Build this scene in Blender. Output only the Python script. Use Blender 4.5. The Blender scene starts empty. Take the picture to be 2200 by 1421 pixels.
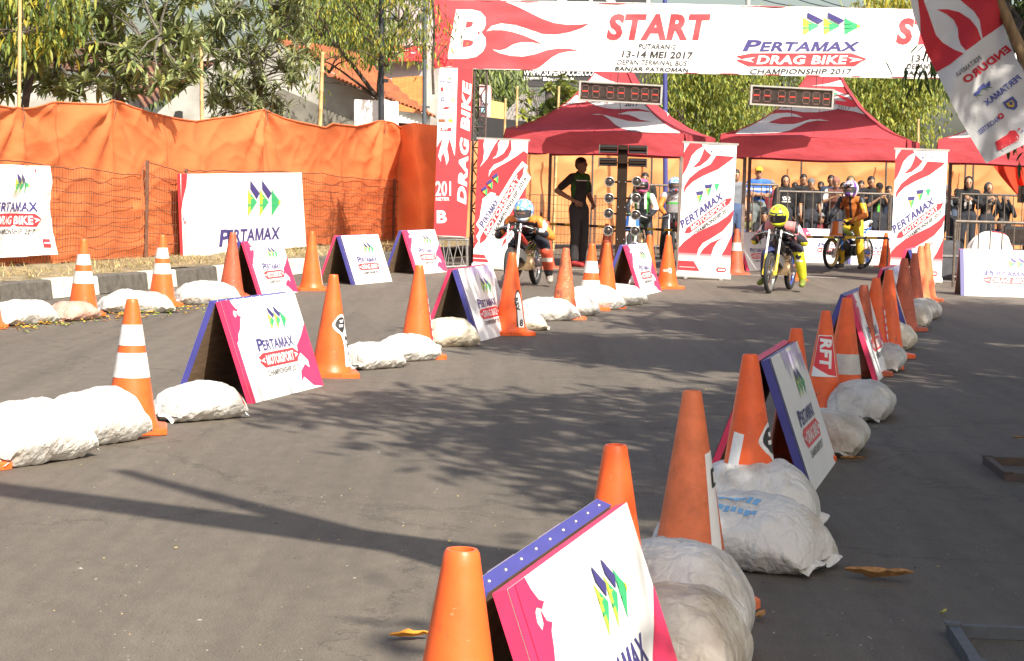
import bpy, bmesh, math, random
from mathutils import Vector, Matrix, Euler, noise
from mathutils.geometry import tessellate_polygon
random.seed(11)
R = math.radians
SC = bpy.context.scene
COL = SC.collection
# ------------------------------------------------------------------ camera
F, CX, CY, HC = 4500.0, 1100.0, 710.5, 1.38
ROLL = R(1.5); PITCH = math.atan(329.5 / F)
cd = bpy.data.cameras.new("camera"); cam = bpy.data.objects.new("camera", cd); COL.objects.link(cam)
cd.lens = 36 * F / 2200; cd.sensor_width = 36; cd.sensor_fit = 'HORIZONTAL'; cd.clip_end = 2000; cd.clip_start = .1
CR = (Matrix.Rotation(math.pi / 2 - PITCH, 3, 'X') @ Matrix.Rotation(ROLL, 3, 'Z'))
cam.matrix_world = Matrix.Translation((0, 0, HC)) @ CR.to_4x4()
SC.camera = cam
CAMP = Vector((0, 0, HC))
# ------------------------------------------------------------------ sky, sun, exposure
SUN_EL, SUN_AZ = R(42), R(151)          # azimuth from +Y clockwise: behind the camera, to the right
SUND = Vector((math.sin(SUN_AZ) * math.cos(SUN_EL), math.cos(SUN_AZ) * math.cos(SUN_EL), math.sin(SUN_EL)))
w = bpy.data.worlds.new("World"); SC.world = w; w.use_nodes = True
nt = w.node_tree; bg = nt.nodes["Background"]; sk = nt.nodes.new("ShaderNodeTexSky")
sk.sky_type = 'NISHITA'; sk.sun_disc = False; sk.sun_elevation = SUN_EL; sk.sun_rotation = SUN_AZ
sk.air_density = 1.2; sk.dust_density = 4.0; sk.ozone_density = 1.0
nt.links.new(sk.outputs[0], bg.inputs[0]); bg.inputs[1].default_value = .10
sl = bpy.data.lights.new("sun", 'SUN'); sl.energy = 4.6; sl.angle = R(.55); sl.color = (1, .93, .81)
so = bpy.data.objects.new("sun", sl); COL.objects.link(so)
so.rotation_euler = (-SUND).to_track_quat('-Z', 'Y').to_euler()
SC.view_settings.view_transform = 'Standard'; SC.view_settings.look = 'None'
SC.view_settings.exposure = 1.05; SC.view_settings.gamma = 1
# ------------------------------------------------------------------ pixel <-> world
def ray(px, py):
    return (CR @ Vector(((px - CX) / F, -(py - CY) / F, -1))).normalized()
def G(px, py, z=0.0):
    d = ray(px, py); return CAMP + d * ((z - HC) / d.z)
def at(px, py, Y):
    d = ray(px, py); return CAMP + d * (Y / d.y)
def hit(px, py, P, n):
    d = ray(px, py); return CAMP + d * ((P - CAMP).dot(n) / d.dot(n))
def proj(P):
    q = CR.transposed() @ (P - CAMP); return CX - q.x / q.z * F, CY + q.y / q.z * F
# ------------------------------------------------------------------ materials
MATS = {}
def new_mat(name):
    m = bpy.data.materials.new(name); m.use_nodes = True
    return m, m.node_tree, m.node_tree.nodes["Principled BSDF"]
def M(name, col=None, rough=.6, var=.0, scale=6., bump=0., metal=0., col2=None, trans=0., bscale=None, spec=.5, coat=0., stretch=None, lo=.35, hi=.65):
    if name in MATS: return MATS[name]
    m, t, p = new_mat(name)
    p.inputs['Roughness'].default_value = rough; p.inputs['Metallic'].default_value = metal
    p.inputs['Specular IOR Level'].default_value = spec
    if coat: p.inputs['Coat Weight'].default_value = coat
    c = (*col, 1); p.inputs['Base Color'].default_value = c
    tc = None
    if var or col2 or bump:
        tc = t.nodes.new("ShaderNodeTexCoord"); src = tc.outputs['Object']
        if stretch:
            mp = t.nodes.new("ShaderNodeMapping"); mp.inputs['Scale'].default_value = stretch
            t.links.new(src, mp.inputs[0]); src = mp.outputs[0]
    if var or col2:
        n = t.nodes.new("ShaderNodeTexNoise"); n.inputs['Scale'].default_value = scale; n.inputs['Detail'].default_value = 6; n.inputs['Roughness'].default_value = .62
        t.links.new(src, n.inputs['Vector'])
        r = t.nodes.new("ShaderNodeValToRGB"); t.links.new(n.outputs['Fac'], r.inputs[0])
        a = col2 if col2 else tuple(x * (1 - var) for x in col)
        b = col if col2 else tuple(min(1, x * (1 + var * .6)) for x in col)
        r.color_ramp.elements[0].color = (*a, 1); r.color_ramp.elements[1].color = (*b, 1)
        r.color_ramp.elements[0].position = lo; r.color_ramp.elements[1].position = hi
        t.links.new(r.outputs[0], p.inputs['Base Color'])
    if bump:
        n2 = t.nodes.new("ShaderNodeTexNoise"); n2.inputs['Scale'].default_value = bscale or scale * 4; n2.inputs['Detail'].default_value = 4
        t.links.new(src, n2.inputs['Vector'])
        bn = t.nodes.new("ShaderNodeBump"); bn.inputs['Strength'].default_value = bump; bn.inputs['Distance'].default_value = .02
        t.links.new(n2.outputs['Fac'], bn.inputs['Height']); t.links.new(bn.outputs[0], p.inputs['Normal'])
    if trans:
        tr = t.nodes.new("ShaderNodeBsdfTranslucent"); mx = t.nodes.new("ShaderNodeMixShader"); mx.inputs[0].default_value = trans
        bc = p.inputs['Base Color']
        if bc.is_linked: t.links.new(bc.links[0].from_socket, tr.inputs[0])
        else: tr.inputs[0].default_value = c
        o = t.nodes["Material Output"]
        t.links.new(p.outputs[0], mx.inputs[1]); t.links.new(tr.outputs[0], mx.inputs[2]); t.links.new(mx.outputs[0], o.inputs[0])
    MATS[name] = m; return m
def asphalt():
    m, t, p = new_mat("asphalt"); N, L = t.nodes.new, t.links.new
    tc = N("ShaderNodeTexCoord")
    def noi(s, d, st=None, rough=.6):
        n = N("ShaderNodeTexNoise"); n.inputs['Scale'].default_value = s; n.inputs['Detail'].default_value = d; n.inputs['Roughness'].default_value = rough
        if st:
            mp = N("ShaderNodeMapping"); mp.inputs['Scale'].default_value = st; mp.inputs['Rotation'].default_value = (0, 0, R(15)); L(tc.outputs['Object'], mp.inputs[0]); L(mp.outputs[0], n.inputs[0])
        else: L(tc.outputs['Object'], n.inputs[0])
        return n
    big = noi(.5, 5, (1.6, .35, 1)); fine = noi(140, 3, rough=.8); mid = noi(9, 6, (1.3, .6, 1), .7); streak = noi(2.2, 4, (3, .12, 1))
    r = N("ShaderNodeValToRGB"); L(big.outputs[0], r.inputs[0])
    r.color_ramp.elements[0].position = .32; r.color_ramp.elements[1].position = .7
    r.color_ramp.elements[0].color = (.104, .088, .070, 1); r.color_ramp.elements[1].color = (.136, .115, .092, 1)
    def mul(a, n, lo, hi, p0=.3, p1=.7):
        mr = N("ShaderNodeMapRange"); mr.inputs[1].default_value = p0; mr.inputs[2].default_value = p1; mr.inputs[3].default_value = lo; mr.inputs[4].default_value = hi
        L(n.outputs[0], mr.inputs[0]); mx = N("ShaderNodeMix"); mx.data_type = 'RGBA'; mx.blend_type = 'MULTIPLY'; mx.inputs[0].default_value = 1
        L(a, mx.inputs[6]); L(mr.outputs[0], mx.inputs[7]); return mx.outputs[2]
    c = mul(r.outputs[0], fine, .55, 1.45); c = mul(c, mid, .86, 1.14); c = mul(c, streak, .9, 1.08)
    # pale scuffs and old patched seams
    vor = N("ShaderNodeTexNoise"); vor.inputs['Scale'].default_value = 1.3; vor.inputs['Detail'].default_value = 12; vor.inputs['Roughness'].default_value = .78
    mp = N("ShaderNodeMapping"); mp.inputs['Scale'].default_value = (.7, 2.2, 1); L(tc.outputs['Object'], mp.inputs[0]); L(mp.outputs[0], vor.inputs[0])
    mr = N("ShaderNodeMapRange"); mr.inputs[1].default_value = .67; mr.inputs[2].default_value = .76; mr.inputs[3].default_value = 0; mr.inputs[4].default_value = .35; L(vor.outputs[0], mr.inputs[0])
    mx = N("ShaderNodeMix"); mx.data_type = 'RGBA'; L(mr.outputs[0], mx.inputs[0]); L(c, mx.inputs[6]); mx.inputs[7].default_value = (.22, .2, .18, 1)
    c = mx.outputs[2]
    # long dark rubber and oil traces down the lanes, thin wandering cracks
    wv = N("ShaderNodeMapping"); wv.inputs['Rotation'].default_value = (0, 0, R(14)); wv.inputs['Scale'].default_value = (1.5, .05, 1); L(tc.outputs['Object'], wv.inputs[0])
    rb = N("ShaderNodeTexNoise"); rb.inputs['Scale'].default_value = 1.6; rb.inputs['Detail'].default_value = 7; rb.inputs['Roughness'].default_value = .7; L(wv.outputs[0], rb.inputs[0]); c = mul(c, rb, .88, 1.05, .36, .56)
    vo = N("ShaderNodeTexVoronoi"); vo.feature = 'DISTANCE_TO_EDGE'; vo.inputs['Scale'].default_value = .33; ns = noi(1.1, 8, rough=.75); av = N("ShaderNodeVectorMath"); av.operation = 'ADD'; sc = N("ShaderNodeVectorMath"); sc.operation = 'SCALE'; sc.inputs['Scale'].default_value = 1.1
    L(ns.outputs['Color'], sc.inputs[0]); L(tc.outputs['Object'], av.inputs[0]); L(sc.outputs[0], av.inputs[1]); L(av.outputs[0], vo.inputs['Vector']); c = mul(c, vo, .62, 1.0, .0, .006)
    sp = N("ShaderNodeTexVoronoi"); sp.inputs['Scale'].default_value = 55; L(tc.outputs['Object'], sp.inputs['Vector']); c = mul(c, sp, 1.5, 1.0, .04, .16)
    L(c, p.inputs['Base Color']); p.inputs['Roughness'].default_value = .82; p.inputs['Specular IOR Level'].default_value = .35
    b = N("ShaderNodeBump"); b.inputs['Strength'].default_value = .5; b.inputs['Distance'].default_value = .006; L(fine.outputs[0], b.inputs['Height']); L(b.outputs[0], p.inputs['Normal'])
    return m
def woven(name, col, dirt, lo=.38, hi=.62, sc=5):
    """white woven plastic sack cloth with ground-in dirt"""
    if name in MATS: return MATS[name]
    m = M(name, col, .62, col2=dirt, scale=sc, lo=lo, hi=hi); t = m.node_tree; p = t.nodes["Principled BSDF"]; N, L = t.nodes.new, t.links.new
    tc = N("ShaderNodeTexCoord"); wv = []
    for rot in (0, 90):
        mp = N("ShaderNodeMapping"); mp.inputs['Rotation'].default_value = (0, 0, R(rot)); L(tc.outputs['Object'], mp.inputs[0])
        a = N("ShaderNodeTexWave"); a.inputs['Scale'].default_value = 60; a.inputs['Distortion'].default_value = 1; L(mp.outputs[0], a.inputs[0]); wv.append(a)
    nz = N("ShaderNodeTexNoise"); nz.inputs['Scale'].default_value = 11; nz.inputs['Detail'].default_value = 5; L(tc.outputs['Object'], nz.inputs[0])
    ad = N("ShaderNodeMath"); ad.operation = 'ADD'; L(wv[0].outputs['Fac'], ad.inputs[0]); L(wv[1].outputs['Fac'], ad.inputs[1])
    m1 = N("ShaderNodeMath"); m1.operation = 'MULTIPLY'; m1.inputs[1].default_value = .02; L(ad.outputs[0], m1.inputs[0])
    a2 = N("ShaderNodeMath"); a2.operation = 'ADD'; L(m1.outputs[0], a2.inputs[0]); L(nz.outputs[0], a2.inputs[1])
    for sc_, st_, k_ in ((5, (1, 2.2, 1), 1.5), (8, (2.4, 1, 1), 1.0), (15, (1, 1, 1), .6)):      # pinched creases where the cloth folds
        mq = N("ShaderNodeMapping"); mq.inputs['Scale'].default_value = st_; mq.inputs['Rotation'].default_value = (0, 0, sc_); L(tc.outputs['Object'], mq.inputs[0])
        nq = N("ShaderNodeTexNoise"); nq.inputs['Scale'].default_value = sc_; nq.inputs['Detail'].default_value = 2; L(mq.outputs[0], nq.inputs[0])
        mr = N("ShaderNodeMath"); mr.operation = 'SUBTRACT'; mr.inputs[1].default_value = .5; L(nq.outputs[0], mr.inputs[0]); ma = N("ShaderNodeMath"); ma.operation = 'ABSOLUTE'; L(mr.outputs[0], ma.inputs[0])
        mm = N("ShaderNodeMath"); mm.operation = 'MINIMUM'; mm.inputs[1].default_value = .07; L(ma.outputs[0], mm.inputs[0]); mk = N("ShaderNodeMath"); mk.operation = 'MULTIPLY_ADD'; mk.inputs[1].default_value = 1.9 * k_; L(mm.outputs[0], mk.inputs[0]); L(a2.outputs[0], mk.inputs[2]); a2 = mk
    b = N("ShaderNodeBump"); b.inputs['Strength'].default_value = .6; b.inputs['Distance'].default_value = .03; L(a2.outputs[0], b.inputs['Height']); L(b.outputs[0], p.inputs['Normal'])
    return m
def cloth(name, col, trans=.25, var=.12, scale=3, bump=.35, bscale=5, rough=.75, stretch=None):
    return M(name, col, rough, var=var, scale=scale, bump=bump, bscale=bscale, trans=trans, stretch=stretch, spec=.25)
def scuff(m, col, lo, hi, scale, stretch=(1, 1, 1)):
    """wear marks: patches of another colour where a noise runs high"""
    t = m.node_tree; p = t.nodes["Principled BSDF"]; bc = p.inputs['Base Color']; N, L = t.nodes.new, t.links.new
    tc = N("ShaderNodeTexCoord"); mp = N("ShaderNodeMapping"); mp.inputs['Scale'].default_value = stretch; mp.inputs['Location'].default_value = (scale, 2 * scale, lo); n = N("ShaderNodeTexNoise"); n.inputs['Scale'].default_value = scale; n.inputs['Detail'].default_value = 8; n.inputs['Roughness'].default_value = .7
    L(tc.outputs['Object'], mp.inputs[0]); L(mp.outputs[0], n.inputs[0]); r = N("ShaderNodeMapRange"); r.inputs[1].default_value = lo; r.inputs[2].default_value = hi; r.inputs[4].default_value = .85; L(n.outputs[0], r.inputs[0])
    x = N("ShaderNodeMix"); x.data_type = 'RGBA'; L(r.outputs[0], x.inputs[0]); x.inputs[7].default_value = (*col, 1)
    if bc.is_linked: L(bc.links[0].from_socket, x.inputs[6])
    else: x.inputs[6].default_value = bc.default_value
    L(x.outputs[2], bc)
# printed inks and common colours (linear albedo)
WHITE = M("white_print", (.78, .77, .75), .5, var=.07, scale=2, bump=.25, bscale=4); INKRED = M("red_print", (.72, .035, .045), .5, var=.1, scale=3, bump=.25, bscale=4)
INKPINK = M("pink_print", (.72, .03, .11), .5, var=.1, scale=3, bump=.2, bscale=4); INKBLUE = M("blue_print", (.05, .042, .17), .5)
INKBLACK = M("black_print", (.03, .028, .028), .5); INKGREEN = M("green_print", (.04, .36, .14), .5); INKLIME = M("lime_print", (.36, .55, .06), .5)
INKYEL = M("yellow_print", (.75, .62, .05), .5); INKLP = M("pale_pink_print", (.78, .35, .36), .5); INKGREY = M("grey_print", (.22, .21, .22), .5)
STEEL = M("dark_steel", (.09, .075, .065), .55, var=.3, scale=30, metal=.2); ZINC = M("grey_steel", (.32, .31, .30), .45, var=.2, scale=20, metal=.5)
CHROME = M("chrome", (.75, .75, .76), .18, metal=1.0); BLACK = M("black_plastic", (.018, .018, .02), .5, var=.2, scale=9); RUBBER = M("rubber", (.02, .02, .02), .85, var=.3, scale=15)
# ------------------------------------------------------------------ mesh builder
class MB:
    def __init__(s): s.v = []; s.f = []; s.m = []; s.mats = []; s.X = None
    def mi(s, mat):
        if mat not in s.mats: s.mats.append(mat)
        return s.mats.index(mat)
    def add(s, vs, fs, mat):
        o = len(s.v); k = s.mi(mat)
        s.v += [tuple(s.X @ Vector(v)) for v in vs] if s.X else [tuple(v) for v in vs]
        for f in fs: s.f.append([i + o for i in f]); s.m.append(k)
    def box(s, c, d, mat, rot=None, taper=1.0):
        x, y, z = (a / 2 for a in d); vs = []
        for sz in (-1, 1):
            k = taper if sz > 0 else 1
            for sx, sy in ((-1, -1), (1, -1), (1, 1), (-1, 1)): vs.append(Vector((sx * x * k, sy * y * k, sz * z)))
        if rot: vs = [rot @ v for v in vs]
        c = Vector(c)
        s.add([v + c for v in vs], [(3, 2, 1, 0), (4, 5, 6, 7), (0, 1, 5, 4), (1, 2, 6, 5), (2, 3, 7, 6), (3, 0, 4, 7)], mat)
    def beam(s, a, b, wd, th, mat, up=(0, 0, 1)):
        a, b = Vector(a), Vector(b); d = b - a; L = d.length; z = d.normalized(); u = Vector(up)
        if abs(z.dot(u)) > .98: u = Vector((0, 1, 0))
        x = u.cross(z).normalized(); y = z.cross(x)
        s.box((a + b) / 2, (wd, th, L), mat, Matrix((x, y, z)).transposed())
    def path(s, pts, rad, mat, n=8, cap=True, closed=False, flat=1.0):
        pts = [Vector(p) for p in pts]; k = len(pts); rr = rad if isinstance(rad, (list, tuple)) else [rad] * k
        vs = []; fs = []; prev = None
        for i, p in enumerate(pts):
            t = (pts[(i + 1) % k] - pts[i - 1]) if closed else (pts[min(i + 1, k - 1)] - pts[max(i - 1, 0)])
            t.normalize()
            if prev is None:
                a = Vector((0, 0, 1)) if abs(t.z) < .9 else Vector((1, 0, 0)); x = a.cross(t).normalized()
            else: x = (prev - t * prev.dot(t)).normalized()
            prev = x; y = t.cross(x)
            for j in range(n):
                an = 2 * math.pi * j / n; vs.append(p + x * (math.cos(an) * rr[i]) + y * (math.sin(an) * rr[i] * flat))
        for i in range(k if closed else k - 1):
            i2 = (i + 1) % k
            for j in range(n): fs.append((i * n + j, i * n + (j + 1) % n, i2 * n + (j + 1) % n, i2 * n + j))
        if cap and not closed: fs += [tuple(range(n))[::-1], tuple((k - 1) * n + j for j in range(n))]
        s.add(vs, fs, mat)
    def lathe(s, prof, mat, n=24, c=(0, 0, 0), rot=None, capb=True, capt=True):
        vs = []; fs = []; c = Vector(c)
        for r, z in prof:
            for j in range(n):
                a = 2 * math.pi * j / n; v = Vector((r * math.cos(a), r * math.sin(a), z)); vs.append((rot @ v if rot else v) + c)
        for i in range(len(prof) - 1):
            for j in range(n): fs.append((i * n + j, i * n + (j + 1) % n, (i + 1) * n + (j + 1) % n, (i + 1) * n + j))
        if capb: fs.append(tuple(range(n))[::-1])
        if capt: fs.append(tuple((len(prof) - 1) * n + j for j in range(n)))
        s.add(vs, fs, mat)
    def ell(s, c, r, mat, rot=None, n=14, m=9):
        vs = []; fs = []; c = Vector(c)
        if not isinstance(r, (tuple, list)): r = (r, r, r)
        P = [(0, 0, -1)] + [(math.cos(-math.pi / 2 + math.pi * i / m) * math.cos(2 * math.pi * j / n), math.cos(-math.pi / 2 + math.pi * i / m) * math.sin(2 * math.pi * j / n), math.sin(-math.pi / 2 + math.pi * i / m)) for i in range(1, m) for j in range(n)] + [(0, 0, 1)]
        for q in P:
            v = Vector((q[0] * r[0], q[1] * r[1], q[2] * r[2])); vs.append((rot @ v if rot else v) + c)
        for j in range(n): fs.append((0, 1 + (j + 1) % n, 1 + j))
        for i in range(m - 2):
            for j in range(n): fs.append((1 + i * n + j, 1 + i * n + (j + 1) % n, 1 + (i + 1) * n + (j + 1) % n, 1 + (i + 1) * n + j))
        b = 1 + (m - 2) * n; top = len(P) - 1
        for j in range(n): fs.append((b + j, b + (j + 1) % n, top))
        s.add(vs, fs, mat)
    def cap(s, a, b, r0, r1, mat, n=12, fl=1.0, xd=None):
        """tapered capsule; fl squashes the cross-section across xd"""
        a, b = Vector(a), Vector(b); t = (b - a); L = t.length or 1e-5; t = t / L
        h = Vector(xd) if xd else (Vector((1, 0, 0)) if abs(t.x) < .9 else Vector((0, 1, 0)))
        x = (h - t * h.dot(t)).normalized(); y = t.cross(x); vs = [a - t * r0 * min(1, fl + .2)]; fs = []; prof = []
        for i in (-60, -30): prof.append((r0 * math.cos(R(i)), r0 * math.sin(R(i)) * min(1, fl + .2), a))
        for i in range(5): k = i / 4; prof.append((r0 + (r1 - r0) * k, 0, a + t * L * k))
        for i in (30, 60): prof.append((r1 * math.cos(R(i)), r1 * math.sin(R(i)) * min(1, fl + .2), b))
        for r, z, c in prof:
            for j in range(n):
                an = 2 * math.pi * j / n; vs.append(c + t * z + x * (math.cos(an) * r) + y * (math.sin(an) * r * fl))
        vs.append(b + t * r1 * min(1, fl + .2)); m = len(prof)
        for j in range(n): fs.append((0, 1 + (j + 1) % n, 1 + j))
        for i in range(m - 1):
            for j in range(n): fs.append((1 + i * n + j, 1 + i * n + (j + 1) % n, 1 + (i + 1) * n + (j + 1) % n, 1 + (i + 1) * n + j))
        for j in range(n): fs.append((1 + (m - 1) * n + j, 1 + (m - 1) * n + (j + 1) % n, len(vs) - 1))
        s.add(vs, fs, mat)
    def grid(s, fn, nu, nv, mat, matfn=None):
        vs = [fn(i / nu, j / nv) for j in range(nv + 1) for i in range(nu + 1)]
        if matfn is None:
            s.add(vs, [(j * (nu + 1) + i, j * (nu + 1) + i + 1, (j + 1) * (nu + 1) + i + 1, (j + 1) * (nu + 1) + i) for j in range(nv) for i in range(nu)], mat); return
        o = len(s.v); s.v += [tuple(v) for v in vs]
        for j in range(nv):
            for i in range(nu):
                s.f.append([o + q for q in (j * (nu + 1) + i, j * (nu + 1) + i + 1, (j + 1) * (nu + 1) + i + 1, (j + 1) * (nu + 1) + i)]); s.m.append(s.mi(matfn((i + .5) / nu, (j + .5) / nv)))
    def mesh(s, name, smooth=True, angle=40):
        me = bpy.data.meshes.new(name); me.from_pydata(s.v, [], s.f)
        for m in s.mats: me.materials.append(m)
        me.polygons.foreach_set('material_index', s.m)
        if smooth:
            me.polygons.foreach_set('use_smooth', [True] * len(s.f)); me.set_sharp_from_angle(angle=R(angle))
        me.update(); return me
    def build(s, name, parent=None, smooth=True, angle=40, loc=None):
        o = bpy.data.objects.new(name, s.mesh(name, smooth, angle)); COL.objects.link(o)
        if parent: o.parent = parent
        if loc is not None: o.location = loc
        return o
def tag(o, label=None, cat=None, group=None, kind=None):
    if label: o['label'] = label
    if cat: o['category'] = cat
    if group: o['group'] = group
    if kind: o['kind'] = kind
    return o
def thing(name, label, cat, loc=(0, 0, 0), rz=0, group=None, rot=None, scale=None):
    o = bpy.data.objects.new(name, None); o.empty_display_size = .1; COL.objects.link(o); o.location = loc
    o.rotation_euler = rot if rot else (0, 0, rz)
    if scale: o.scale = scale
    return tag(o, label, cat, group)
def dup(o, loc=None, rz=None, label=None, parent=None):
    c = o.copy(); COL.objects.link(c)
    if parent: c.parent = parent
    for ch in list(o.children): dup(ch, parent=c)
    if loc is not None: c.location = loc
    if rz is not None: c.rotation_euler = (0, 0, rz)
    if label: c['label'] = label
    return c
def modmesh(mb, name, mods, smooth=True):
    """a mesh run through modifiers (voxel remesh joins the pieces into one continuous surface)"""
    me = mb.mesh(name, False); o = bpy.data.objects.new("tmp", me); COL.objects.link(o)
    for typ, kw in mods:
        md = o.modifiers.new(typ, typ)
        for k, v in kw.items(): setattr(md, k, v)
    dg = bpy.context.evaluated_depsgraph_get(); r = bpy.data.meshes.new_from_object(o.evaluated_get(dg))
    bpy.data.objects.remove(o); bpy.data.meshes.remove(me); r.name = name
    if smooth: r.polygons.foreach_set('use_smooth', [True] * len(r.polygons))
    return r
def remesh(mb, name, vox=.014, it=4):
    return modmesh(mb, name, [('REMESH', dict(mode='VOXEL', voxel_size=vox)), ('SMOOTH', dict(factor=.5, iterations=it))])
def link(me, name, parent=None, loc=None):
    o = bpy.data.objects.new(name, me); COL.objects.link(o)
    if parent: o.parent = parent
    if loc is not None: o.location = loc
    return o
# ------------------------------------------------------------------ flat artwork: polygons and lettering
TXT = {}
RAW = {}
def raw2d(st, bold, shear):
    key = (st, bold, shear)
    if key not in RAW:
        cu = bpy.data.curves.new("t", 'FONT'); cu.body = st; cu.offset = bold; cu.shear = shear; cu.resolution_u = 3; cu.fill_mode = 'FRONT'
        cu.space_character = 1 + bold * 1.8
        o = bpy.data.objects.new("t", cu); COL.objects.link(o)
        me = bpy.data.meshes.new_from_object(o.evaluated_get(bpy.context.evaluated_depsgraph_get()))
        bpy.data.objects.remove(o); bpy.data.curves.remove(cu)
        RAW[key] = ([(v.co.x, v.co.y) for v in me.vertices], [tuple(p.vertices) for p in me.polygons]); bpy.data.meshes.remove(me)
    return RAW[key]
def text2d(st, bold, shear):
    """lettering outlines; the letter M gets strokes that meet at the baseline so that it stays readable when small"""
    key = (st, bold, shear)
    if key not in TXT:
        V0 = [p for p in raw2d('I', bold, 0)[0]]; lsb = min(p[0] for p in V0); sw = max(p[0] for p in V0) - lsb; b0 = min(p[1] for p in V0); h = max(p[1] for p in V0)
        def adv(pre):
            if not pre: return 0.
            q = raw2d(pre + 'I', bold, 0)[0]; return max(p[0] for p in q) - sw - lsb
        vs, fs = [], []; pos = 0
        for k, seg in enumerate(st.split('M')):
            if k:
                x0 = adv(st[:pos]) + lsb * .8; x1 = adv(st[:pos + 1]) - lsb * .8; W_ = x1 - x0; g = min(sw, W_ * .24); pos += 1
                P = [(0, 0), (0, 1), (1.25 * g, 1), (W_ / 2, .36), (W_ - 1.25 * g, 1), (W_, 1), (W_, 0), (W_ - g, 0), (W_ - g, .60), (W_ / 2 + .42 * g, .02), (W_ / 2 - .42 * g, .02), (g, .60), (g, 0)]
                P = [(x0 + a, b0 + b * (h - b0)) for a, b in P]; o = len(vs); fs += [tuple(i + o for i in t) for t in tessellate_polygon([[Vector((a, b, 0)) for a, b in P]])]; vs += [(a + shear * b, b) for a, b in P]
            if seg.strip():
                x0 = adv(st[:pos]); q, f = raw2d(seg, bold, shear); o = len(vs); vs += [(a + x0, b) for a, b in q]; fs += [tuple(i + o for i in t) for t in f]
            pos += len(seg)
        x0 = min(a for a, b in vs); x1 = max(a for a, b in vs); y0 = min(b for a, b in vs); y1 = max(b for a, b in vs)
        TXT[key] = ([((a - x0) / (x1 - x0), (b - y0) / (y1 - y0)) for a, b in vs], fs, (x1 - x0) / (y1 - y0))
    return TXT[key]
def smooth_poly(pts, k=4):
    n = len(pts); out = []
    for i in range(n):
        p0, p1, p2, p3 = (pts[(i + j - 1) % n] for j in range(4))
        for s in range(k):
            t = s / k
            out.append(tuple(.5 * (2 * p1[c] + (p2[c] - p0[c]) * t + (2 * p0[c] - 5 * p1[c] + 4 * p2[c] - p3[c]) * t * t + (3 * p1[c] - p0[c] - 3 * p2[c] + p3[c]) * t ** 3) for c in (0, 1)))
    return out
class Art:
    """v points down, like a sheet seen from its printed side"""
    def __init__(s): s.it = []; s.T = lambda u, v: (u, v)
    def raw(s, vs, fs, mat, layer): s.it.append(([s.T(*p) for p in vs], fs, mat, layer))
    def poly(s, pts, mat, layer=1, smooth=0):
        if smooth: pts = smooth_poly(pts, smooth)
        fs = [tuple(t) for t in tessellate_polygon([[Vector((a, b, 0)) for a, b in pts]])]
        s.raw(pts, fs, mat, layer)
    def rect(s, x0, y0, x1, y1, mat, layer=1): s.raw([(x0, y0), (x1, y0), (x1, y1), (x0, y1)], [(0, 1, 2, 3)], mat, layer)
    def pill(s, x0, y0, x1, y1, mat, layer=1):
        h = (y1 - y0); s.poly([(x0, y0 + h * .5), (x0 + h * .55, y0 + h * .08), (x0 + h * .9, y0), (x1 - h * .9, y0), (x1 - h * .55, y0 + h * .08), (x1, y0 + h * .5), (x1 - h * .55, y1 - h * .08), (x1 - h * .9, y1), (x0 + h * .9, y1), (x0 + h * .55, y1 - h * .08)], mat, layer)
    def text(s, st, x0, y0, x1, y1, mat, bold=.02, shear=0., layer=2, ang=0.):
        vs, fs, asp = text2d(st, bold, shear); ca, sa = math.cos(ang), math.sin(ang)
        o = []
        for a, b in vs:
            u, v = a * (x1 - x0), (1 - b) * (y1 - y0); o.append((x0 + u * ca + v * sa, y0 - u * sa + v * ca))
        s.raw(o, fs, mat, layer)
    def emit(s, mb, mapf, maxlen=None, lay=.003):
        for vs, fs, mat, la in s.it:
            if maxlen:
                tv = []; tf = []
                def split(a, b, c, d=0):
                    e = [math.dist(a, b), math.dist(b, c), math.dist(c, a)]; k = e.index(max(e))
                    if e[k] < maxlen or d > 8: tf.append((len(tv), len(tv) + 1, len(tv) + 2)); tv.extend((a, b, c)); return
                    if k == 1: a, b, c = b, c, a
                    elif k == 2: a, b, c = c, a, b
                    m = ((a[0] + b[0]) / 2, (a[1] + b[1]) / 2); split(a, m, c, d + 1); split(m, b, c, d + 1)
                for f in fs:
                    for i in range(1, len(f) - 1): split(vs[f[0]], vs[f[i]], vs[f[i + 1]])
                vs, fs = tv, tf
            mb.add([mapf(u, v, la * lay) for u, v in vs], fs, mat)
def arrows(a, x, y, wd, ht, L=2):
    """three arrow heads, two with a blue wing"""
    X = lambda p: x + p / 370 * wd; Y = lambda q: y + q / 143 * ht
    for i, o in enumerate((0, 132, 265)):
        a.poly([(X(o), Y(33)), (X(o + 34), Y(52)), (X(o + 34), Y(122)), (X(o), Y(142))], (INKLIME, INKLIME, INKGREEN)[i], L)
        a.poly([(X(o + 34), Y(52)), (X(o + 105), Y(84)), (X(o + 34), Y(122))], INKGREEN, L)
        a.poly([(X(o), Y(60)), (X(o + 55), Y(70)), (X(o), Y(76))], INKYEL if i < 2 else INKGREEN, L + 1)
        a.poly([(X(o), Y(92)), (X(o + 60), Y(96)), (X(o), Y(101))], INKGREEN, L + 1)
        if i == 2: a.poly([(X(o + 80), Y(73)), (X(o + 105), Y(84)), (X(o + 80), Y(97))], INKYEL, L + 1)
        if i < 2: a.poly([(X(o + 26), Y(0)), (X(o + 27), Y(33)), (X(o + 98), Y(73)), (X(o + 132), Y(50))], INKBLUE, L + 1)
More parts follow.
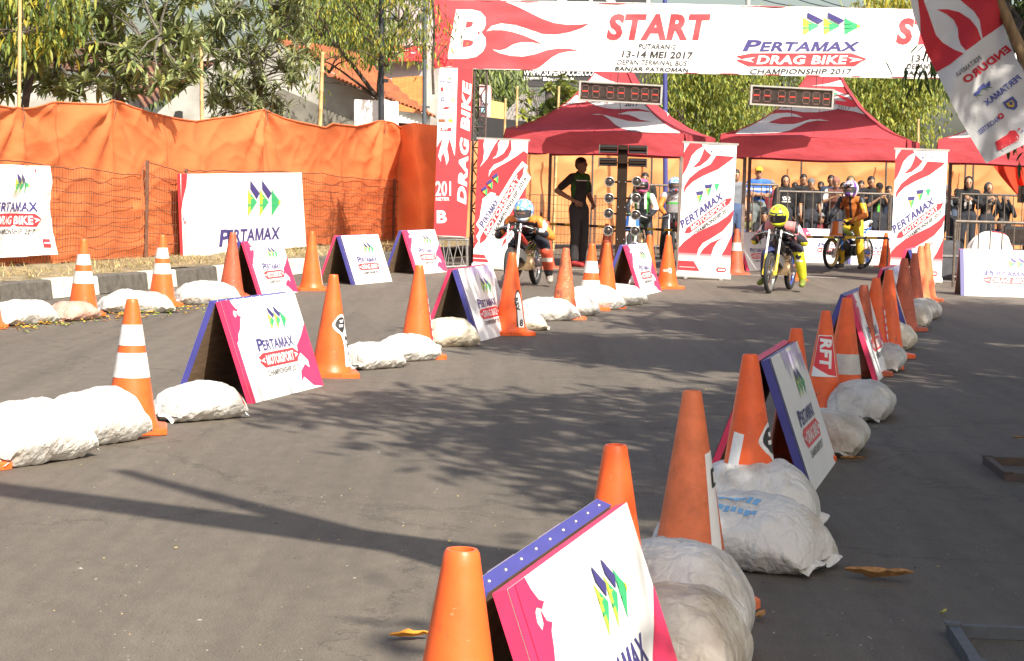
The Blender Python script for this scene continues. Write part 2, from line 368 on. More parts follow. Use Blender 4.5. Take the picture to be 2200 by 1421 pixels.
def lockup(a, x, y, wd, ht, word, L=2, year='2017', logo=True, sh=.25):
    """arrow mark, name, red pill with the event and the championship line, in the box x, y, wd, ht"""
    X = lambda p: x + p / 840 * wd; Y = lambda q: y + q / 388 * ht
    if logo: arrows(a, X(430), Y(0), X(800) - X(430), Y(143) - Y(0), L)
    a.text('P', X(40), Y(172), X(165), Y(244), INKBLUE, .035, sh, L); a.text('ERTAMAX', X(150), Y(184), X(795), Y(244), INKBLUE, .03, sh, L)
    a.poly([(X(0), Y(275)), (X(100), Y(256)), (X(740), Y(256)), (X(840), Y(291)), (X(800), Y(310)), (X(760), Y(338)), (X(80), Y(338)), (X(0), Y(300)), (X(40), Y(293))], INKRED, L)
    for sg, x0 in ((1, 30), (-1, 810)):
        a.poly([(X(x0), Y(297)), (X(x0 + sg * 40), Y(288)), (X(x0 + sg * 95), Y(282)), (X(x0 + sg * 60), Y(297)), (X(x0 + sg * 85), Y(314)), (X(x0 + sg * 45), Y(306))], WHITE, L + 1)
    a.text(word, X(130), Y(270), X(715), Y(326), WHITE, .03, .2, L + 1)
    a.text('CHAMPIONSHIP ' + year, X(90), Y(354), X(745), Y(388), INKBLACK, .018, .2, L)
def plane_map(P, ux, uy, n):
    P, ux, uy, n = map(Vector, (P, ux, uy, n)); return lambda u, v, o: P + ux * u + uy * v + n * o
# ================================================================== the setting
KD = Vector((.275, .961, 0)).normalized(); KN = Vector((-KD.y, KD.x, 0)); K0 = Vector((-5.04, 20.6, 0))   # kerb line and its left normal
def K(a, b, z=0): return K0 + KD * a + KN * b + Vector((0, 0, z))
m = MB(); g = 400
m.add([(-g, -60, -.006), (g, -60, -.006), (g, 700, -.006), (-g, 700, -.006)], [(0, 1, 2, 3)], M("soil", (.13, .10, .065), .9, var=.35, scale=2, bump=.5))
tag(m.build("ground"), kind='structure')
m = MB(); pts = [K(-30, -.02), K(24, -.02), K(24, -90), K(-30, -90)]
m.add([Vector((-1.5, -12, 0)) + Vector((0, 0, 0)), K(-26, -.02), K(60, -.02), (90, 80, 0), (90, -12, 0)], [(0, 4, 3, 2, 1)], asphalt())
tag(m.build("road"), kind='structure')
m = MB()
GRASSY = M("verge_soil", (.30, .23, .13), .95, col2=(.12, .10, .05), scale=7, bump=1., bscale=30)
def vg(u, v):
    a = -14 + 34 * u; b = .13 + v * 9
    return K(a, b, .185 + .04 * noise.noise(Vector((a * 1.3, b * 2, 0))) + .03 * min(1, b / .6))
m.grid(vg, 150, 60, GRASSY)
tag(m.build("verge"), kind='structure')
m = MB(); KB = M("kerb_dark_paint", (.10, .09, .075), .8, var=.35, scale=12, bump=.3); KW = M("kerb_white_paint", (.62, .58, .48), .8, var=.25, scale=9, bump=.3)
KP = [-260, -60, 113, 213, 318, 380, 467, 548, 604, 660, 760, 850, 960]      # where the paint changes, in picture x along the kerb top
KA = [-9.0] + [(hit(x, 600, K0, KN) - K0).dot(KD) for x in KP]
for i in range(len(KA) - 1):
    mt = KW if i in (3, 5, 7, 9) else KB; a0_, a1_ = KA[i], KA[i + 1]; n_ = max(1, round((a1_ - a0_) / .62))
    for k in range(n_):
        p0, p1 = K(a0_ + (a1_ - a0_) * k / n_ + .005, 0), K(a0_ + (a1_ - a0_) * (k + 1) / n_ - .005, 0); vs = []
        for p in (p0, p1):
            for off, z in ((-.01, .003), (.015, .185), (.03, .20), (.14, .203), (.14, .003)): vs.append(p + KN * off + Vector((0, 0, z + .004 * math.sin(i * 5 + k * 3))))
        m.add(vs, [(0, 1, 6, 5), (1, 2, 7, 6), (2, 3, 8, 7), (3, 4, 9, 8), (0, 4, 3, 2, 1), (5, 6, 7, 8, 9)], mt)
tag(m.build("kerb", smooth=False), kind='structure')
m = MB(); LINE = M("worn_white_paint", (.55, .53, .5), .7, var=.3, scale=25)
p, q = G(1130, 577), G(2060, 606); d = (q - p).normalized(); n = Vector((-d.y, d.x, 0))
m.add([x + Vector((0, 0, .004)) for x in (p, q, q + n * .12, p + n * .12)], [(0, 1, 2, 3)], LINE)
tag(m.build("start_line"), kind='structure')
# dry grass tufts and litter on the verge, leaf litter along the left sacks
m = MB(); DRY = [M("dry_grass", (.42, .32, .15), .9), M("dry_grass_dark", (.22, .16, .07), .9), M("green_blade", (.16, .22, .05), .9)]
for i in range(7500):
    a = random.uniform(-8, 17); b = random.uniform(.18, 1.75)
    if noise.noise(Vector((a * 1.1, b * 1.5, 5))) < -.15: continue
    p = K(a, b, .20); h = random.uniform(.03, .1); an = random.uniform(0, 6.28); s = Vector((math.cos(an), math.sin(an), 0)); t = p + Vector((random.gauss(0, .06), random.gauss(0, .06), h))
    m.add([p - s * .006, p + s * .006, t], [(0, 1, 2)], random.choice(DRY[:2] if random.random() < .85 else DRY))
tag(m.build("dry_grass", smooth=False), kind='stuff', label="dry straw coloured grass on the verge below the orange tarp", cat="grass")
LEAFM = [M("fallen_leaf_yellow", (.55, .33, .04), .7), M("fallen_leaf_brown", (.32, .15, .05), .8), M("fallen_leaf_green", (.3, .36, .06), .7)]
m = MB()
for i in range(260):
    t = random.random(); px = -40 + 560 * t; base = G(px, 712 - 58 * t + random.gauss(0, 5)); 
    an = random.uniform(0, 6.28); d = Vector((math.cos(an), math.sin(an), 0)); n = Vector((-d.y, d.x, 0)); L = random.uniform(.04, .1); wv = L * .22
    z = Vector((0, 0, .006 + random.random() * .012))
    m.add([base + z, base + d * L * .5 + n * wv + z * 1.6, base + d * L + z, base + d * L * .5 - n * wv + z * 1.8], [(0, 1, 2, 3)], random.choice(LEAFM))
tag(m.build("leaf_litter", smooth=False), kind='stuff', label="strip of small yellow leaves along the left row of sacks", cat="leaf litter")
m = MB(); GRIT = [M("grit_pale", (.24, .22, .19), .9), M("grit_dark", (.05, .045, .04), .9), M("grit_straw", (.42, .30, .10), .8)]
for i in range(1500):
    px, py = random.uniform(-50, 2250), 640 + 900 * random.random() ** 1.5; p = G(px, py); r = random.uniform(.0015, .0042) * (2 if random.random() < .03 else 1); an = random.uniform(0, 6.28); c, s_ = math.cos(an) * r, math.sin(an) * r; st = random.uniform(.5, 2.2)
    m.add([p + Vector((c * st, s_ * st, 0)), p + Vector((-s_, c, 0)), p + Vector((-c * st, -s_ * st, 0)), p + Vector((s_, -c, 0)), p + Vector((0, 0, r * .8))], [(0, 1, 4), (1, 2, 4), (2, 3, 4), (3, 0, 4)], random.choices(GRIT, (5, 4, 1))[0])
tag(m.build("road_grit", smooth=False), kind='stuff', label="fine grit and tiny leaf bits scattered over the asphalt", cat="grit")
def fallen_leaf(px, py, L, an, mat, label, curl=.25):
    m = MB(); d = Vector((math.cos(an), math.sin(an), 0)); n = Vector((-d.y, d.x, 0)); rows = []
    for i in range(9):
        k = i / 8; wv = L * .17 * math.sin(math.pi * min(1, k * .96 + .04)) ** .7; z = .012 + curl * L * (abs(k - .45) ** 1.5) * .8
        for s in (-1, -.5, 0, .5, 1): rows.append(d * (k - .5) * L + n * wv * s + Vector((0, 0, z + abs(s) * wv * .7 + .01 * noise.noise(Vector((k * 9, s * 3, px))))))
    m.add(rows, [(i * 5 + j, i * 5 + j + 1, i * 5 + j + 6, i * 5 + j + 5) for i in range(8) for j in range(4)], mat)
    tag(m.build("fallen_leaf", loc=G(px, py)), label, "leaf", "fallen leaves on the road")
LB = M("dead_leaf_tan", (.42, .21, .07), .75, var=.35, scale=40, trans=.15)
fallen_leaf(1888, 1249, .24, -.25, LB, "long curled tan dead leaf lying in the shade right of the sacks", .35)
fallen_leaf(882, 1377, .13, .35, M("dead_leaf_orange", (.75, .3, .03), .7, var=.2, scale=30, trans=.15), "orange dead leaf beside the nearest traffic cone")
fallen_leaf(1633, 1335, .09, 1.2, LB, "crumpled brown leaf at the foot of the biggest grey sack", .6)
fallen_leaf(1833, 993, .13, .05, LB, "brown leaf on the road by the white and blue board corner")
fallen_leaf(2026, 1326, .045, .8, M("seed_pod", (.4, .38, .1), .7, var=.3, scale=40), "small yellow green leaf near the grey floor frame", .8)
fallen_leaf(2188, 947, .08, .3, LB, "small brown leaf at the right edge above the floor frame")

# ------------------------------------------------------------------ leaves and trees
def leaf(m, p, d, L, wd, mat, droop=.25, up=Vector((0, 0, 1))):
    d = d.normalized(); s = d.cross(up)
    if s.length < .05: s = d.cross(Vector((1, 0, 0)))
    s.normalize(); nn = s.cross(d)
    q = []
    for k, ww in ((.4, 1), (.75, .75)):
        c = p + d * L * k + Vector((0, 0, -droop * L * k * k)); q += [c - s * wd * ww + nn * wd * .3, c + s * wd * ww + nn * wd * .3, c]
    tip = p + d * L + Vector((0, 0, -droop * L))
    vs = [p] + q + [tip]
    m.add(vs, [(0, 1, 3), (0, 3, 2), (1, 4, 6, 3), (3, 6, 5, 2), (4, 7, 6), (6, 7, 5)], mat)
def rnd_dir(zmin=-1):
    while True:
        v = Vector((random.uniform(-1, 1), random.uniform(-1, 1), random.uniform(-1, 1)))
        if .1 < v.length < 1 and v.z / v.length > zmin: return v.normalized()
def limb(m, a, b, r0, r1, mat, wob=.12, n=5, seg=6):
    a, b = Vector(a), Vector(b); L = (b - a).length; pts = []
    for i in range(n + 1):
        t = i / n; o = Vector((noise.noise(Vector((a.x * 3 + t * 2, b.z, 1))), noise.noise(Vector((a.y + t * 2, b.x * 3, 4))), 0)) * wob * L * math.sin(math.pi * t)
        pts.append(a.lerp(b, t) + o + Vector((0, 0, .1 * L * math.sin(math.pi * t) * (1 if b.z > a.z else .3))))
    m.path(pts, [r0 + (r1 - r0) * i / n for i in range(n + 1)], mat, seg)
BARK = M("bark_grey", (.13, .115, .095), .9, var=.4, scale=14, bump=.8); BARKD = M("bark_dark", (.075, .055, .04), .9, var=.4, scale=14, bump=.8)
def lm(n, c, tr=.3): return M(n, c, .5, var=.25, scale=3, trans=tr, spec=.35)
LG = [lm("leaf_mid_green", (.24, .28, .10)), lm("leaf_dark_green", (.13, .17, .065)), lm("leaf_pale_green", (.33, .37, .19)), lm("leaf_olive", (.30, .29, .09))]
LY = [lm("leaf_yellow_green", (.38, .40, .08), .45), lm("leaf_fresh_green", (.22, .29, .06), .4), lm("leaf_bottle_green", (.085, .13, .035), .4), lm("leaf_yellow", (.45, .36, .04), .4)]
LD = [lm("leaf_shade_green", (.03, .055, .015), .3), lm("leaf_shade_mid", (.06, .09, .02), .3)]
def rosette(m, p, axis, L, n, mats, wd=.16):
    for i in range(n):
        e = random.uniform(-.35, .95); d = rnd_dir(); d = (d - axis * d.dot(axis)).normalized() + axis * e
        leaf(m, p - axis * random.uniform(0, .25) * L, d, L * random.uniform(.7, 1.1), L * wd * random.uniform(.7, 1.1), random.choice(mats), random.uniform(.05, .35))
def hang(m, p, L, n, mats, spread=.16, wd=.11):
    for i in range(n):
        q = p + Vector((random.gauss(0, spread), random.gauss(0, spread), random.gauss(0, spread * .8)))
        d = Vector((random.gauss(0, .5), random.gauss(0, .5), -random.uniform(.3, 1.1))); leaf(m, q, d, L * random.uniform(.6, 1.2), L * wd, random.choice(mats), random.uniform(.1, .5))
def tree(name, label, base, trunk_top, clumps, style, leafL, mats, bark, r=.07, group=None, per=14, cat="tree", spread=.16, sub=None, wd=None, fork=True):
    base = Vector(base); t = thing(name, label, cat, base, group=group); tm = MB(); cm = MB()
    tt = Vector(trunk_top) - base; limb(tm, (0, 0, -.05), tt, r, r * .75, bark, .06, 6, 8)
    hubs = [tt]
    for c in clumps:
        q = Vector(c) - base
        if fork: 
            hb = min(hubs, key=lambda h: (h - q).length + (0 if h.z < q.z else .8)); dd = (hb - q).length
            limb(tm, hb, q, max(.008, min(r * .5, .009 + dd * .013)), .006, bark, .14)
            if len(hubs) < 40: hubs.append(hb.lerp(q, .6)); hubs.append(q)
        if style == 'rosette':
            for k in range(sub or 3):
                ax = (rnd_dir(-.2) + Vector((0, 0, .6))).normalized(); p = q + rnd_dir(-.6) * random.uniform(.05, spread * 2)
                if fork: tm.path([q, p], [.009, .006], bark, 5)
                rosette(cm, p, ax, leafL, per, mats, wd or .14)
        else:
            for k in range(sub or 4): hang(cm, q + rnd_dir() * random.uniform(0, spread * 2), leafL, per, mats, spread, wd or .11)
    tm.build("trunk", t); cm.build("crown", t, smooth=False)
    return t
def cloud(px0, px1, py0, py1, Y0, Y1, n, keep=None):
    out = []
    while len(out) < n:
        px, py = random.uniform(px0, px1), random.uniform(py0, py1)
        if keep and not keep(px, py): continue
        out.append(at(px, py, random.uniform(Y0, Y1)))
    return out
# frangipani-like trees behind the tarp
kA = lambda x, y: y < 205 - .18 * max(0, x - 250) and noise.noise(Vector((x * .018, y * .02, 2))) > -.22
tree("frangipani_tree", "broad leafed tree with rosettes of long leaves, farthest left behind the orange tarp", at(255, 480, 29.0).xy.to_3d(), at(255, 120, 29.0), cloud(-60, 430, -60, 205, 27.0, 31.5, 175, kA), 'rosette', .25, LG[:1] * 3 + LG[1:2] + LG[2:], BARK, .075, per=20, sub=2, spread=.1)
kB = lambda x, y: abs(x - 540) < 108 - max(0, y - 150) * .2 and y < 255 and noise.noise(Vector((x * .03, y * .03, 9))) > -.3
tree("frangipani_tree", "slender tree with pale narrow leaf rosettes standing before the grey gable wall", at(556, 480, 33.6).xy.to_3d(), at(560, 140, 33.6), cloud(430, 660, -60, 262, 32.8, 34.6, 120, kB), 'rosette', .25, LG[2:3] * 3 + LG[:2] + LG[3:], BARK, .06, per=22, sub=2, spread=.09, wd=.085)
kC = lambda x, y: noise.noise(Vector((x * .02, y * .025, 21))) > -.12
tree("weeping_tree", "tree with drooping yellow leaves in the upper left corner", at(60, 480, 27.2).xy.to_3d(), at(60, -60, 27.2), cloud(-70, 165, -70, 85, 25.8, 27.4, 40, kC), 'hang', .17, LY[:3] * 2 + LY[3:], BARKD, .06, per=12, sub=3, spread=.13)
# open branching mango-like tree beside the lamp posts
kD = lambda x, y: y < 128 - .0006 * (x - 790) ** 2 + 25 * math.sin(x * .05) and noise.noise(Vector((x * .022, y * .025, 33))) > -.16
tree("mango_tree", "open crowned tree with narrow yellow green leaves and dark branches beside the black lamp post", at(812, 480, 37.6).xy.to_3d(), at(812, 212, 37.6), cloud(585, 930, -70, 150, 36.2, 39, 105, kD) + [at(640, 165, 37.4), at(672, 180, 37.4)], 'hang', .115, LY + LY[1:3] + LY[:1], BARKD, .085, per=17, sub=3, spread=.13)
tree("mango_branch", "leafy yellow green twigs reaching in front of the left end of the start banner", at(925, 480, 30.7).xy.to_3d() + Vector((0, 0, 2.6)), at(920, -40, 30.7), [at(940, 130, 30.6), at(960, 40, 30.7), at(975, 85, 30.7), at(948, 62, 30.6), at(930, 10, 30.7), at(925, 95, 30.7)], 'hang', .11, LY + LY[1:3], BARKD, .02, per=9, sub=2, spread=.09, cat="branch")
# trees beyond the tents
BG = "trees beyond the red tents"
for i, (x0, x1, y0, y1, Y, n, lab) in enumerate([(1410, 1640, 120, 310, 50, 120, "weeping leafy tree filling the gap between the left and middle red tents"), (1775, 2010, 120, 320, 47, 130, "yellow green weeping tree between the middle tent and the hanging flag"), (1560, 1800, 60, 250, 56, 90, "weeping tree standing behind the middle red tent")]):
    tree("weeping_tree", lab, at((x0 + x1) / 2, 500, Y).xy.to_3d(), at((x0 + x1) / 2, 330, Y), cloud(x0, x1, y0, y1, Y - 1.2, Y + 1.8, n, lambda x, y: noise.noise(Vector((x * .02, y * .02, 3 + i))) > -.3), 'hang', .12, LY[:1] * 3 + LY[1:3] + LY[:2], BARKD, .14, BG, per=40, sub=3, spread=.26, wd=.17)
tree("leafy_tree", "dark feathery tree behind the small yellow and pink building", at(1075, 420, 58).xy.to_3d(), at(1075, 260, 58), cloud(1030, 1105, 140, 235, 57, 60, 55), 'hang', .28, LG[:2] * 2 + LY[1:2], BARKD, .12, BG, per=10, sub=3, spread=.25)
tree("broadleaf_shrub", "bright green broad leafed shrub rising behind the left tent roof", at(1190, 420, 44).xy.to_3d(), at(1190, 300, 44), cloud(1130, 1245, 170, 285, 43, 45, 40, lambda x, y: y > 165 + abs(x - 1200) * .6), 'rosette', .24, LY[:2] + LG[:1], BARK, .06, per=12, sub=2, spread=.16, wd=.26, cat="shrub")
tree("leafy_tree", "dark tree crown showing above the house roof on the left", at(390, 420, 62).xy.to_3d(), at(390, 200, 62), cloud(330, 440, 80, 190, 60, 64, 60), 'hang', .35, LG[:2], BARKD, .14, BG, per=10, sub=3, spread=.35)
tree("leafy_tree", "far dark tree glimpsed behind the open crowned tree", at(700, 420, 60).xy.to_3d(), at(700, 200, 60), cloud(600, 830, -40, 110, 58, 63, 90), 'hang', .35, LG[:2] + LY[1:2], BARKD, .14, BG, per=9, sub=3, spread=.35)
tree("leafy_tree", "tree crown showing above the start banner beside the hanging flag", at(1925, 420, 75).xy.to_3d(), at(1925, 100, 75), cloud(1885, 1975, -20, 60, 73, 78, 40), 'hang', .4, LY[:1] + LG[:1] + LY[3:], BARKD, .14, BG, per=9, sub=3, spread=.35)
# roadside shade trees on the right, out of frame: what darkens the right side and dapples the road
def up(px, py, h): return G(px, py) + SUND * (h / SUND.z)
SH = []
def shade(pxs, h0, h1, n, rad):
    out = []
    for px, py in pxs:
        for i in range(n):
            p = G(px, py) + Vector((random.gauss(0, rad), random.gauss(0, rad * 1.2), 0)); h = random.uniform(h0, h1); out.append(p + SUND * (h / SUND.z))
    return out
s3 = [(660, 890), (740, 870), (830, 850), (900, 885), (960, 900), (1050, 850), (1150, 920), (1250, 870), (1350, 930), (1450, 880), (1560, 930), (1330, 985), (1020, 960), (1200, 975), (1450, 960), (1550, 870), (1250, 1040), (1180, 1050), (1430, 1055), (1380, 840), (1480, 850), (1420, 910), (1280, 930), (1120, 870)]
s2 = [(1120, 728), (1180, 735), (1250, 745), (1320, 755), (1390, 765), (1460, 775), (1530, 780), (1290, 730), (1380, 740), (1470, 750), (1560, 770), (1420, 690), (1500, 700), (1580, 710), (1660, 720), (1740, 725), (1480, 665), (1560, 660), (1640, 660), (1720, 660), (1800, 665), (1600, 685), (1700, 695), (1800, 700), (1600, 745), (1680, 760), (1880, 690), (1850, 660)]
s1 = [(1990, 760), (2060, 720), (2140, 700), (2190, 760), (2140, 800), (2120, 860), (2190, 880), (1980, 980), (2080, 960), (2170, 980), (1860, 1060), (1960, 1080), (2060, 1080), (2160, 1090), (1850, 1180), (1960, 1200), (2060, 1200), (2160, 1210), (1850, 1330), (1950, 1320), (2050, 1330), (2150, 1330), (1750, 1400), (1850, 1420), (1960, 1420), (2060, 1430), (2160, 1430), (2120, 660), (2190, 680), (2040, 670), (1780, 860), (1750, 940)]
GR = "roadside shade trees on the right"
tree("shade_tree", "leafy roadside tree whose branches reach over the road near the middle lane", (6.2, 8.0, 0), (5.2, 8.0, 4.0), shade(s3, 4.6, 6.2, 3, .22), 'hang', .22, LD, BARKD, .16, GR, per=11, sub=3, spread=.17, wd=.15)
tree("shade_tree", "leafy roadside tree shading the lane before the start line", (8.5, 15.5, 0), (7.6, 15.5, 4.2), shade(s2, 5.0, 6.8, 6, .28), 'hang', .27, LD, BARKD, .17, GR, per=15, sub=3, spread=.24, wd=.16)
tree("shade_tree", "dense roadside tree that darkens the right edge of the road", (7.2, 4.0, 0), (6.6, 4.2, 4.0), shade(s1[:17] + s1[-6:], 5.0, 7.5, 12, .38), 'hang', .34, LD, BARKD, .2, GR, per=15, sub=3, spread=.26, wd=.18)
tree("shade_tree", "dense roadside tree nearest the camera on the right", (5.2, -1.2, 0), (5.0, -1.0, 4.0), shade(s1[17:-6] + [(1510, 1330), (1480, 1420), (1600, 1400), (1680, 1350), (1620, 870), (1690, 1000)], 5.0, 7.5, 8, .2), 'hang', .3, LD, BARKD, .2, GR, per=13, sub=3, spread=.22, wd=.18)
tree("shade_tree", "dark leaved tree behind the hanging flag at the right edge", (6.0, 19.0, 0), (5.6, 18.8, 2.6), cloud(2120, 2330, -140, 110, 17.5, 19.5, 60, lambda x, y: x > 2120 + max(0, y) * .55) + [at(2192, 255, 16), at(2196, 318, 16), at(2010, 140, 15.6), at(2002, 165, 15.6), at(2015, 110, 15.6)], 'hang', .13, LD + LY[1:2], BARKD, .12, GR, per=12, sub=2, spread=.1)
# awning beside the road on the right, out of frame
t = thing("awning", "long dark awning beside the road on the right, shading the kerb side", "awning", (2.9, 4.0, 0)); AW = cloth("awning_cloth", (.05, .07, .06), .05); m = MB(); e0, e1 = Vector((-.35, -1.6, 2.5)), Vector((1.75, 9.0, 2.5))
m.grid(lambda u, v: e0.lerp(e1, u) + Vector((v * 3.4, -v * .6, .55 * v - .08 * math.sin(v * math.pi) + .03 * math.sin(u * 40))), 60, 12, AW); m.build("canopy", t, angle=180)
for k in range(5):
    for v in (0, 3.3): p = e0.lerp(e1, k / 4) + Vector((v + .05, -v * .18, 0)); m = MB(); m.path([(p.x, p.y, 0), (p.x, p.y, 2.5 + v * .16)], .03, BARKD, 8); m.build("post", t)
# ================================================================== houses, poles, fences, tarps
def extr(m, px, Y, th, mat, dY=None):
    """a slab whose front outline is given by picture points at depth Y"""
    f = [at(x, y, Y) for x, y in px]; n = len(f); b = [p + Vector((0, th, 0)) for p in f]
    m.add(f + b, [tuple(range(n))[::-1], tuple(range(n, 2 * n))] + [(i, (i + 1) % n, n + (i + 1) % n, n + i) for i in range(n)], mat)
def tiled(m, a, b, c, d, mat, nu, nv, amp=.05):
    """a tiled roof slope between eave a-b and ridge d-c"""
    a, b, c, d = map(Vector, (a, b, c, d)); n = (b - a).cross(d - a).normalized(); n = n if n.z > 0 else -n
    def fn(u, v):
        p = a.lerp(b, u).lerp(d.lerp(c, u), v); return p + n * (amp * abs(math.sin(u * nu * math.pi)) + amp * 1.2 * ((v * nv) % 1.0) * -1 + .06 * noise.noise(p * .8))
    m.grid(fn, nu * 4, nv * 3, mat)
TILE = M("clay_tiles", (.50, .15, .055), .85, col2=(.25, .085, .04), scale=4, bump=.4); OLDTILE = M("old_clay_tiles", (.24, .10, .055), .9, col2=(.10, .06, .045), scale=6, bump=.4)
PLASTER = M("stained_plaster", (.43, .42, .385), .9, col2=(.20, .19, .17), scale=1.1, bump=.3, lo=.3, hi=.66); LOWPL = M("dark_plaster", (.16, .15, .125), .9, var=.3, scale=2)
h = thing("house", "old house with stained grey gable wall and orange tiled roof behind the tarp", "house", at(640, 480, 41.0).xy.to_3d())
def child(mb, name, p, **k):
    o = mb.build(name, None, **k); o.parent = p; o.matrix_parent_inverse = Matrix.Translation(p.location).inverted(); return o
m = MB(); extr(m, [(300, 420), (318, 262), (350, 232), (455, 142), (590, 88), (706, 150), (830, 228), (870, 420)], 41.0, .25, PLASTER); child(m, "gable_wall", h)
m = MB(); extr(m, [(420, 420), (600, 190), (640, 206), (780, 270), (790, 420)], 40.96, .03, LOWPL); child(m, "dark_wall_base", h)  # darker plaster over the lower part of the gable wall
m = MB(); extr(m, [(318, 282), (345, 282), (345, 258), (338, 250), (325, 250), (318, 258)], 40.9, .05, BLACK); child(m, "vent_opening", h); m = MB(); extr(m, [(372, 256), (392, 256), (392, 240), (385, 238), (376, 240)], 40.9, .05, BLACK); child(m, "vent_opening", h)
m = MB(); tiled(m, at(716, 165, 40.4), at(935, 258, 40.4), at(772, 118, 44.0), at(592, 82, 44.0), TILE, 26, 9); child(m, "roof", h)
m = MB(); tiled(m, at(310, 240, 41.5), at(462, 142, 41.5), at(440, 118, 45.0), at(250, 140, 45.0), OLDTILE, 14, 7, .07); child(m, "side_roof", h)
m = MB(); extr(m, [(360, 140), (368, 128), (470, 105), (472, 128)], 43.0, 2, M("cement_sheet", (.42, .39, .35), .9, var=.25, scale=3)); child(m, "sheet_roof", h)
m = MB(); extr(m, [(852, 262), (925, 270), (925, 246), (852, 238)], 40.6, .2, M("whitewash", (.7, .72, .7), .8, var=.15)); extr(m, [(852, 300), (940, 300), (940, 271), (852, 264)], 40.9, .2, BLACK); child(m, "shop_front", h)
h2 = thing("house", "low house with dark red tiled roof glimpsed through the rosette trees on the left", "house", at(150, 480, 43).xy.to_3d())
m = MB(); tiled(m, at(-60, 150, 43), at(300, 165, 43), at(250, 92, 47), at(-60, 85, 47), OLDTILE, 30, 9, .07); child(m, "roof", h2)
m = MB(); extr(m, [(-60, 420), (-60, 152), (300, 167), (300, 420)], 43.2, .2, PLASTER); child(m, "wall", h2)
h3 = thing("house", "orange roofed house with a rounded white wall right of the grey lamp post", "house", at(890, 480, 43).xy.to_3d())
m = MB(); tiled(m, at(838, 245, 43), at(912, 252, 43), at(912, 160, 45.5), at(842, 168, 45.5), M("orange_roof", (.62, .17, .04), .8, var=.2), 8, 8, .006); child(m, "roof", h3)
m = MB(); extr(m, [(905, 300), (905, 235), (912, 195), (925, 170), (945, 160), (945, 300)], 42.6, .3, PLASTER); child(m, "wall", h3)
b = thing("building", "tall pale concrete building with a red sign band behind the open crowned tree", "building", at(860, 480, 66).xy.to_3d())
m = MB(); extr(m, [(785, 420), (785, -120), (935, -120), (935, 420)], 66, 4, M("pale_concrete", (.42, .36, .36), .9, var=.15, scale=1)); child(m, "wall", b)
for y in (-20, 28, 62):
    for x in (838, 868, 898):
        m = MB(); extr(m, [(x, y + 14), (x, y), (x + 14, y), (x + 14, y + 14)], 65.9, .15, M("far_glass", (.10, .13, .16), .3)); child(m, "window", b)
m = MB(); extr(m, [(800, 131), (800, 96), (916, 100), (916, 132)], 65.5, .3, INKRED); A = Art(); A.text("TOKO", 812, 106, 850, 118, WHITE, .03); A.it.pop()
for k in range(7): A.rect(808 + k * 15, 104 + (k % 3) * 4, 818 + k * 15, 109 + (k % 2) * 6, WHITE, 1)
A.emit(m, lambda u, v, o: at(u, v, 65.5 - o * 8)); child(m, "sign_band", b)
b = thing("building", "small yellow and pink painted building left of the tents", "building", at(1060, 480, 52).xy.to_3d())
m = MB(); extr(m, [(1030, 420), (1030, 182), (1054, 184), (1054, 420)], 52, 2, M("pink_paint", (.68, .38, .38), .8, var=.15)); child(m, "pink_wall", b)
m = MB(); extr(m, [(1054, 420), (1054, 216), (1084, 222), (1084, 420)], 52.3, 2, M("yellow_paint", (.75, .50, .16), .8, var=.12)); child(m, "yellow_wall", b)
m = MB(); extr(m, [(1034, 242), (1034, 228), (1046, 229), (1046, 242)], 51.9, .1, M("blue_pane", (.25, .45, .55), .4)); extr(m, [(1036, 222), (1036, 200), (1050, 201), (1050, 222)], 51.9, .1, WHITE); child(m, "window", b)
m = MB(); extr(m, [(1028, 330), (1028, 250), (1140, 262), (1140, 330)], 51, .3, BLACK); child(m, "dark_shade_slab", b)  # black slab painted in for the dark shade under the roofs
b = thing("house", "grey tiled hip roof beyond the bamboo poles", "house", at(1120, 480, 54).xy.to_3d())
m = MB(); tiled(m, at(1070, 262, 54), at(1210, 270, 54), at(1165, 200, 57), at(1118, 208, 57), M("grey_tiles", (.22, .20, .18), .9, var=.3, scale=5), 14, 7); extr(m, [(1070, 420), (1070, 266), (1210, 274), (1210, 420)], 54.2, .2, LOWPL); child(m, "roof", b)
# billboard behind the start banner
bb = thing("billboard", "black billboard with white web address rising behind the start banner", "billboard", at(1260, 520, 80).xy.to_3d())
m = MB(); extr(m, [(1120, 186), (1118, -60), (1398, -60), (1400, 191)], 80, .5, M("billboard_black", (.03, .028, .03), .6, var=.2)); A = Art()
A.text("WWW.SUPERSOCCER.CO.ID", 1126, 150, 1292, 163, WHITE, .03, .25); A.rect(1126, 165, 1133, 173, WHITE); A.text("supersoccer", 1135, 166, 1164, 173, WHITE, .01); A.rect(1167, 166, 1174, 174, WHITE); A.text("@my_supersoccer", 1176, 167, 1222, 175, WHITE, .01); A.rect(1226, 167, 1232, 175, WHITE)
A.poly([(1192, 20), (1200, -5), (1230, -20), (1300, -20), (1320, -2), (1328, 20), (1316, 20), (1300, -2), (1275, -8), (1235, -6), (1210, 4), (1204, 20)], WHITE, 1); A.ell = None
A.poly([(1388, -60), (1397, -60), (1397, 30), (1390, 30)], WHITE); A.poly([(1255, -40), (1268, 12), (1274, 8), (1265, -40)], WHITE, 2)
A.emit(m, lambda u, v, o: at(u, v, 80 - o * 10)); child(m, "panel", bb)
m = MB(); 
for x in (1180, 1340): m.path([at(x, 520, 80.4), at(x, 150, 80.4)], .16, STEEL)
child(m, "post", bb)
m = MB(); extr(m, [(1128, 212), (1128, 192), (1148, 192), (1150, 212)], 79, .4, STEEL); child(m, "floodlight", bb)
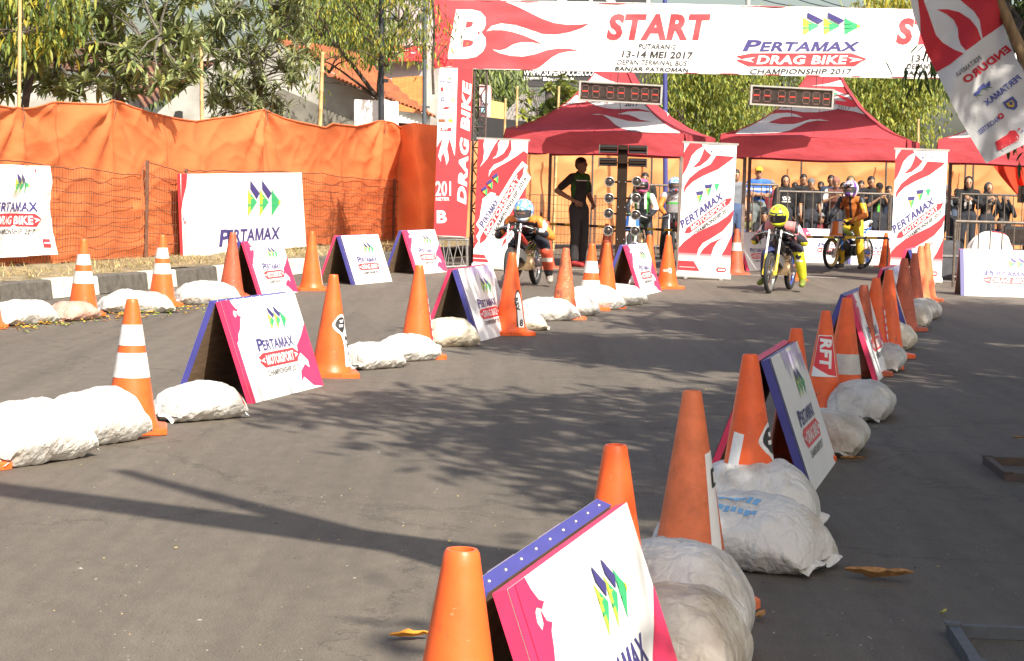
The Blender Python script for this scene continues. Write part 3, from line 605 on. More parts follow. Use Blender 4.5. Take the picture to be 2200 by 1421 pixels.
# bamboo poles and lamp posts
BAM = M("bamboo", (.50, .34, .15), .6, var=.3, scale=7, stretch=(6, 6, .8)); PBLK = M("black_post_paint", (.025, .028, .035), .4, var=.2); PGRY = M("grey_post_paint", (.07, .085, .10), .45); PBLU = M("blue_post_paint", (.05, .055, .20), .45)
def pole(name, label, cat, x0, y0, x1, Y, wpx, mat, group=None, knots=True):
    top = at(x0, y0, Y); bot = at(x1, 540, Y); d = (bot - top).normalized(); bot = top + d * (top.z / -d.z); r = wpx / 2 / F * Y
    t = thing(name, label, cat, bot, group=group); m = MB(); L = (top - bot).length; n = max(4, int(L / .28)) if knots else 8; pts = []; rr = []
    for i in range(n):
        k = i / n
        for kk, f in ((k, 1), (k + .88 / n, 1), (k + .94 / n, 1.18 if knots else 1)): pts.append((top - bot) * kk); rr.append(r * f * (1 - .15 * k))
    pts.append(top - bot); rr.append(r * .85); m.path(pts, rr, mat, 10); o = m.build("shaft", t, angle=60); return t
BP = "bamboo poles behind the tarp and tents"
pole("bamboo_pole", "tall bamboo pole at the left end of the orange tarp, tied with cord", "pole", 43, -20, 38, 25.2, 9, BAM, BP)
pole("bamboo_pole", "bamboo pole standing against the white gable wall", "pole", 432, 80, 436, 30.6, 9, BAM, BP)
pole("bamboo_pole", "leaning bamboo pole beside the dark grey wall", "pole", 693, 112, 678, 34.6, 10, BAM, BP)
pole("bamboo_pole", "bamboo pole rising left of the left tent roof, taller of two", "pole", 1111, 186, 1107, 37.5, 6, BAM, BP)
pole("bamboo_pole", "shorter weathered bamboo pole left of the left tent roof", "pole", 1086, 212, 1078, 37.5, 6, BAM, BP)
pole("bamboo_pole", "bamboo pole leaning in the green shrub beside the tent roof", "pole", 1201, 186, 1188, 40, 6, BAM, BP)
pole("bamboo_pole", "bamboo pole standing where the middle and right tents meet", "pole", 1973, 256, 1971, 37, 6, BAM, BP)
lp = pole("lamp_post", "thick black lamp post in front of the open crowned tree", "lamp post", 820, -160, 818, 37.0, 13, PBLK, knots=False)
m = MB(); m.path([(0, 0, 2.98), (0, 0, 3.04)], .068, PBLK, 12); m.build("collar", lp)
m = MB(); m.path([(0, 0, 3.60), (0, 0, 3.63)], .064, PBLK, 12); m.build("collar", lp)
lp = pole("lamp_post", "thinner grey lamp post left of the start banner", "lamp post", 913, -160, 911, 38.6, 10, PGRY, knots=False)
m = MB(); m.path([(0, 0, 2.6), (0, 0, 2.64)], .045, PGRY, 12); m.build("collar", lp)
pole("lamp_post", "blue painted post behind the left tent", "lamp post", 1428, -120, 1430, 40, 11, PBLU, knots=False)
pole("utility_pole", "top of a concrete utility pole above the start banner", "utility pole", 1607, -80, 1607, 90, 12, M("concrete_pole", (.35, .34, .33), .9), knots=False)
m = MB()
for i, (a, b) in enumerate((((1560, -30), (1790, 20)), ((1650, -30), (1850, 22)), ((1700, -30), (1900, 26)))):
    p, q = at(*a, 90), at(*b, 75); m.path([p.lerp(q, k / 8) - Vector((0, 0, .25 * math.sin(math.pi * k / 8))) for k in range(9)], .02, BLACK, 4)
tag(m.build("power_cable"), "thin black overhead cables crossing the sky above the start banner", "cable")
for x0, x1, y0, y1, lab in ((761, 812, 214, 275, "white sheet signboard left of the black lamp post, leaf shadows on it"), (826, 856, 217, 272, "smaller white sheet signboard right of the black lamp post")):
    t = thing("signboard", lab, "signboard", at(x0, 540, 37.2).xy.to_3d()); m = MB(); extr(m, [(x0, y1), (x0, y0), (x1, y0 + 2), (x1, y1)], 37.2, .03, WHITE); child(m, "panel", t)
    m = MB(); m.beam(at(x0 + 6, 520, 37.25), at(x0 + 6, y0, 37.25), .03, .03, BAM); m.beam(at(x1 - 6, 520, 37.25), at(x1 - 6, y0, 37.25), .03, .03, BAM); child(m, "stake", t)
# ---- the long orange tarp
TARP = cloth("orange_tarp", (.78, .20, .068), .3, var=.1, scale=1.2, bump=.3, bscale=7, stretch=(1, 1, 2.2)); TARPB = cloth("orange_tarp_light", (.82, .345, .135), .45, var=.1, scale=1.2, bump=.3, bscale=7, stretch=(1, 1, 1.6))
FB = 1.6
def fa(px, py=400, b=1.6):
    p = hit(px, py, K(0, b), KN); return (p - K(0, b)).dot(KD), p.z
TOP = [fa(*q) for q in [(-150, 205), (-60, 222), (30, 234), (38, 230), (46, 236), (110, 220), (150, 222), (215, 225), (238, 216), (262, 222), (330, 242), (390, 256), (438, 262), (500, 252), (556, 240), (571, 236), (590, 244), (640, 262), (690, 275), (705, 266), (740, 270), (760, 272), (800, 266), (824, 260), (840, 266), (858, 276)]]
def lerp_tab(tab, a):
    if a <= tab[0][0]: return tab[0][1]
    for (a0, z0), (a1, z1) in zip(tab, tab[1:]):
        if a <= a1: return z0 + (z1 - z0) * (a - a0) / (a1 - a0)
    return tab[-1][1]
PK = [fa(x)[0] for x in (-150, 40, 238, 571, 824)] + [fa(858)[0] + .5]
def folds(a, z, v):
    for i in range(len(PK) - 1):
        if PK[i] <= a <= PK[i + 1]: break
    t = (a - PK[i]) / (PK[i + 1] - PK[i]); sag = 4 * t * (1 - t); up = max(0, (v - .42) / .58)
    f = .085 * up * math.sin(5.2 * (v + .42 * sag) + .9 * noise.noise(Vector((a * .5, z, 1))) + i * 2) * (.15 + sag)
    for s in (0, 1):      # creases fanning out from the tied corners
        d = abs(t - s) * (PK[i + 1] - PK[i]); an = math.atan2(d, max(.02, (1.02 - v) * 2)); rr = math.hypot(d, (1.02 - v) * 2)
        f += .05 * math.exp(-rr * .75) * math.sin(an * 9 + i + s * 2 + noise.noise(Vector((a, z, 4)))) * min(1, rr * 3)
    ridge = lambda q: max(0, 1 - abs(noise.noise(q)) * 2.2)
    f += .04 * ridge(Vector((a * .45 + z * .35, z * .9 - a * .2, 11))) ** 2 + .022 * ridge(Vector((a * 1.1 - z * .5, z * 2.0 - a * .5, 23))) ** 2 + .014 * ridge(Vector((a * 1.7 + z * 1.6, z * 3.4 + a * .3, 31))) ** 2
    lo = 1 - up; f += lo * (.05 * noise.noise(Vector((a * .8 + z * .7, z * .9 - a * .5, 3))) + .028 * ridge(Vector((a * .7 - z * 1.1, z * 1.1 + a * .55, 6))) ** 2)
    return f
A0, A1 = fa(-150)[0], fa(858)[0]
def tarp(u, v):
    a = A0 + (A1 - A0) * u; zt = lerp_tab(TOP, a); zb = .22 + .05 * noise.noise(Vector((a * 1.7, 0, 0))) ; z = zb + (zt - zb) * v
    return K(a, FB, z) - KN * (folds(a, z, v) - .04)
m = MB(); m.grid(tarp, 340, 84, TARP); 
tl = m.build("tarp", angle=180)
for k, (a_, b_) in enumerate(((.18, None), (.39, None), (.60, None), (.82, None))):      # sewn joins down the sheet
    q = MB(); q.grid(lambda u, v: tarp(a_ + .0022 * (u - .5) + .004 * math.sin(v * 4 + k), v) - KN * .006, 2, 60, M("tarp_seam", (.55, .13, .04), .8)); q.build("seam", tl, angle=180)
q = MB(); q.path([tarp(i / 160, 1) - KN * .006 + Vector((0, 0, .004)) for i in range(161)], .011, M("tarp_hem", (.60, .15, .05), .8), 6); q.build("hem", tl)
for a_ in PK[1:5]:
    u_ = (a_ - A0) / (A1 - A0); c_ = tarp(u_, .985); q = MB(); q.path([c_ - KN * .03 + Vector((0, 0, .06)), c_ - KN * .04, c_ - KN * .05 - Vector((0, 0, .10)), c_ - KN * .045 - Vector((.015, 0, .2))], .006, M("tie_cord", (.10, .07, .05), .9), 5); q.build("tie_cord", tl)
tag(tl, "long sunlit orange tarp hung along the verge fence, scalloped top edge", "tarp", "orange tarps")
m = MB(); p0 = K(A1 + .02, FB + .05); p1 = at(946, 480, 33.6).xy.to_3d(); n_ = Vector((-.97, -.26, 0))
m.grid(lambda u, v: p0.lerp(p1, u) + Vector((0, 0, .3 + v * (1.92 + .04 * math.sin(u * 5)))) + n_ * (.05 * math.sin(u * 9 + v * 3) + .03 * noise.noise(Vector((u * 4, v * 5, 2)))), 40, 60, TARP); tag(m.build("tarp", angle=180), "short shaded orange tarp turned away from the sun beside the gate column", "tarp", "orange tarps")
m = MB(); q0, q1 = at(990, 480, 40.3).xy.to_3d(), at(2400, 480, 47).xy.to_3d(); n_ = Vector((q1.y - q0.y, q0.x - q1.x, 0)).normalized()
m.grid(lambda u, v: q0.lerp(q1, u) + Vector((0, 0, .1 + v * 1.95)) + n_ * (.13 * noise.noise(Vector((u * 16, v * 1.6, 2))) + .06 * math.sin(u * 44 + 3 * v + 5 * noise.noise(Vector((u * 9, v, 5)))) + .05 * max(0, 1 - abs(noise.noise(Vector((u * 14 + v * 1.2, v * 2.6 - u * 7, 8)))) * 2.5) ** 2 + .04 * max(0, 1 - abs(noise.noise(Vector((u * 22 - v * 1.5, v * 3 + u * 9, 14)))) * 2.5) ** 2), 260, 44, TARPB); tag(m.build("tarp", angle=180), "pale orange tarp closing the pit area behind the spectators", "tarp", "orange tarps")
for px_, Y_ in ((1187, 40.6), (1268, 41.0), (1395, 41.6), (1716, 43.0), (1898, 43.9), (2068, 44.6), (2085, 44.7)):
    t_ = thing("bamboo_pole", "thin dark stake in front of the pale orange tarp behind the pit", "pole", at(px_, 480, Y_).xy.to_3d(), group="stakes holding the pale orange tarp"); m = MB(); m.path([(0, 0, 0), (.02, 0, 1.0), (.01, 0, 2.1)], .022, STEEL, 6); m.build("shaft", t_)
# ---- wire mesh fences
RUST = M("rusty_wire", (.16, .075, .04), .8, var=.4, scale=20)
def wire_fence(label, fn, length, top, step, loc, posts, rows=8):
    t = thing("wire_fence", label, "fence", loc); m = MB(); L = Vector(loc); k = 0; x = 0.0
    while x < length:
        m.path([fn(x, .05) - L, fn(x + .01, .5) - L, fn(x, top(x)) - L], .0032, RUST, 3, cap=False); x += step * random.uniform(.85, 1.15)
    for j in range(rows + 1):
        pts = []
        for i in range(int(length / .12) + 1):
            a = i * .12; z = top(a) * (j / rows) * .97 + .05; z += .045 * noise.noise(Vector((a * .9, j * 3.1, 0))) + .02 * noise.noise(Vector((a * 4, j, 7))); pts.append(fn(a, z) - L)
        m.path(pts, .0045 if j < rows else .007, RUST, 4, cap=False)
    m.build("wire_mesh", t, smooth=False)
    for a in posts:
        m = MB(); m.beam(fn(a, -.05) - L, fn(a, top(a) + .06) - L, .045, .03, M("rusty_post", (.13, .06, .035), .8, var=.3, scale=12)); m.build("post", t)
    return t
a0, a1 = fa(-40)[0], fa(944)[0]; WL = a1 - a0
WT = [fa(x, y, 1.53) for x, y in ((-40, 350), (105, 357), (200, 368), (305, 384), (306, 352), (384, 372), (390, 372), (560, 372), (650, 374), (760, 384), (850, 392), (944, 396))]
wire_fence("rusty wire mesh fence in front of the long orange tarp", lambda a, z: K(a0 + a, 1.52 + .03 * math.sin(a * 2.3), .18 + z), WL, lambda a: lerp_tab(WT, a0 + a) - .18, .066, K(a0, 1.52, .18), [fa(305)[0] - a0, fa(385)[0] - a0, fa(838)[0] - a0])
w0, w1 = at(1130, 480, 35.6).xy.to_3d(), at(1330, 480, 36.6).xy.to_3d()
wire_fence("low wire mesh fence behind the man in black", lambda a, z: w0.lerp(w1, a / (w1 - w0).length) + Vector((0, 0, z)), (w1 - w0).length, lambda a: 1.05, .07, w0, [.3, 1.4])
# ---- signs tied to the wire fence, artwork traced in picture points onto the fence plane
def fence_sign(name, label, outline, art, b, th=None, wav=0., cat="banner"):
    P0 = K(0, b); c = hit(sum(q[0] for q in outline) / 4, max(q[1] for q in outline), P0, KN)
    t = thing(name, label, cat, c); m = MB()
    def mp(u, v, o):
        p = hit(u, v, P0, KN); return p - c - KN * (o + wav * (math.sin(u * .085 + v * .03) + .8 * noise.noise(Vector((u * .03, v * .02, 1))) + .5 * noise.noise(Vector((u * .1, v * .05, 5)))))
    A = Art(); A.poly(outline, WHITE, 0); art(A); A.emit(m, mp, 9 if wav else None, .004); m.build("printed_sheet", t, angle=70)
    if th:
        m = MB(); f = [hit(x, y, P0, KN) - c + KN * .004 for x, y in outline]; bk = [p + KN * th for p in f]
        m.add(f + bk, [(0, 1, 2, 3), (7, 6, 5, 4)] + [(i, (i + 1) % 4, 4 + (i + 1) % 4, 4 + i) for i in range(4)], M("sign_frame_red", (.45, .04, .05), .6)); m.build("frame", t, smooth=False)
    return t
def art1(A):
    lockup(A, -32, 372, 115, 132, 'DRAG BIKE', 1, logo=False, sh=.1); arrows(A, 28, 372, 40, 46, 1)
    A.rect(95, 514, 109, 532, INKRED); A.rect(97, 521, 107, 524, WHITE, 2); A.text("PERTAMINA", 82, 371, 95, 375, INKGREY, .01, 0, 1); A.rect(80, 363, 82, 372, INKRED)
fence_sign("cloth_banner", "crumpled white cloth banner hanging on the wire fence at the far left", [(-95, 350), (104, 357), (121, 547), (-85, 560)], art1, 1.46, wav=.03)
def art2(A):
    A.poly([(389, 374), (402, 374), (400, 400), (392, 432), (389, 455)], INKRED, 1); arrows(A, 532, 388, 71, 79, 1)
    for st, x0, y0, x1, y1 in (('P', 468, 494, 494, 531), ('ERTAMAX', 487, 494, 602, 522)): A.text(st, x0, y0, x1, y1, INKBLUE, .03, .18, 1, R(3.2))
    A.poly([(393, 465), (396, 472), (394, 478)], INKBLUE, 1); A.poly([(396, 474), (400, 478), (395, 484)], INKRED, 1)
    for k in range(8): A.rect(394 + k * .3, 492 + k * 6, 397 + k * .3, 496 + k * 6, INKLP, 1)
fence_sign("sponsor_board", "large white framed board with blue lettering standing on the verge by the fence", [(387, 374), (648, 371), (658, 530), (394, 557)], art2, 1.40, th=.04, cat="board")
# ================================================================== start gate
YG = 31.0
gx0, gx1 = at(1022, 577, YG), at(2470, 577, YG)
gate = thing("start_gate", "steel truss start gate spanning the road behind the banner", "gate", (gx0.x, YG + .12, 0))
def truss(m, a, b, s, mat, r=.018, step=.3, ax=(Vector((1, 0, 0)), Vector((0, 1, 0)))):
    a, b = Vector(a), Vector(b); cs = [ax[0] * (s * i) + ax[1] * (s * j) for i, j in ((-1, -1), (1, -1), (1, 1), (-1, 1))]
    for c in cs: m.path([a + c, b + c], r, mat, 6)
    n = max(1, int((b - a).length / step))
    for i in range(n):
        p, q = a.lerp(b, i / n), a.lerp(b, (i + 1) / n)
        for k in range(4):
            c, d = cs[k], cs[(k + 1) % 4]; m.path([p + c, (q if i % 2 else q) + d], r * .5, mat, 4); m.path([p + c, p + d], r * .5, mat, 4)
TR = M("truss_steel", (.10, .075, .07), .5, var=.3, scale=20, metal=.3); DKG = M("dark_gate_box", (.03, .028, .03), .6)
gw = gx1.x - gx0.x
for x in (0, gw):
    m = MB(); truss(m, (x, 0, 0), (x, 0, 3.9), .09, TR); m.build("column", gate)
m = MB(); ax = (Vector((0, 1, 0)), Vector((0, 0, 1))); truss(m, (-.62, 0, 3.1), (gw + .3, 0, 3.1), .07, TR, ax=ax, step=.4); truss(m, (-.62, 0, 3.8), (gw + .3, 0, 3.8), .07, TR, ax=ax, step=.4); m.build("cross_beam", gate)
m = MB(); L = Vector(gate.location)
for (x0, y0), (x1, y1), r in (((945, 512), (940, 585), .018), ((1003, 514), (1004, 580), .02), ((944, 514), (1006, 516), .02), ((941, 575), (1004, 572), .018), ((950, 514), (958, 572), .007), ((962, 514), (975, 572), .007), ((972, 572), (985, 514), .007), ((980, 514), (998, 572), .007), ((990, 572), (996, 516), .007), ((955, 572), (966, 516), .007), ((968, 516), (962, 572), .005)): m.path([at(x0, y0, YG) - L, at(x1, y1, YG) - L], r, ZINC, 6)
m.build("base_frame", gate)
m = MB(); extr(m, [(1008, 590), (1008, 508), (1016, 500), (1019, 588)], YG + .2, .1, DKG); child(m, "black_panel", gate)
# banner across the top; artwork in picture points
RED2 = M("banner_red", (.74, .05, .06), .5, var=.05, scale=2)
def bz(x, y): return (920 + x / 3.93, y / 3.93)
sb = thing("start_banner", "wide white and red START banner across the top of the gate", "banner", at(1750, 90, YG - .02))
cB = Vector(sb.location)
def mpB(u, v, o):
    p = at(u, v, YG - .02); return p - cB + Vector((0, -o - .018 * noise.noise(Vector((u * .013, v * .03, 1))) - .008 * math.sin(u * .07 + v * .05), 0))
A = Art(); q = lambda x, y: (x, y + .0208 * (x - 935))
A.poly([q(933, -1), q(1240, -3), q(1600, -2), q(2000, -1), q(2540, -2), q(2540, 146), q(2240, 148), q(1900, 148), q(1550, 147), q(1240, 147), q(932, 147)], WHITE, 0)
red = [(52, 2), (600, 3)] + [(640, 12), (760, 60), (870, 115), (960, 160), (1060, 195), (1180, 212), (1300, 208), (1362, 198), (1300, 235), (1200, 270), (1080, 290), (960, 285), (850, 245), (740, 210), (620, 195), (540, 215), (488, 268), (540, 256), (620, 256), (700, 268), (800, 298), (900, 342), (962, 374), (880, 354), (790, 354), (720, 372), (660, 408), (610, 424), (528, 412), (600, 450), (700, 474), (800, 480), (900, 460), (1000, 425), (1100, 410), (1200, 414), (1275, 431), (1180, 432), (1110, 448), (1050, 480), (990, 528), (945, 565), (905, 584), (48, 574)]
A.poly([bz(*p) for p in red], RED2, 1)
A.text('B', *bz(160, 82), *bz(488, 500), WHITE, .05, .18, 2)
def srow(dx, dy):
    A.text('START', 1303 + dx, 30 + dy, 1527 + dx, 87 + dy, RED2, .045, .2, 1); s = .022
    for st, x0, y0, x1, y1, bo in (('PUTARAN-2', 1372, 94, 1452, 105, .015), ('13-14 MEI 2017', 1336, 109, 1490, 124, .028), ('DEPAN TERMINAL BUS', 1326, 128, 1476, 139, .012), ('BANJAR PATROMAN', 1321, 143, 1480, 155, .024)): A.text(st, x0 + dx, y0 + dy, x1 + dx, y1 + dy, INKBLACK, bo, .15, 1, R(-1.2))
srow(0, 0); srow(622, 9); lockup(A, 1581, 27, 282, 133, 'DRAG BIKE', 1); lockup(A, 2203, 38, 282, 133, 'DRAG BIKE', 1)
m = MB(); A.emit(m, mpB, 11, .008); m.build("printed_sheet", sb, angle=70)
m = MB(); e = [mpB(x, y, -.012) for x, y in (q(933, 0), q(2540, 0), q(2540, 146), q(932, 146))]
for i in range(4): m.path([e[i], e[(i + 1) % 4]], .013, M("hem_dark", (.25, .05, .05), .7), 6)
m.build("hem", sb)
# vertical column banner
cb = thing("column_banner", "tall red column banner reading DRAG BIKE 201 METER B with a white sponsor strip", "banner", at(970, 512, YG - .05)); cB2 = Vector(cb.location)
def mpC(u, v, o): return at(u, v, YG - .05) - cB2 + Vector((0, -o - .012 * math.sin(v * .03 + u * .04), 0))
A = Art(); z6 = lambda x, y: (920 + x / 3.025, 130 + y / 3.025)
A.poly([z6(72, 48), z6(290, 55), z6(272, 700), z6(246, 1152), z6(36, 1140), z6(55, 560)], INKRED, 0)
A.poly([z6(72, 48), z6(192, 50), z6(180, 470), z6(176, 560), z6(172, 622), z6(160, 585), z6(148, 540), z6(138, 510), z6(128, 545), z6(122, 575), z6(130, 610), z6(132, 650), z6(118, 682), z6(112, 640), z6(100, 600), z6(84, 625), z6(82, 660), z6(66, 625), z6(72, 590), z6(86, 545), z6(92, 510), z6(72, 535), z6(56, 565)], WHITE, 1)
A.text('DRAG BIKE', *z6(186, 935), z6(186, 935)[0] + 266, z6(186, 935)[1] + 20, WHITE, .05, .2, 1, R(87.3))
A.text('201', *z6(48, 785), *z6(148, 882), WHITE, .02, 0, 1); A.text('METER', *z6(50, 890), *z6(138, 912), WHITE, .02, 0, 1); A.text('B', *z6(56, 975), *z6(120, 1058), WHITE, .04, 0, 1)
arrows(A, *z6(128, 113), 12, 5, 2); A.text('PERTAMAX', *z6(78, 132), *z6(172, 148), INKBLUE, .01, 0, 2); A.rect(*z6(80, 175), *z6(98, 202), INKRED, 2); A.text('PERTAMINA', *z6(106, 184), *z6(174, 196), INKGREY, .01, 0, 2)
for (x, y, c) in ((82, 238, INKBLUE), (150, 240, INKYEL)): A.poly([z6(x + 12 + 13 * math.cos(k * 1.047), y + 15 + 16 * math.sin(k * 1.047)) for k in range(6)], c, 2); A.poly([z6(x + 12 + 6 * math.cos(k * 1.047), y + 15 + 8 * math.sin(k * 1.047)) for k in range(6)], WHITE, 3)
A.poly([z6(90, 318), z6(112, 300), z6(146, 306), z6(126, 318)], INKRED, 2); A.text('FASTRON', *z6(80, 345), *z6(152, 356), INKRED, .01, .2, 2); A.rect(*z6(66, 382), *z6(110, 402), M("brown_print", (.25, .08, .03), .6), 2); A.rect(*z6(132, 382), *z6(160, 402), INKYEL, 2); A.rect(*z6(80, 438), *z6(150, 460), INKRED, 2); A.text('RFT', *z6(88, 442), *z6(130, 456), WHITE, .03, .2, 3)
m = MB(); A.emit(m, mpC, 14, .004); m.build("printed_sheet", cb, angle=70)
m = MB(); m.path([mpC(*z6(36, 1140), -.01), mpC(*z6(246, 1152), -.01)], .012, ZINC, 6); m.build("bottom_rail", cb)
# LED timing displays hanging below the banner
DISP = M("display_glass", (.035, .026, .024), .12, var=.5, scale=9); ALU = M("aluminium_edge", (.36, .34, .31), .5, metal=.3, var=.15)
dl, dt, dp = new_mat("led_red"); dp.inputs['Base Color'].default_value = (.5, .03, .02, 1); dp.inputs['Emission Color'].default_value = (1, .06, .03, 1); dp.inputs['Emission Strength'].default_value = .1
SEGOFF = M("led_segment_dark", (.10, .045, .04), .5)
for px, py, lab in ((1333, 200, "left timing display hanging under the banner, red digits"), (1701, 209, "right timing display hanging under the banner, red digits")):
    Y = YG - .06; c = at(px, py, Y); t = thing("timing_display", lab, "display", c, group="timing displays under the start banner", rot=(0, R(1.6), 0))
    m = MB(); W_, H_ = 1.2, .27
    for s in (-1, 1): m.box((0, 0, s * (H_ / 2)), (W_ + .03, .1, .022), ALU); m.box((s * W_ / 2, 0, 0), (.028, .1, H_ - .02), ALU)
    m.build("frame", t, smooth=False); m = MB(); m.box((0, .02, 0), (W_ - .02, .06, H_ - .03), DISP); m.build("screen", t, smooth=False)
    for k, x in enumerate((-.5, -.34, -.13, .03, .23, .38, .53)):
        m = MB(); x -= .02
        for zz in (-.095, 0, .095): m.box((x, -.0135, zz * .9), (.085, .006, .017), dl if zz == 0 else SEGOFF)
        for sx in (-1, 1):
            for zz in (-.045, .045): m.box((x + sx * .05, -.0135, zz * .9), (.012, .006, .065), SEGOFF)
        m.build("digit", t, smooth=False)
    for x in (-.05, .35): m = MB(); m.path([(x, .02, H_ / 2), (x + .01, .1, .62)], .006, BLACK, 5); m.build("hanging_wire", t)
    m = MB(); m.path([(0, -.01, -.14), (.03, .02, -.33)], .005, BLACK, 5); m.build("hanging_wire", t)
# ================================================================== tents
TRED = cloth("tent_red", (.45, .062, .075), .2, var=.16, scale=2.2, bump=.7, bscale=5, stretch=(1, 1, 2.5)); TWHT = cloth("tent_white", (.70, .69, .67), .18, var=.1, scale=2, bump=.5, bscale=5, stretch=(1, 1, 2.5))
PROF = [(1, 0), (.86, .065), (.73, .15), (.57, .30), (.42, .48), (.27, .75), (.21, .89), (.12, 1.12), (.0, 1.42)]
def pw(t):
    k = t * (len(PROF) - 1); i = min(int(k), len(PROF) - 2); f = k - i; return PROF[i][0] + (PROF[i + 1][0] - PROF[i][0]) * f, PROF[i][1] + (PROF[i + 1][1] - PROF[i][1]) * f
HT, ZE, YAW = 1.38, 2.09, R(-15)
def tent(label, px, Y, front, right, legs):
    c = at(px, 480, Y).xy.to_3d(); t = thing("canopy_tent", label, "tent", c, group="red canopy tents behind the start line"); Rm = Matrix.Rotation(YAW, 3, 'Z')
    def P(side, s, tt):
        wv, z = pw(tt); sag = -.05 * (1 - s * s) * math.sin(math.pi * min(1, tt * 1.2)); v = Vector((s * wv * HT, -wv * HT, ZE + z + sag)); return Matrix.Rotation(side * math.pi / 2, 3, 'Z') @ v
    m = MB()
    for side in range(4):
        m.grid(lambda u, v: Rm @ P(side, u * 2 - 1, v), 24, 32, TRED)
    def inv(side):
        nrm = Rm @ (Matrix.Rotation(side * math.pi / 2, 3, 'Z') @ Vector((0, -.55, .83)))
        def f(u, v, o):
            d = Rm.transposed() @ ray(u, v); d = Matrix.Rotation(-side * math.pi / 2, 3, 'Z') @ d; e = Matrix.Rotation(-side * math.pi / 2, 3, 'Z') @ (Rm.transposed() @ (CAMP - c)); lo, hi = 0., 1.
            for _ in range(26):
                md = (lo + hi) / 2; wv, z = pw(md); k = (-wv * HT - e.y) / d.y; x = (e.x + d.x * k) / max(wv * HT, 1e-3); s = max(-1.02, min(1.02, x)); zs = ZE + z - .05 * (1 - s * s) * math.sin(math.pi * min(1, md * 1.2))
                if e.z + d.z * k > zs: lo = md
                else: hi = md
            wv, z = pw(md); return Rm @ P(side, max(-1, min(1, s)), md) + nrm * (o + .004)
        return f
    A = Art(); front(A); A.emit(m, inv(0), 9, .005)
    A = Art(); right(A); A.emit(m, inv(1), 9, .005)
    for sx in (-1, 1):      # piping sewn along the hips of the front slope, guy ropes
        m.path([Rm @ (P(0, sx, k / 24) + Vector((0, -.008, .012))) for k in range(25)], .009, TRED, 5)
    m.path([Rm @ (P(0, 0, k / 24) + Vector((0, -.006, .008))) for k in range(23)], .004, TRED, 4)
    m.build("roof", t, angle=60)
    for side in range(4):
        m = MB(); rs = Rm @ Matrix.Rotation(side * math.pi / 2, 3, 'Z')
        m.grid(lambda u, v: rs @ Vector(((u * 2 - 1) * HT, -HT - .006 - .035 * v - .03 * v * noise.noise(Vector((u * 5 + px, v * 2, side))) - .012 * math.sin(u * 22 + side + v), ZE - v * .33 - .012 * math.sin(u * 9 + px) * v)), 60, 10, TRED); m.build("valance", t, angle=180)
    for i, (sx, sy) in enumerate(((-1, -1), (1, -1), (1, 1), (-1, 1))):
        p = Rm @ Vector((sx * (HT - .04), sy * (HT - .04), 0))
        if i in legs: p = legs[i] - c
        m = MB(); m.beam(p, p + Vector((0, 0, 2.04)), .05, .05, M("tent_leg_steel", (.17, .13, .115), .5, var=.25, scale=12)); m.box(p + Vector((0, 0, .012)), (.11, .11, .02), ZINC); m.build("leg", t, smooth=False)
    return t
z1 = lambda x, y: (1180 + x / 7.107, 130 + y / 7.107)
def f1(A):
    A.poly([z1(*p) for p in [(645, 833), (740, 826), (830, 848), (920, 905), (1000, 985), (1100, 1045), (1250, 1085), (1500, 1112), (1900, 1130), (2000, 1120), (1960, 990), (1900, 880), (1700, 640), (1500, 600), (600, 600), (600, 642), (700, 692), (850, 735), (1000, 752), (1150, 750), (1350, 745), (1500, 775), (1640, 842), (1550, 803), (1400, 785), (1200, 790), (1040, 830), (1200, 835), (1300, 870), (1400, 918), (1560, 940), (1400, 948), (1200, 932), (1000, 882), (850, 842)]], TWHT, 1)
    A.poly([z1(*p) for p in [(480, 345), (560, 270), (620, 215), (700, 205), (760, 240), (860, 290), (1030, 350), (1030, 420), (480, 420)]], TWHT, 1)
    A.poly([z1(*p) for p in [(30, 760), (180, 650), (420, 540), (560, 590), (560, 640), (420, 660), (250, 690), (110, 740)]], TWHT, 1)
    A.text('2017', *z1(1150, 655), *z1(1370, 715), INKBLACK, .03, .2, 2); A.text('2017', *z1(340, 622), *z1(460, 660), INKGREY, .02, .2, 2, R(8))
def r1(A):
    A.poly([z1(*p) for p in [(1640, 380), (1700, 440), (1860, 620), (2010, 790), (2060, 860), (1990, 850), (1860, 800), (1800, 860), (1790, 760), (1760, 680), (1700, 600)]], TWHT, 1)
    for k in range(3): A.poly([z1(1720, 545 + k * 45), z1(1830, 575 + k * 40), z1(1860, 600 + k * 40), z1(1730, 560 + k * 45)], INKRED, 2)
tent("left red canopy tent with grey white flame print on its front slope", 1312, 32.95, f1, r1, {})
z2 = lambda x, y: (1580 + x / 5.5, 150 + y / 5.5)
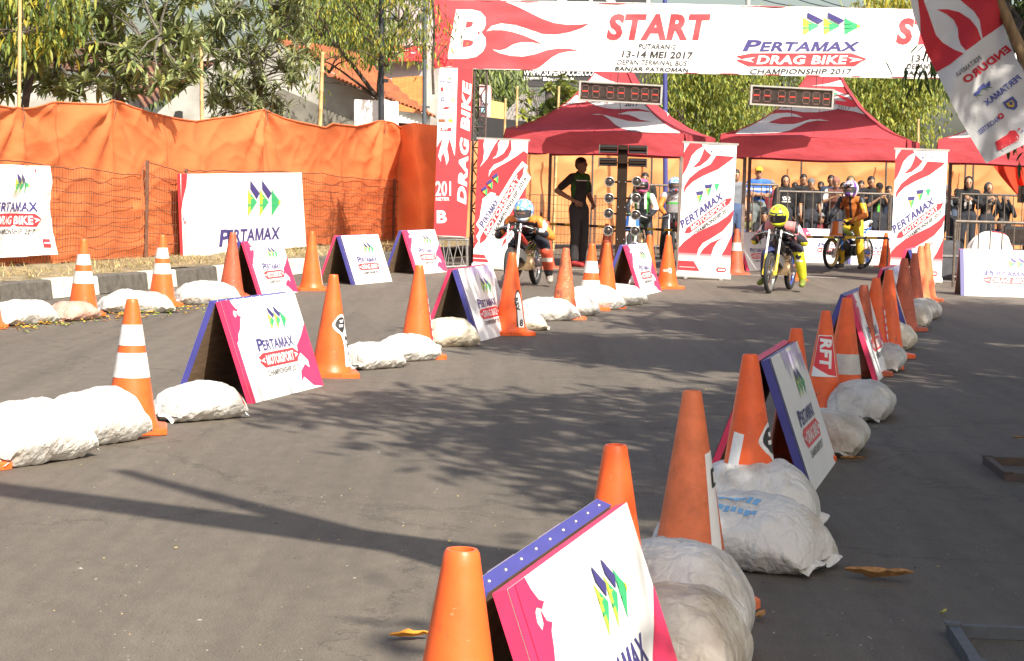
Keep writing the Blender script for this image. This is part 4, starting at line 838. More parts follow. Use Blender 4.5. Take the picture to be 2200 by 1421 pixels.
def f2(A):
    A.poly([z2(*p) for p in [(0, 765), (250, 762), (520, 752), (640, 725), (740, 680), (840, 630), (960, 608), (1110, 612), (1000, 592), (880, 595), (780, 625), (690, 648), (540, 650), (390, 630), (470, 598), (560, 568), (680, 560), (800, 572), (720, 535), (620, 515), (500, 520), (340, 545), (420, 500), (520, 480), (640, 482), (800, 510), (960, 510), (1080, 495), (1210, 472), (1400, 500), (1560, 545), (1695, 582), (1700, 560), (1640, 440), (1500, 440), (1300, 420), (380, 430), (300, 530), (150, 640)]], TWHT, 1)
    A.poly([z2(*p) for p in [(900, 198), (1100, 168), (1300, 112), (1440, 112), (1530, 180), (1560, 240), (1500, 215), (1430, 245), (1330, 210), (1180, 205)]], TWHT, 1)
    A.poly([z2(*p) for p in [(1170, 250), (1300, 300), (1460, 315), (1540, 290), (1570, 260), (1600, 330), (1590, 390), (1540, 420), (1400, 470), (1170, 460)]], TWHT, 1)
    A.poly([z2(*p) for p in [(1180, 372), (1400, 395), (1460, 430), (1400, 455), (1180, 415)]], INKRED, 2); A.text('2017', *z2(1200, 430), *z2(1370, 475), INKGREY, .02, .2, 2, R(-5)); A.text('2017', *z2(555, 445), *z2(690, 462), INKBLACK, .02, .2, 2)
    A.poly([z2(*p) for p in [(1190, 300), (1300, 330), (1420, 390), (1340, 395), (1240, 340)]], INKRED, 2); A.poly([z2(1172, 280), z2(1215, 292), z2(1175, 310)], INKGREEN, 2)
def r2(A):
    A.poly([z2(*p) for p in [(1640, 330), (1720, 400), (1790, 490), (1740, 500), (1700, 480), (1650, 440), (1620, 400)]], TWHT, 1)
    A.poly([z2(1640, 400), z2(1680, 375), z2(1720, 385), z2(1660, 410)], INKRED, 2)
tent("middle red canopy tent with grey white flame print, behind the right timing display", 1762, 32.75, f2, r2, {0: G(1592, 587)})
tent("right red canopy tent half hidden by the hanging flag", 2215, 32.6, lambda A: A.poly([(2005, 298), (2060, 298), (2140, 292), (2230, 250), (2200, 200), (2120, 225), (2060, 270)], TWHT, 1), lambda A: None, {})
# ================================================================== roll-up stands
def rollup(px, py, label, art, rz=0., lean=0., base=None):
    c = G(px, py); W_, H_ = .74, 1.93
    t = thing("rollup_banner", label, "rollup banner", c, group="rollup banners at the start line", rot=(0, lean, rz))
    A = Art(); A.rect(0, 0, 1, 1, base or WHITE, 0); art(A); m = MB()
    A.emit(m, lambda u, v, o: Vector(((u - .5) * W_ + 0, -o - .012 * math.sin(v * 3) - .004 * math.sin(u * 9 + v * 4), .09 + (1 - v) * (H_ - .1))), .06, .004); m.build("printed_sheet", t, angle=70)
    m = MB(); m.box((0, .01, H_), (W_ + .05, .03, .03), ALU); m.build("top_rail", t, smooth=False)
    m = MB(); m.lathe([(.0, -.39), (.045, -.385), (.05, -.375), (.05, .375), (.045, .385), (0, .39)], M("cassette_white", (.62, .6, .56), .4), 14, (0, .01, .05), Matrix.Rotation(math.pi / 2, 3, 'Y')); m.build("base_cassette", t)
    for s in (-.25, .25):
        m = MB(); m.box((s, 0, .012), (.05, .34, .02), ZINC); m.build("foot", t, smooth=False)
    m = MB(); m.path([(0, .06, .05), (0, .05, H_)], .01, ZINC, 6); m.build("support_pole", t); return t
def art_ru(A):
    P = lambda pts, mat=INKRED, l=1: A.poly(pts, mat, l)
    P([(.105, 0), (.33, 0), (.36, .02), (.25, .05), (.155, .095), (.10, .165), (.06, .205), (0, .25), (0, .08), (.04, .04)])
    P([(.38, .035), (.36, .075), (.30, .135), (.175, .19), (.325, .172), (.46, .125), (.53, .085), (.46, .065)])
    P([(.62, .085), (.97, .09), (.89, .12), (.675, .19), (.40, .245), (.205, .295), (.09, .345), (.03, .40), (.045, .335), (.13, .27), (.305, .205), (.52, .155)])
    P([(1, .5), (.89, .55), (.73, .60), (.52, .645), (.26, .705), (.09, .765), (0, .81), (0, .85), (.36, .85), (.375, .815), (.455, .765), (.63, .72), (.82, .665), (.965, .59), (1, .54)])
    P([(.865, .71), (.73, .75), (.66, .80), (.63, .85), (.41, .85), (.47, .81), (.6, .76)]); P([(1, .69), (1, .85), (.82, .85), (.89, .80)])
    for i, mt in enumerate((M("fade_pink_a", (.74, .20, .22), .5), INKLP, M("fade_pink_c", (.79, .55, .55), .5))):
        a, b = .85 + i * .013, .863 + i * .013
        for x0, x1 in ((0, .36), (.41, .63), (.82, 1)): A.rect(x0, a, x1, b, mt, 1)
    P([(0, .91), (.30, .91), (.42, .985), (0, .985)]); A.rect(.03, .955, .33, .962, INKLP, 2); A.pill(.73, .948, .93, .985, INKRED); A.rect(.77, .96, .9, .973, WHITE, 2)
    A.poly([(.50, .06), (.54, .045), (.55, .055), (.52, .07)], INKBLUE); A.poly([(.56, .03), (.59, .032), (.585, .045)], INKRED); A.poly([(.57, .045), (.60, .05), (.57, .058)], INKYEL); A.text('PERTAMINA', .66, .048, .91, .06, INKGREY, .015, 0, 1)
    T0 = A.T; cx, cy, k = .5, .53, .8 / 1.88   # lettering climbs to the right
    an = R(38); ca, sa = math.cos(an), math.sin(an)
    def tf(u, v): u, v = u * .90, v * 1.1; return (cx - .01 + u * ca + v * sa, cy + (-u * sa + v * ca) * k)
    A.T = tf; A.text('P', -.60, -.15, -.475, -.02, INKBLUE, .04, .35, 1); A.text('ERTAMAX', -.49, -.14, .50, -.02, INKBLUE, .03, .35, 1)
    A.poly([(-.62, .06), (-.52, .01), (.5, .01), (.62, .06), (.5, .11), (-.52, .11)], INKRED, 1); A.text('MOTORSPORT', -.46, .024, .47, .098, WHITE, .03, .3, 2); A.text('CHAMPIONSHIP 2017', -.46, .135, .48, .20, INKBLACK, .02, .3, 1); A.T = T0
    for (x, y), lime in (((.27, .38), 1), ((.43, .325), 1), ((.58, .285), 0)):
        if lime: A.poly([(x, y - .008), (x + .145, y - .018), (x + .13, y + .012), (x + .02, y + .02)], INKBLUE)
        A.poly([(x + .03, y + .022), (x + .135, y + .014), (x + .085, y + .08)], INKGREEN, 1); 
        if lime: A.poly([(x + .03, y + .022), (x + .07, y + .02), (x + .08, y + .07)], INKLIME, 2); A.poly([(x + .03, y + .022), (x + .1, y + .017), (x + .045, y + .035)], INKYEL, 3)
def art_ru16(A):
    P = lambda pts, mat=WHITE, l=1: A.poly(pts, mat, l)
    P([(.13, 0), (.40, 0), (.33, .045), (.26, .10), (.20, .155), (.12, .195), (.06, .225), (.12, .17), (.13, .10), (.11, .04)])
    P([(.45, 0), (.62, 0), (.60, .05), (.52, .105), (.40, .14), (.30, .155), (.38, .125), (.41, .08), (.40, .03)])
    P([(.66, 0), (1, 0), (1, .10), (.92, .08), (.80, .12), (.62, .17), (.45, .21), (.30, .25), (.24, .30), (.25, .25), (.34, .20), (.50, .17), (.62, .13), (.68, .07)])
    P([(0, .88), (.12, .80), (.25, .79), (.40, .74), (.50, .62), (.62, .60), (.62, .66), (.52, .80), (.60, .78), (1, .62), (1, 1), (0, 1)])
    P([(.56, .86), (.60, .80), (.75, .74), (.68, .80), (.60, .84)], INKRED, 2)
    P([(0, .925), (.22, .925), (.32, .985), (0, .985)], INKRED, 2); A.rect(0, .955, .28, .96, WHITE, 3)
    cx, cy, k = .56, .50, .8 / 1.88; an = R(61); ca, sa = math.cos(an), math.sin(an); T0 = A.T
    A.T = lambda u, v: (cx - .06 + u * .86 * ca + v * .86 * sa, cy + .02 + (-u * .86 * sa + v * .86 * ca) * k)
    A.poly([(-.95, -.02), (-.88, -.12), (-.72, -.12), (-.66, -.26), (.10, -.26), (.14, -.12), (.80, -.10), (1.08, -.06), (1.06, .10), (.94, .13), (.88, .30), (-.72, .30), (-.80, .13), (-1.02, .10)], WHITE, 2)
    A.poly([(-.55, -.24), (-.1, -.42), (.12, -.34), (.16, -.22), (-.02, -.2)], WHITE, 2)
    A.text('P', -.64, -.21, -.52, -.06, INKBLUE, .03, .2, 3); A.text('ERTAMAX', -.52, -.18, .06, -.06, INKBLUE, .028, .2, 3)
    A.poly([(-.98, .04), (-.84, -.03), (.80, -.03), (1.02, .03), (.84, .105), (-.84, .105)], INKRED, 3); A.text('MOTORSPORT', -.74, -.01, .76, .09, WHITE, .03, .2, 4); A.text('CHAMPIONSHIP 2016', -.66, .145, .82, .235, INKBLACK, .02, .2, 3); A.T = T0
    for (x, y) in ((.10, .40), (.20, .345), (.31, .295)):
        A.poly([(x, y), (x + .10, y - .035), (x + .12, y - .01), (x + .03, y + .02)], INKBLUE, 4); A.poly([(x + .04, y + .022), (x + .13, y - .008), (x + .13, y + .055)], INKGREEN, 4); A.poly([(x + .04, y + .022), (x + .09, y + .005), (x + .1, y + .04)], INKLIME, 5)
    A.text('PERTAMINA', .80, .025, .97, .035, INKGREY, .01, 0, 2)
rollup(1069, 582, "red rollup banner of the 2016 championship beside the gate column", art_ru16, R(-8), R(1.0), INKRED)
rollup(1511, 601, "white and red rollup banner in the middle, next to the starting lights", art_ru, R(-6), R(1.2))
rollup(1966, 609, "white and red rollup banner at the right behind the row of cones", art_ru, R(-4), R(.6))
# ================================================================== traffic cones
ORG = M("cone_orange", (.80, .115, .022), .42, var=.16, scale=7, bump=.12, bscale=14, spec=.4); ORGD = M("cone_orange_dirty", (.70, .13, .045), .6, col2=(.36, .10, .045), scale=9, bump=.2, lo=.3, hi=.52)
ORGSH = M("cone_shaded_orange", (.44, .085, .035), .55, var=.22, scale=7, bump=.15); ORGP = M("cone_faded_orange", (.72, .17, .06), .6, var=.25, scale=8)  # the darker orange has shade painted in, for cones standing in shade
BANDW = M("reflective_white", (.74, .68, .63), .35, var=.12, scale=14, bump=.1); BANDD = M("reflective_dirty", (.64, .58, .52), .4, col2=(.25, .2, .17), scale=10, lo=.2, hi=.42); BANDS = M("reflective_silver", (.5, .48, .45), .3, var=.2, scale=10)
def star(A, cx, cy, r, mat, L, n=7, k=.7, sq=1.0):
    A.poly([(cx + r * sq * (1 if i % 2 else k) * math.cos(i * math.pi / n), cy + r * (1 if i % 2 else k) * math.sin(i * math.pi / n)) for i in range(2 * n)], mat, L, 3)
def st_flame(A):      # white outlined black scribble sticker
    A.poly([(.02, .30), (.05, .27), (.09, .27), (.12, .31), (.12, .36), (.16, .42), (.19, .55), (.21, .62), (.12, .63), (.10, .5), (.07, .41), (.03, .38), (.00, .34)], WHITE, 1, 3)
    A.poly([(.03, .305), (.055, .285), (.09, .29), (.105, .32), (.10, .355), (.08, .39), (.05, .37), (.02, .34)], INKBLACK, 2, 3); A.poly([(.05, .305), (.085, .302), (.08, .32), (.055, .322)], WHITE, 3); A.poly([(.045, .335), (.085, .335), (.08, .35), (.05, .352)], WHITE, 3)
    for i in range(4): A.poly([(.10 + i * .022, .41 + i * .05), (.135 + i * .015, .42 + i * .05), (.15 + i * .014, .445 + i * .05), (.11 + i * .02, .44 + i * .05)], INKBLACK, 2)
def st_text(A):
    A.poly([(.05, .34), (.10, .33), (.16, .55), (.17, .63), (.09, .64), (.07, .5)], INKBLACK, 1, 3); A.poly([(.06, .35), (.095, .345), (.152, .55), (.16, .62), (.10, .627), (.08, .5)], WHITE, 2, 3)
    A.text('RSV', .075, .37, .19, .41, INKBLACK, .05, 0, 3, R(-72)); A.text('8', .105, .555, .145, .615, INKBLACK, .04, 0, 3)
def st_white(A): A.poly([(.075, .20), (.12, .19), (.20, .62), (.15, .64)], WHITE, 1); A.poly([(.105, .25), (.14, .24), (.15, .30), (.115, .31)], INKBLACK, 2); A.poly([(.118, .26), (.134, .256), (.14, .29), (.124, .295)], WHITE, 3)
def st_red(A):
    A.poly([(.07, .22), (.10, .22), (.20, .62), (.13, .64)], INKRED, 1)
    for i in range(6): A.poly([(.082 + i * .012, .25 + i * .06), (.108 + i * .014, .24 + i * .06), (.118 + i * .014, .275 + i * .06), (.09 + i * .012, .288 + i * .06)], WHITE, 2)
def st_rft(A):
    A.poly([(-.045, .16), (.055, .16), (.105, .43), (-.085, .43)], WHITE, 1); A.poly([(-.04, .165), (.05, .165), (.098, .425), (-.078, .40)], INKRED, 2)
    A.text('RFT', .048, .178, .248, .255, WHITE, .05, .12, 3, R(-89)); A.poly([(-.075, .36), (.06, .43), (-.085, .43)], WHITE, 3)
def st_q(A): A.text('Q', .0, .42, .055, .49, WHITE, .06, 0, 1); A.text('RED', -.06, .44, -.005, .47, WHITE, .02, 0, 1)
def st_card(A): A.poly([(.04, .33), (.13, .33), (.15, .47), (.06, .47)], WHITE, 1); A.poly([(.05, .34), (.122, .34), (.13, .375), (.055, .375)], INKGREY, 2)
def st_left(A): A.poly([(-.10, .30), (-.055, .31), (-.13, .60), (-.19, .60)], WHITE, 1); st_flame(A)
def cone(px, py, label, h=.69, mat=None, bands=(), stickers=None, rib=False, rz=None, tilt=0, base=None, bandmat=None, loc=None, dark=None, ph=0.):
    mat = mat or ORG; p = loc if loc is not None else G(px, py, h); p = Vector((p.x, p.y, 0)); k = h / .69
    t = thing("traffic_cone", label, "traffic cone", p, R(random.uniform(8, 22)) if rz is None else rz, group="orange traffic cones", rot=None); t.rotation_euler = (tilt + R(random.uniform(-1, 1)), R(random.uniform(-1, 1)), t.rotation_euler.z)
    rb, rt = .135 * k, .030 * k
    def rad(z): return rt + (rb - rt) * (1 - (z - .035 * k) / (h - .035 * k))
    prof = [(rb + .012, .035 * k), (rb + .006, .05 * k)]; n = 26
    for i in range(1, n):
        z = .05 * k + (h - .05 * k) * i / n; r = rad(z)
        if rib and i in (6, 7, 12, 13): r -= .005
        prof.append((r, z))
    prof += [(rt + .001, h - .006), (rt - .003, h), (rt - .009, h), (rt - .012, h - .05)]
    m = MB(); m.lathe(prof, mat, 40, capb=False, capt=False)
    zr = t.rotation_euler.z
    if stickers:
        A = Art(); stickers(A); vw = math.atan2(-p.y, -p.x) - zr + ph
        def mp(u, v, o):
            z = h - v * k; r = rad(z) + o; a = vw + u * k / max(.05, rad(z)); return Vector((r * math.cos(a), r * math.sin(a), z))
        A.emit(m, mp, .03, .0012)
    m.build("cone_body", t, angle=50)
    m = MB(); b = .185 * k; bm = base or mat; oc = [(-b, -b * .8), (-b * .8, -b), (b * .8, -b), (b, -b * .8), (b, b * .8), (b * .8, b), (-b * .8, b), (-b, b * .8)]
    vs = [(x, y, .002) for x, y in oc] + [(x, y, .028 * k) for x, y in oc] + [(x * .95, y * .95, .036 * k) for x, y in oc]
    m.add(vs, [tuple(range(8))[::-1], tuple(range(16, 24))] + [(i + o, (i + 1) % 8 + o, (i + 1) % 8 + 8 + o, i + 8 + o) for o in (0, 8) for i in range(8)], bm); m.build("base_plate", t, angle=30)
    for z0, z1 in bands:
        m = MB(); za, zb = h * (1 - z1), h * (1 - z0); m.lathe([(rad(za) + .0022, za), (rad(zb) + .0022, zb)], bandmat or BANDW, 40, capb=False, capt=False); m.build("reflective_band", t)
    return t
B2 = ((.19, .345), (.40, .585))
# left row beside the kerb
cone(180, 513, "white banded traffic cone with a torn lower band, between sacks in the left row", .71, bands=((.20, .34), (.42, .58)), bandmat=BANDD)
cone(350, 505, "white banded traffic cone with a scuffed sticker, second banded cone along the kerb", .71, bands=((.18, .33), (.40, .55)), bandmat=BANDD)
cone(499, 500, "shaded plain dark orange traffic cone between the kerb sack and a folding board", .70, ORGSH)
cone(672, 497, "traffic cone with a white vertical sticker, left of the blue edged folding board", .69, stickers=st_white, ph=.15)
cone(-32, 0, "traffic cone mostly cut off at the left edge by the kerb sacks", loc=G(-30, 703))
# middle row
cone(285, 643, "traffic cone with two broad white bands, nearest in the middle row", .695, bands=B2)
cone(715, 590, "traffic cone with a white outlined black scribble sticker, right of the nearest pink board", .69, stickers=st_flame)
cone(900, 570, "traffic cone with a red and white striped sticker, behind the cream sacks", .70, stickers=st_red, ph=.1)
cone(1101, 543, "traffic cone with a white lettered sticker in front of the orange suited rider", .72, stickers=st_text, ph=-.2)
cone(1215, 533, "grimy ribbed traffic cone without bands, in the middle row before the man in black", .70, ORGD, rib=True)
cone(1271, 524, "white banded traffic cone behind the far white sacks of the middle row", .70, bands=((.26, .44), (.55, .80)))
cone(1305, 522, "plain orange traffic cone touching the starting light post", .70)
cone(1437, 505, "traffic cone with a white letter Q sticker left of the middle rollup banner", .69, stickers=st_q)
cone(0, 0, "traffic cone half hidden behind the far small pink board", .69, loc=G(1391, 621))
cone(0, 0, "dark shaded traffic cone behind the starting light post", .69, ORGSH, loc=G(1303, 575))
cone(0, 0, "dark shaded traffic cone behind the orange suited rider", .72, ORGSH, loc=G(1172, 577))
cone(-38, 0, "traffic cone whose base corner shows at the left edge before the nearest sacks", loc=G(-66, 1000))
# right row
cone(985, 1178, "plain orange traffic cone nearest the camera at the bottom of the picture", .715)
cone(1328, 955, "plain traffic cone behind the nearest pink board, small card sticker", .69, stickers=st_card, ph=.0)
cone(1495, 840, "scuffed tall traffic cone with a white sticker strip behind the biggest grey sack", .70, ORGP, stickers=st_white, ph=-.45)
cone(1620, 762, "traffic cone with stickers on both sides, left of the right row's blue edged board", .70, stickers=st_left, ph=.45)
cone(1714, 706, "plain traffic cone peeking out behind the blue edged board of the right row", .66)
cone(1775, 668, "traffic cone with a red RFT sticker in the right row", .63, stickers=st_rft, ph=-.05)
cone(1818, 640, "traffic cone with one broad white band in the right row", .69, bands=((.50, .68),), bandmat=BANDS)
cone(1860, 613, "dark orange traffic cone behind the crimson edged board", .66, ORGSH)
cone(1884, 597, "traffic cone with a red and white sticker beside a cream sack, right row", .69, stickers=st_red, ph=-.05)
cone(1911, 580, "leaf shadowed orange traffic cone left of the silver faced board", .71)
cone(1946, 555, "shaded dark orange traffic cone above the grey sacks at the right row's far end", .70, ORGSH)
cone(1967, 544, "shaded traffic cone left of the dark blue board edge", .69, ORGSH)
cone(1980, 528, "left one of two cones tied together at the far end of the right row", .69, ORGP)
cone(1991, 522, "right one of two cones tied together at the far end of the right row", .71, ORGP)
cone(0, 0, "traffic cone with a silver band half hidden behind the middle rollup banner", .69, ORGSH, bands=((.30, .48),), bandmat=BANDS, loc=G(1580, 590))
cone(1717, 536, "small far traffic cone on the pit floor behind the yellow suited rider", .45)
cone(1905, 500, "traffic cone far back beside the right rollup banner, mostly hidden", .6)
for mt_, c_, lo_ in ((ORG, (.36, .075, .03), .60), (ORGSH, (.22, .05, .03), .58), (ORGP, (.42, .12, .06), .60), (ORGD, (.20, .07, .04), .54)): scuff(mt_, c_, lo_, lo_ + .07, 16, (1, 1, .45)); scuff(mt_, (.80, .36, .20), lo_ + .03, lo_ + .12, 31, (1, 1, 1.6))
for mt_ in (BANDW, BANDD, BANDS): scuff(mt_, (.34, .29, .25), .60, .70, 22)
# ================================================================== folding boards
INNER = M("raw_plywood", (.16, .10, .055), .85, var=.3, scale=9, stretch=(1, 1, 6)); PINKE = M("pink_painted_edge", (.70, .035, .11), .5, var=.12, scale=6); BLUEE = M("blue_painted_edge", (.055, .052, .24), .5, var=.12, scale=6)
BW, BH, BS = 1.2, .60, .215
def flame2(A, x, y, s, mat=INKPINK):
    f = [(0, 0), (.5, 0), (.62, .18), (.80, .34), (1, .40), (.82, .46), (.62, .40), (.50, .44), (.44, .56), (.55, .68), (.70, .62), (.74, .46), (.86, .62), (1.08, .68), (.92, .76), (.80, .95), (.62, 1.15), (.36, 1.3), (.20, 1.55), (0, 1.62)]
    A.poly([(x + a * s * .21, y + b * s * .21) for a, b in f], mat, 1)
def pg_motor(A):
    A.rect(0, 0, BW, .655, WHITE, 0); A.rect(0, 0, .055, .655, INKPINK, 1); flame2(A, .05, 0, .80); 
    A.poly([(BW - a, .655 - b) for a, b in ((0, 0), (.16, .02), (.28, .09), (.34, .06), (.30, .13), (.20, .17), (.14, .14), (.13, .19), (.22, .25), (.27, .22), (.24, .30), (.12, .36), (.03, .42), (0, .44))], INKPINK, 1)
    lockup(A, .30, .07, .66, .445, 'MOTORSPORT', 1, sh=.08)
def pg_drag(A):
    A.rect(0, 0, BW, .655, WHITE, 0); A.rect(0, 0, .05, .655, INKBLUE, 1); PV = M("pale_violet_print", (.52, .45, .66), .5)
    for (x, y, s) in ((.40, .0, .22), (.62, .02, .20), (.84, .0, .22), (1.0, .06, .16)): A.poly([(x, y), (x + s, y), (x + s * .9, y + s * .5), (x + s * .75, y + s * .2), (x + s * .5, y + s * .7), (x + s * .4, y + s * .25), (x + s * .15, y + s * .45)], PV, 1)
    lockup(A, .28, .10, .68, .43, 'DRAG BIKE', 2, sh=.08)
def fold_proto():
    t = thing("folding_board", "", "sign board", (0, 0, 0), group="folding sponsor boards along the lane")
    L = math.hypot(BH, BS)
    # front panel faces -Y: its foot is at y=-BS, its top at y=-.012, z=BH
    for sgn, art, edge, nm in ((-1, pg_motor, PINKE, "pink_edged_panel"), (1, pg_drag, BLUEE, "blue_edged_panel")):
        dn = Vector((0, sgn * BS, -BH)).normalized(); nn = Vector((0, sgn * BH, BS)).normalized(); top = Vector((0, sgn * .034, BH))
        ux = Vector((-sgn, 0, 0)); org = top - ux * BW / 2; m = MB(); k = L / .655
        A = Art(); art(A); A.emit(m, lambda u, v, o: org + ux * u + dn * (v * k) + nn * (o + .001), .3, .0016)
        o = org; b = -.038 if sgn > 0 else -.030
        c = [o, o + ux * BW, o + ux * BW + dn * L, o + dn * L]; cb = [p + nn * b for p in c]
        m.add(c + cb, [(i, (i + 1) % 4, 4 + (i + 1) % 4, 4 + i) for i in range(4)], edge); m.add(cb, [(0, 1, 2, 3)], INNER)
        for i in range(9 if sgn > 0 else 0):
            q = org + ux * (.07 + i * .132) + nn * -.019 - dn * .001
            m.ell(q, .0045, ZINC, n=6, m=4)
        m.build(nm, t, angle=30)
    return t
FB0 = fold_proto(); usedFB = [False]
def board(p0, p1, face, label, sx=1.0, h=None):
    """p0, p1: near and far foot of the visible panel in the picture; face: which panel shows"""
    a, b = G(*p0), G(*p1); d = (b - a); d.z = 0; d.normalize(); n = Vector((-d.y, d.x, 0)); mid = (a + b) / 2
    # visible panel lies towards -n (right of the direction of travel)
    o = FB0 if not usedFB[0] else dup(FB0); usedFB[0] = True
    c = mid + n * BS; o.location = (c.x, c.y, 0); an = math.atan2(d.y, d.x); o.rotation_euler = (0, 0, an + (0 if face == 'm' else math.pi)); o['label'] = label
    if h: o.scale = (1, 1, h)
    return o
board((527, 868), (687, 828), 'm', "white folding board with pink flames beside the broad banded cone, left foreground")
board((547, 640), (641, 627), 'm', "white folding board with pink flames in front of the large white board")
board((760, 612), (833, 605), 'd', "blue edged folding board with pale violet top on the left road edge")
board((893, 590), (955, 584), 'm', "pink flamed folding board nearest the gate column")
board((1012, 737), (1103, 712), 'd', "blue edged folding board among the cream sacks of the middle row")
board((1376, 635), (1412, 627), 'm', "pink flamed board at the far end of the middle row by the starting lights")
o = board((527, 868), (687, 828), 'm', "pink flamed folding board at the bottom of the picture, cut by its edge")
for ch in o.children:
    if ch.name.startswith('blue'): ch.location = (0, .004, .004)
ra, rb = G(1040, 1272, BH), G(1330, 1068, BH); d = (rb - ra).normalized(); c = (ra + rb) / 2 - d * .02; o.location = (c.x, c.y, 0); o.rotation_euler = (0, 0, math.atan2(d.y, d.x)); o.scale = (.96, 1, 1)
board((1723, 1070), (1787, 985), 'd', "blue edged folding board in leaf shade, nearest in the right row")
board((1884, 813), (1902, 798), 'm', "crimson edged folding board behind the RFT cone in the right row", h=1.02)
board((1946, 712), (1964, 700), 'd', "silver looking folding board seen edge on beside the leaf shadowed cone")
board((1985, 642), (2002, 633), 'd', "dark blue edged folding board at the far end of the right row", h=1.02)
o = board((2058, 635), (2270, 640), 'd', "large white folding board facing the camera at the right edge"); c = G(2165, 638) + Vector((.0, BS, 0)); o.location = c; o.rotation_euler = (0, 0, math.pi - R(2.5))
o = board((1990, 640), (2000, 635), 'm', "pink flamed folding board standing crosswise behind the yellow suited rider"); o.location = at(1606, 583, 33.6).xy.to_3d(); o.rotation_euler = (0, 0, R(62))
o = board((1990, 640), (2000, 635), 'm', "white folding board with a pink stripe behind the gold wheeled motorcycle"); o.location = at(1790, 560, 37.5).xy.to_3d(); o.rotation_euler = (0, 0, R(-8)); o.scale = (1.05, 1, 1)
o = board((1990, 640), (2000, 635), 'd', "white folding board whose end shows left of the right rollup banner"); o.location = at(1895, 560, 37.2).xy.to_3d(); o.rotation_euler = (0, 0, R(172))
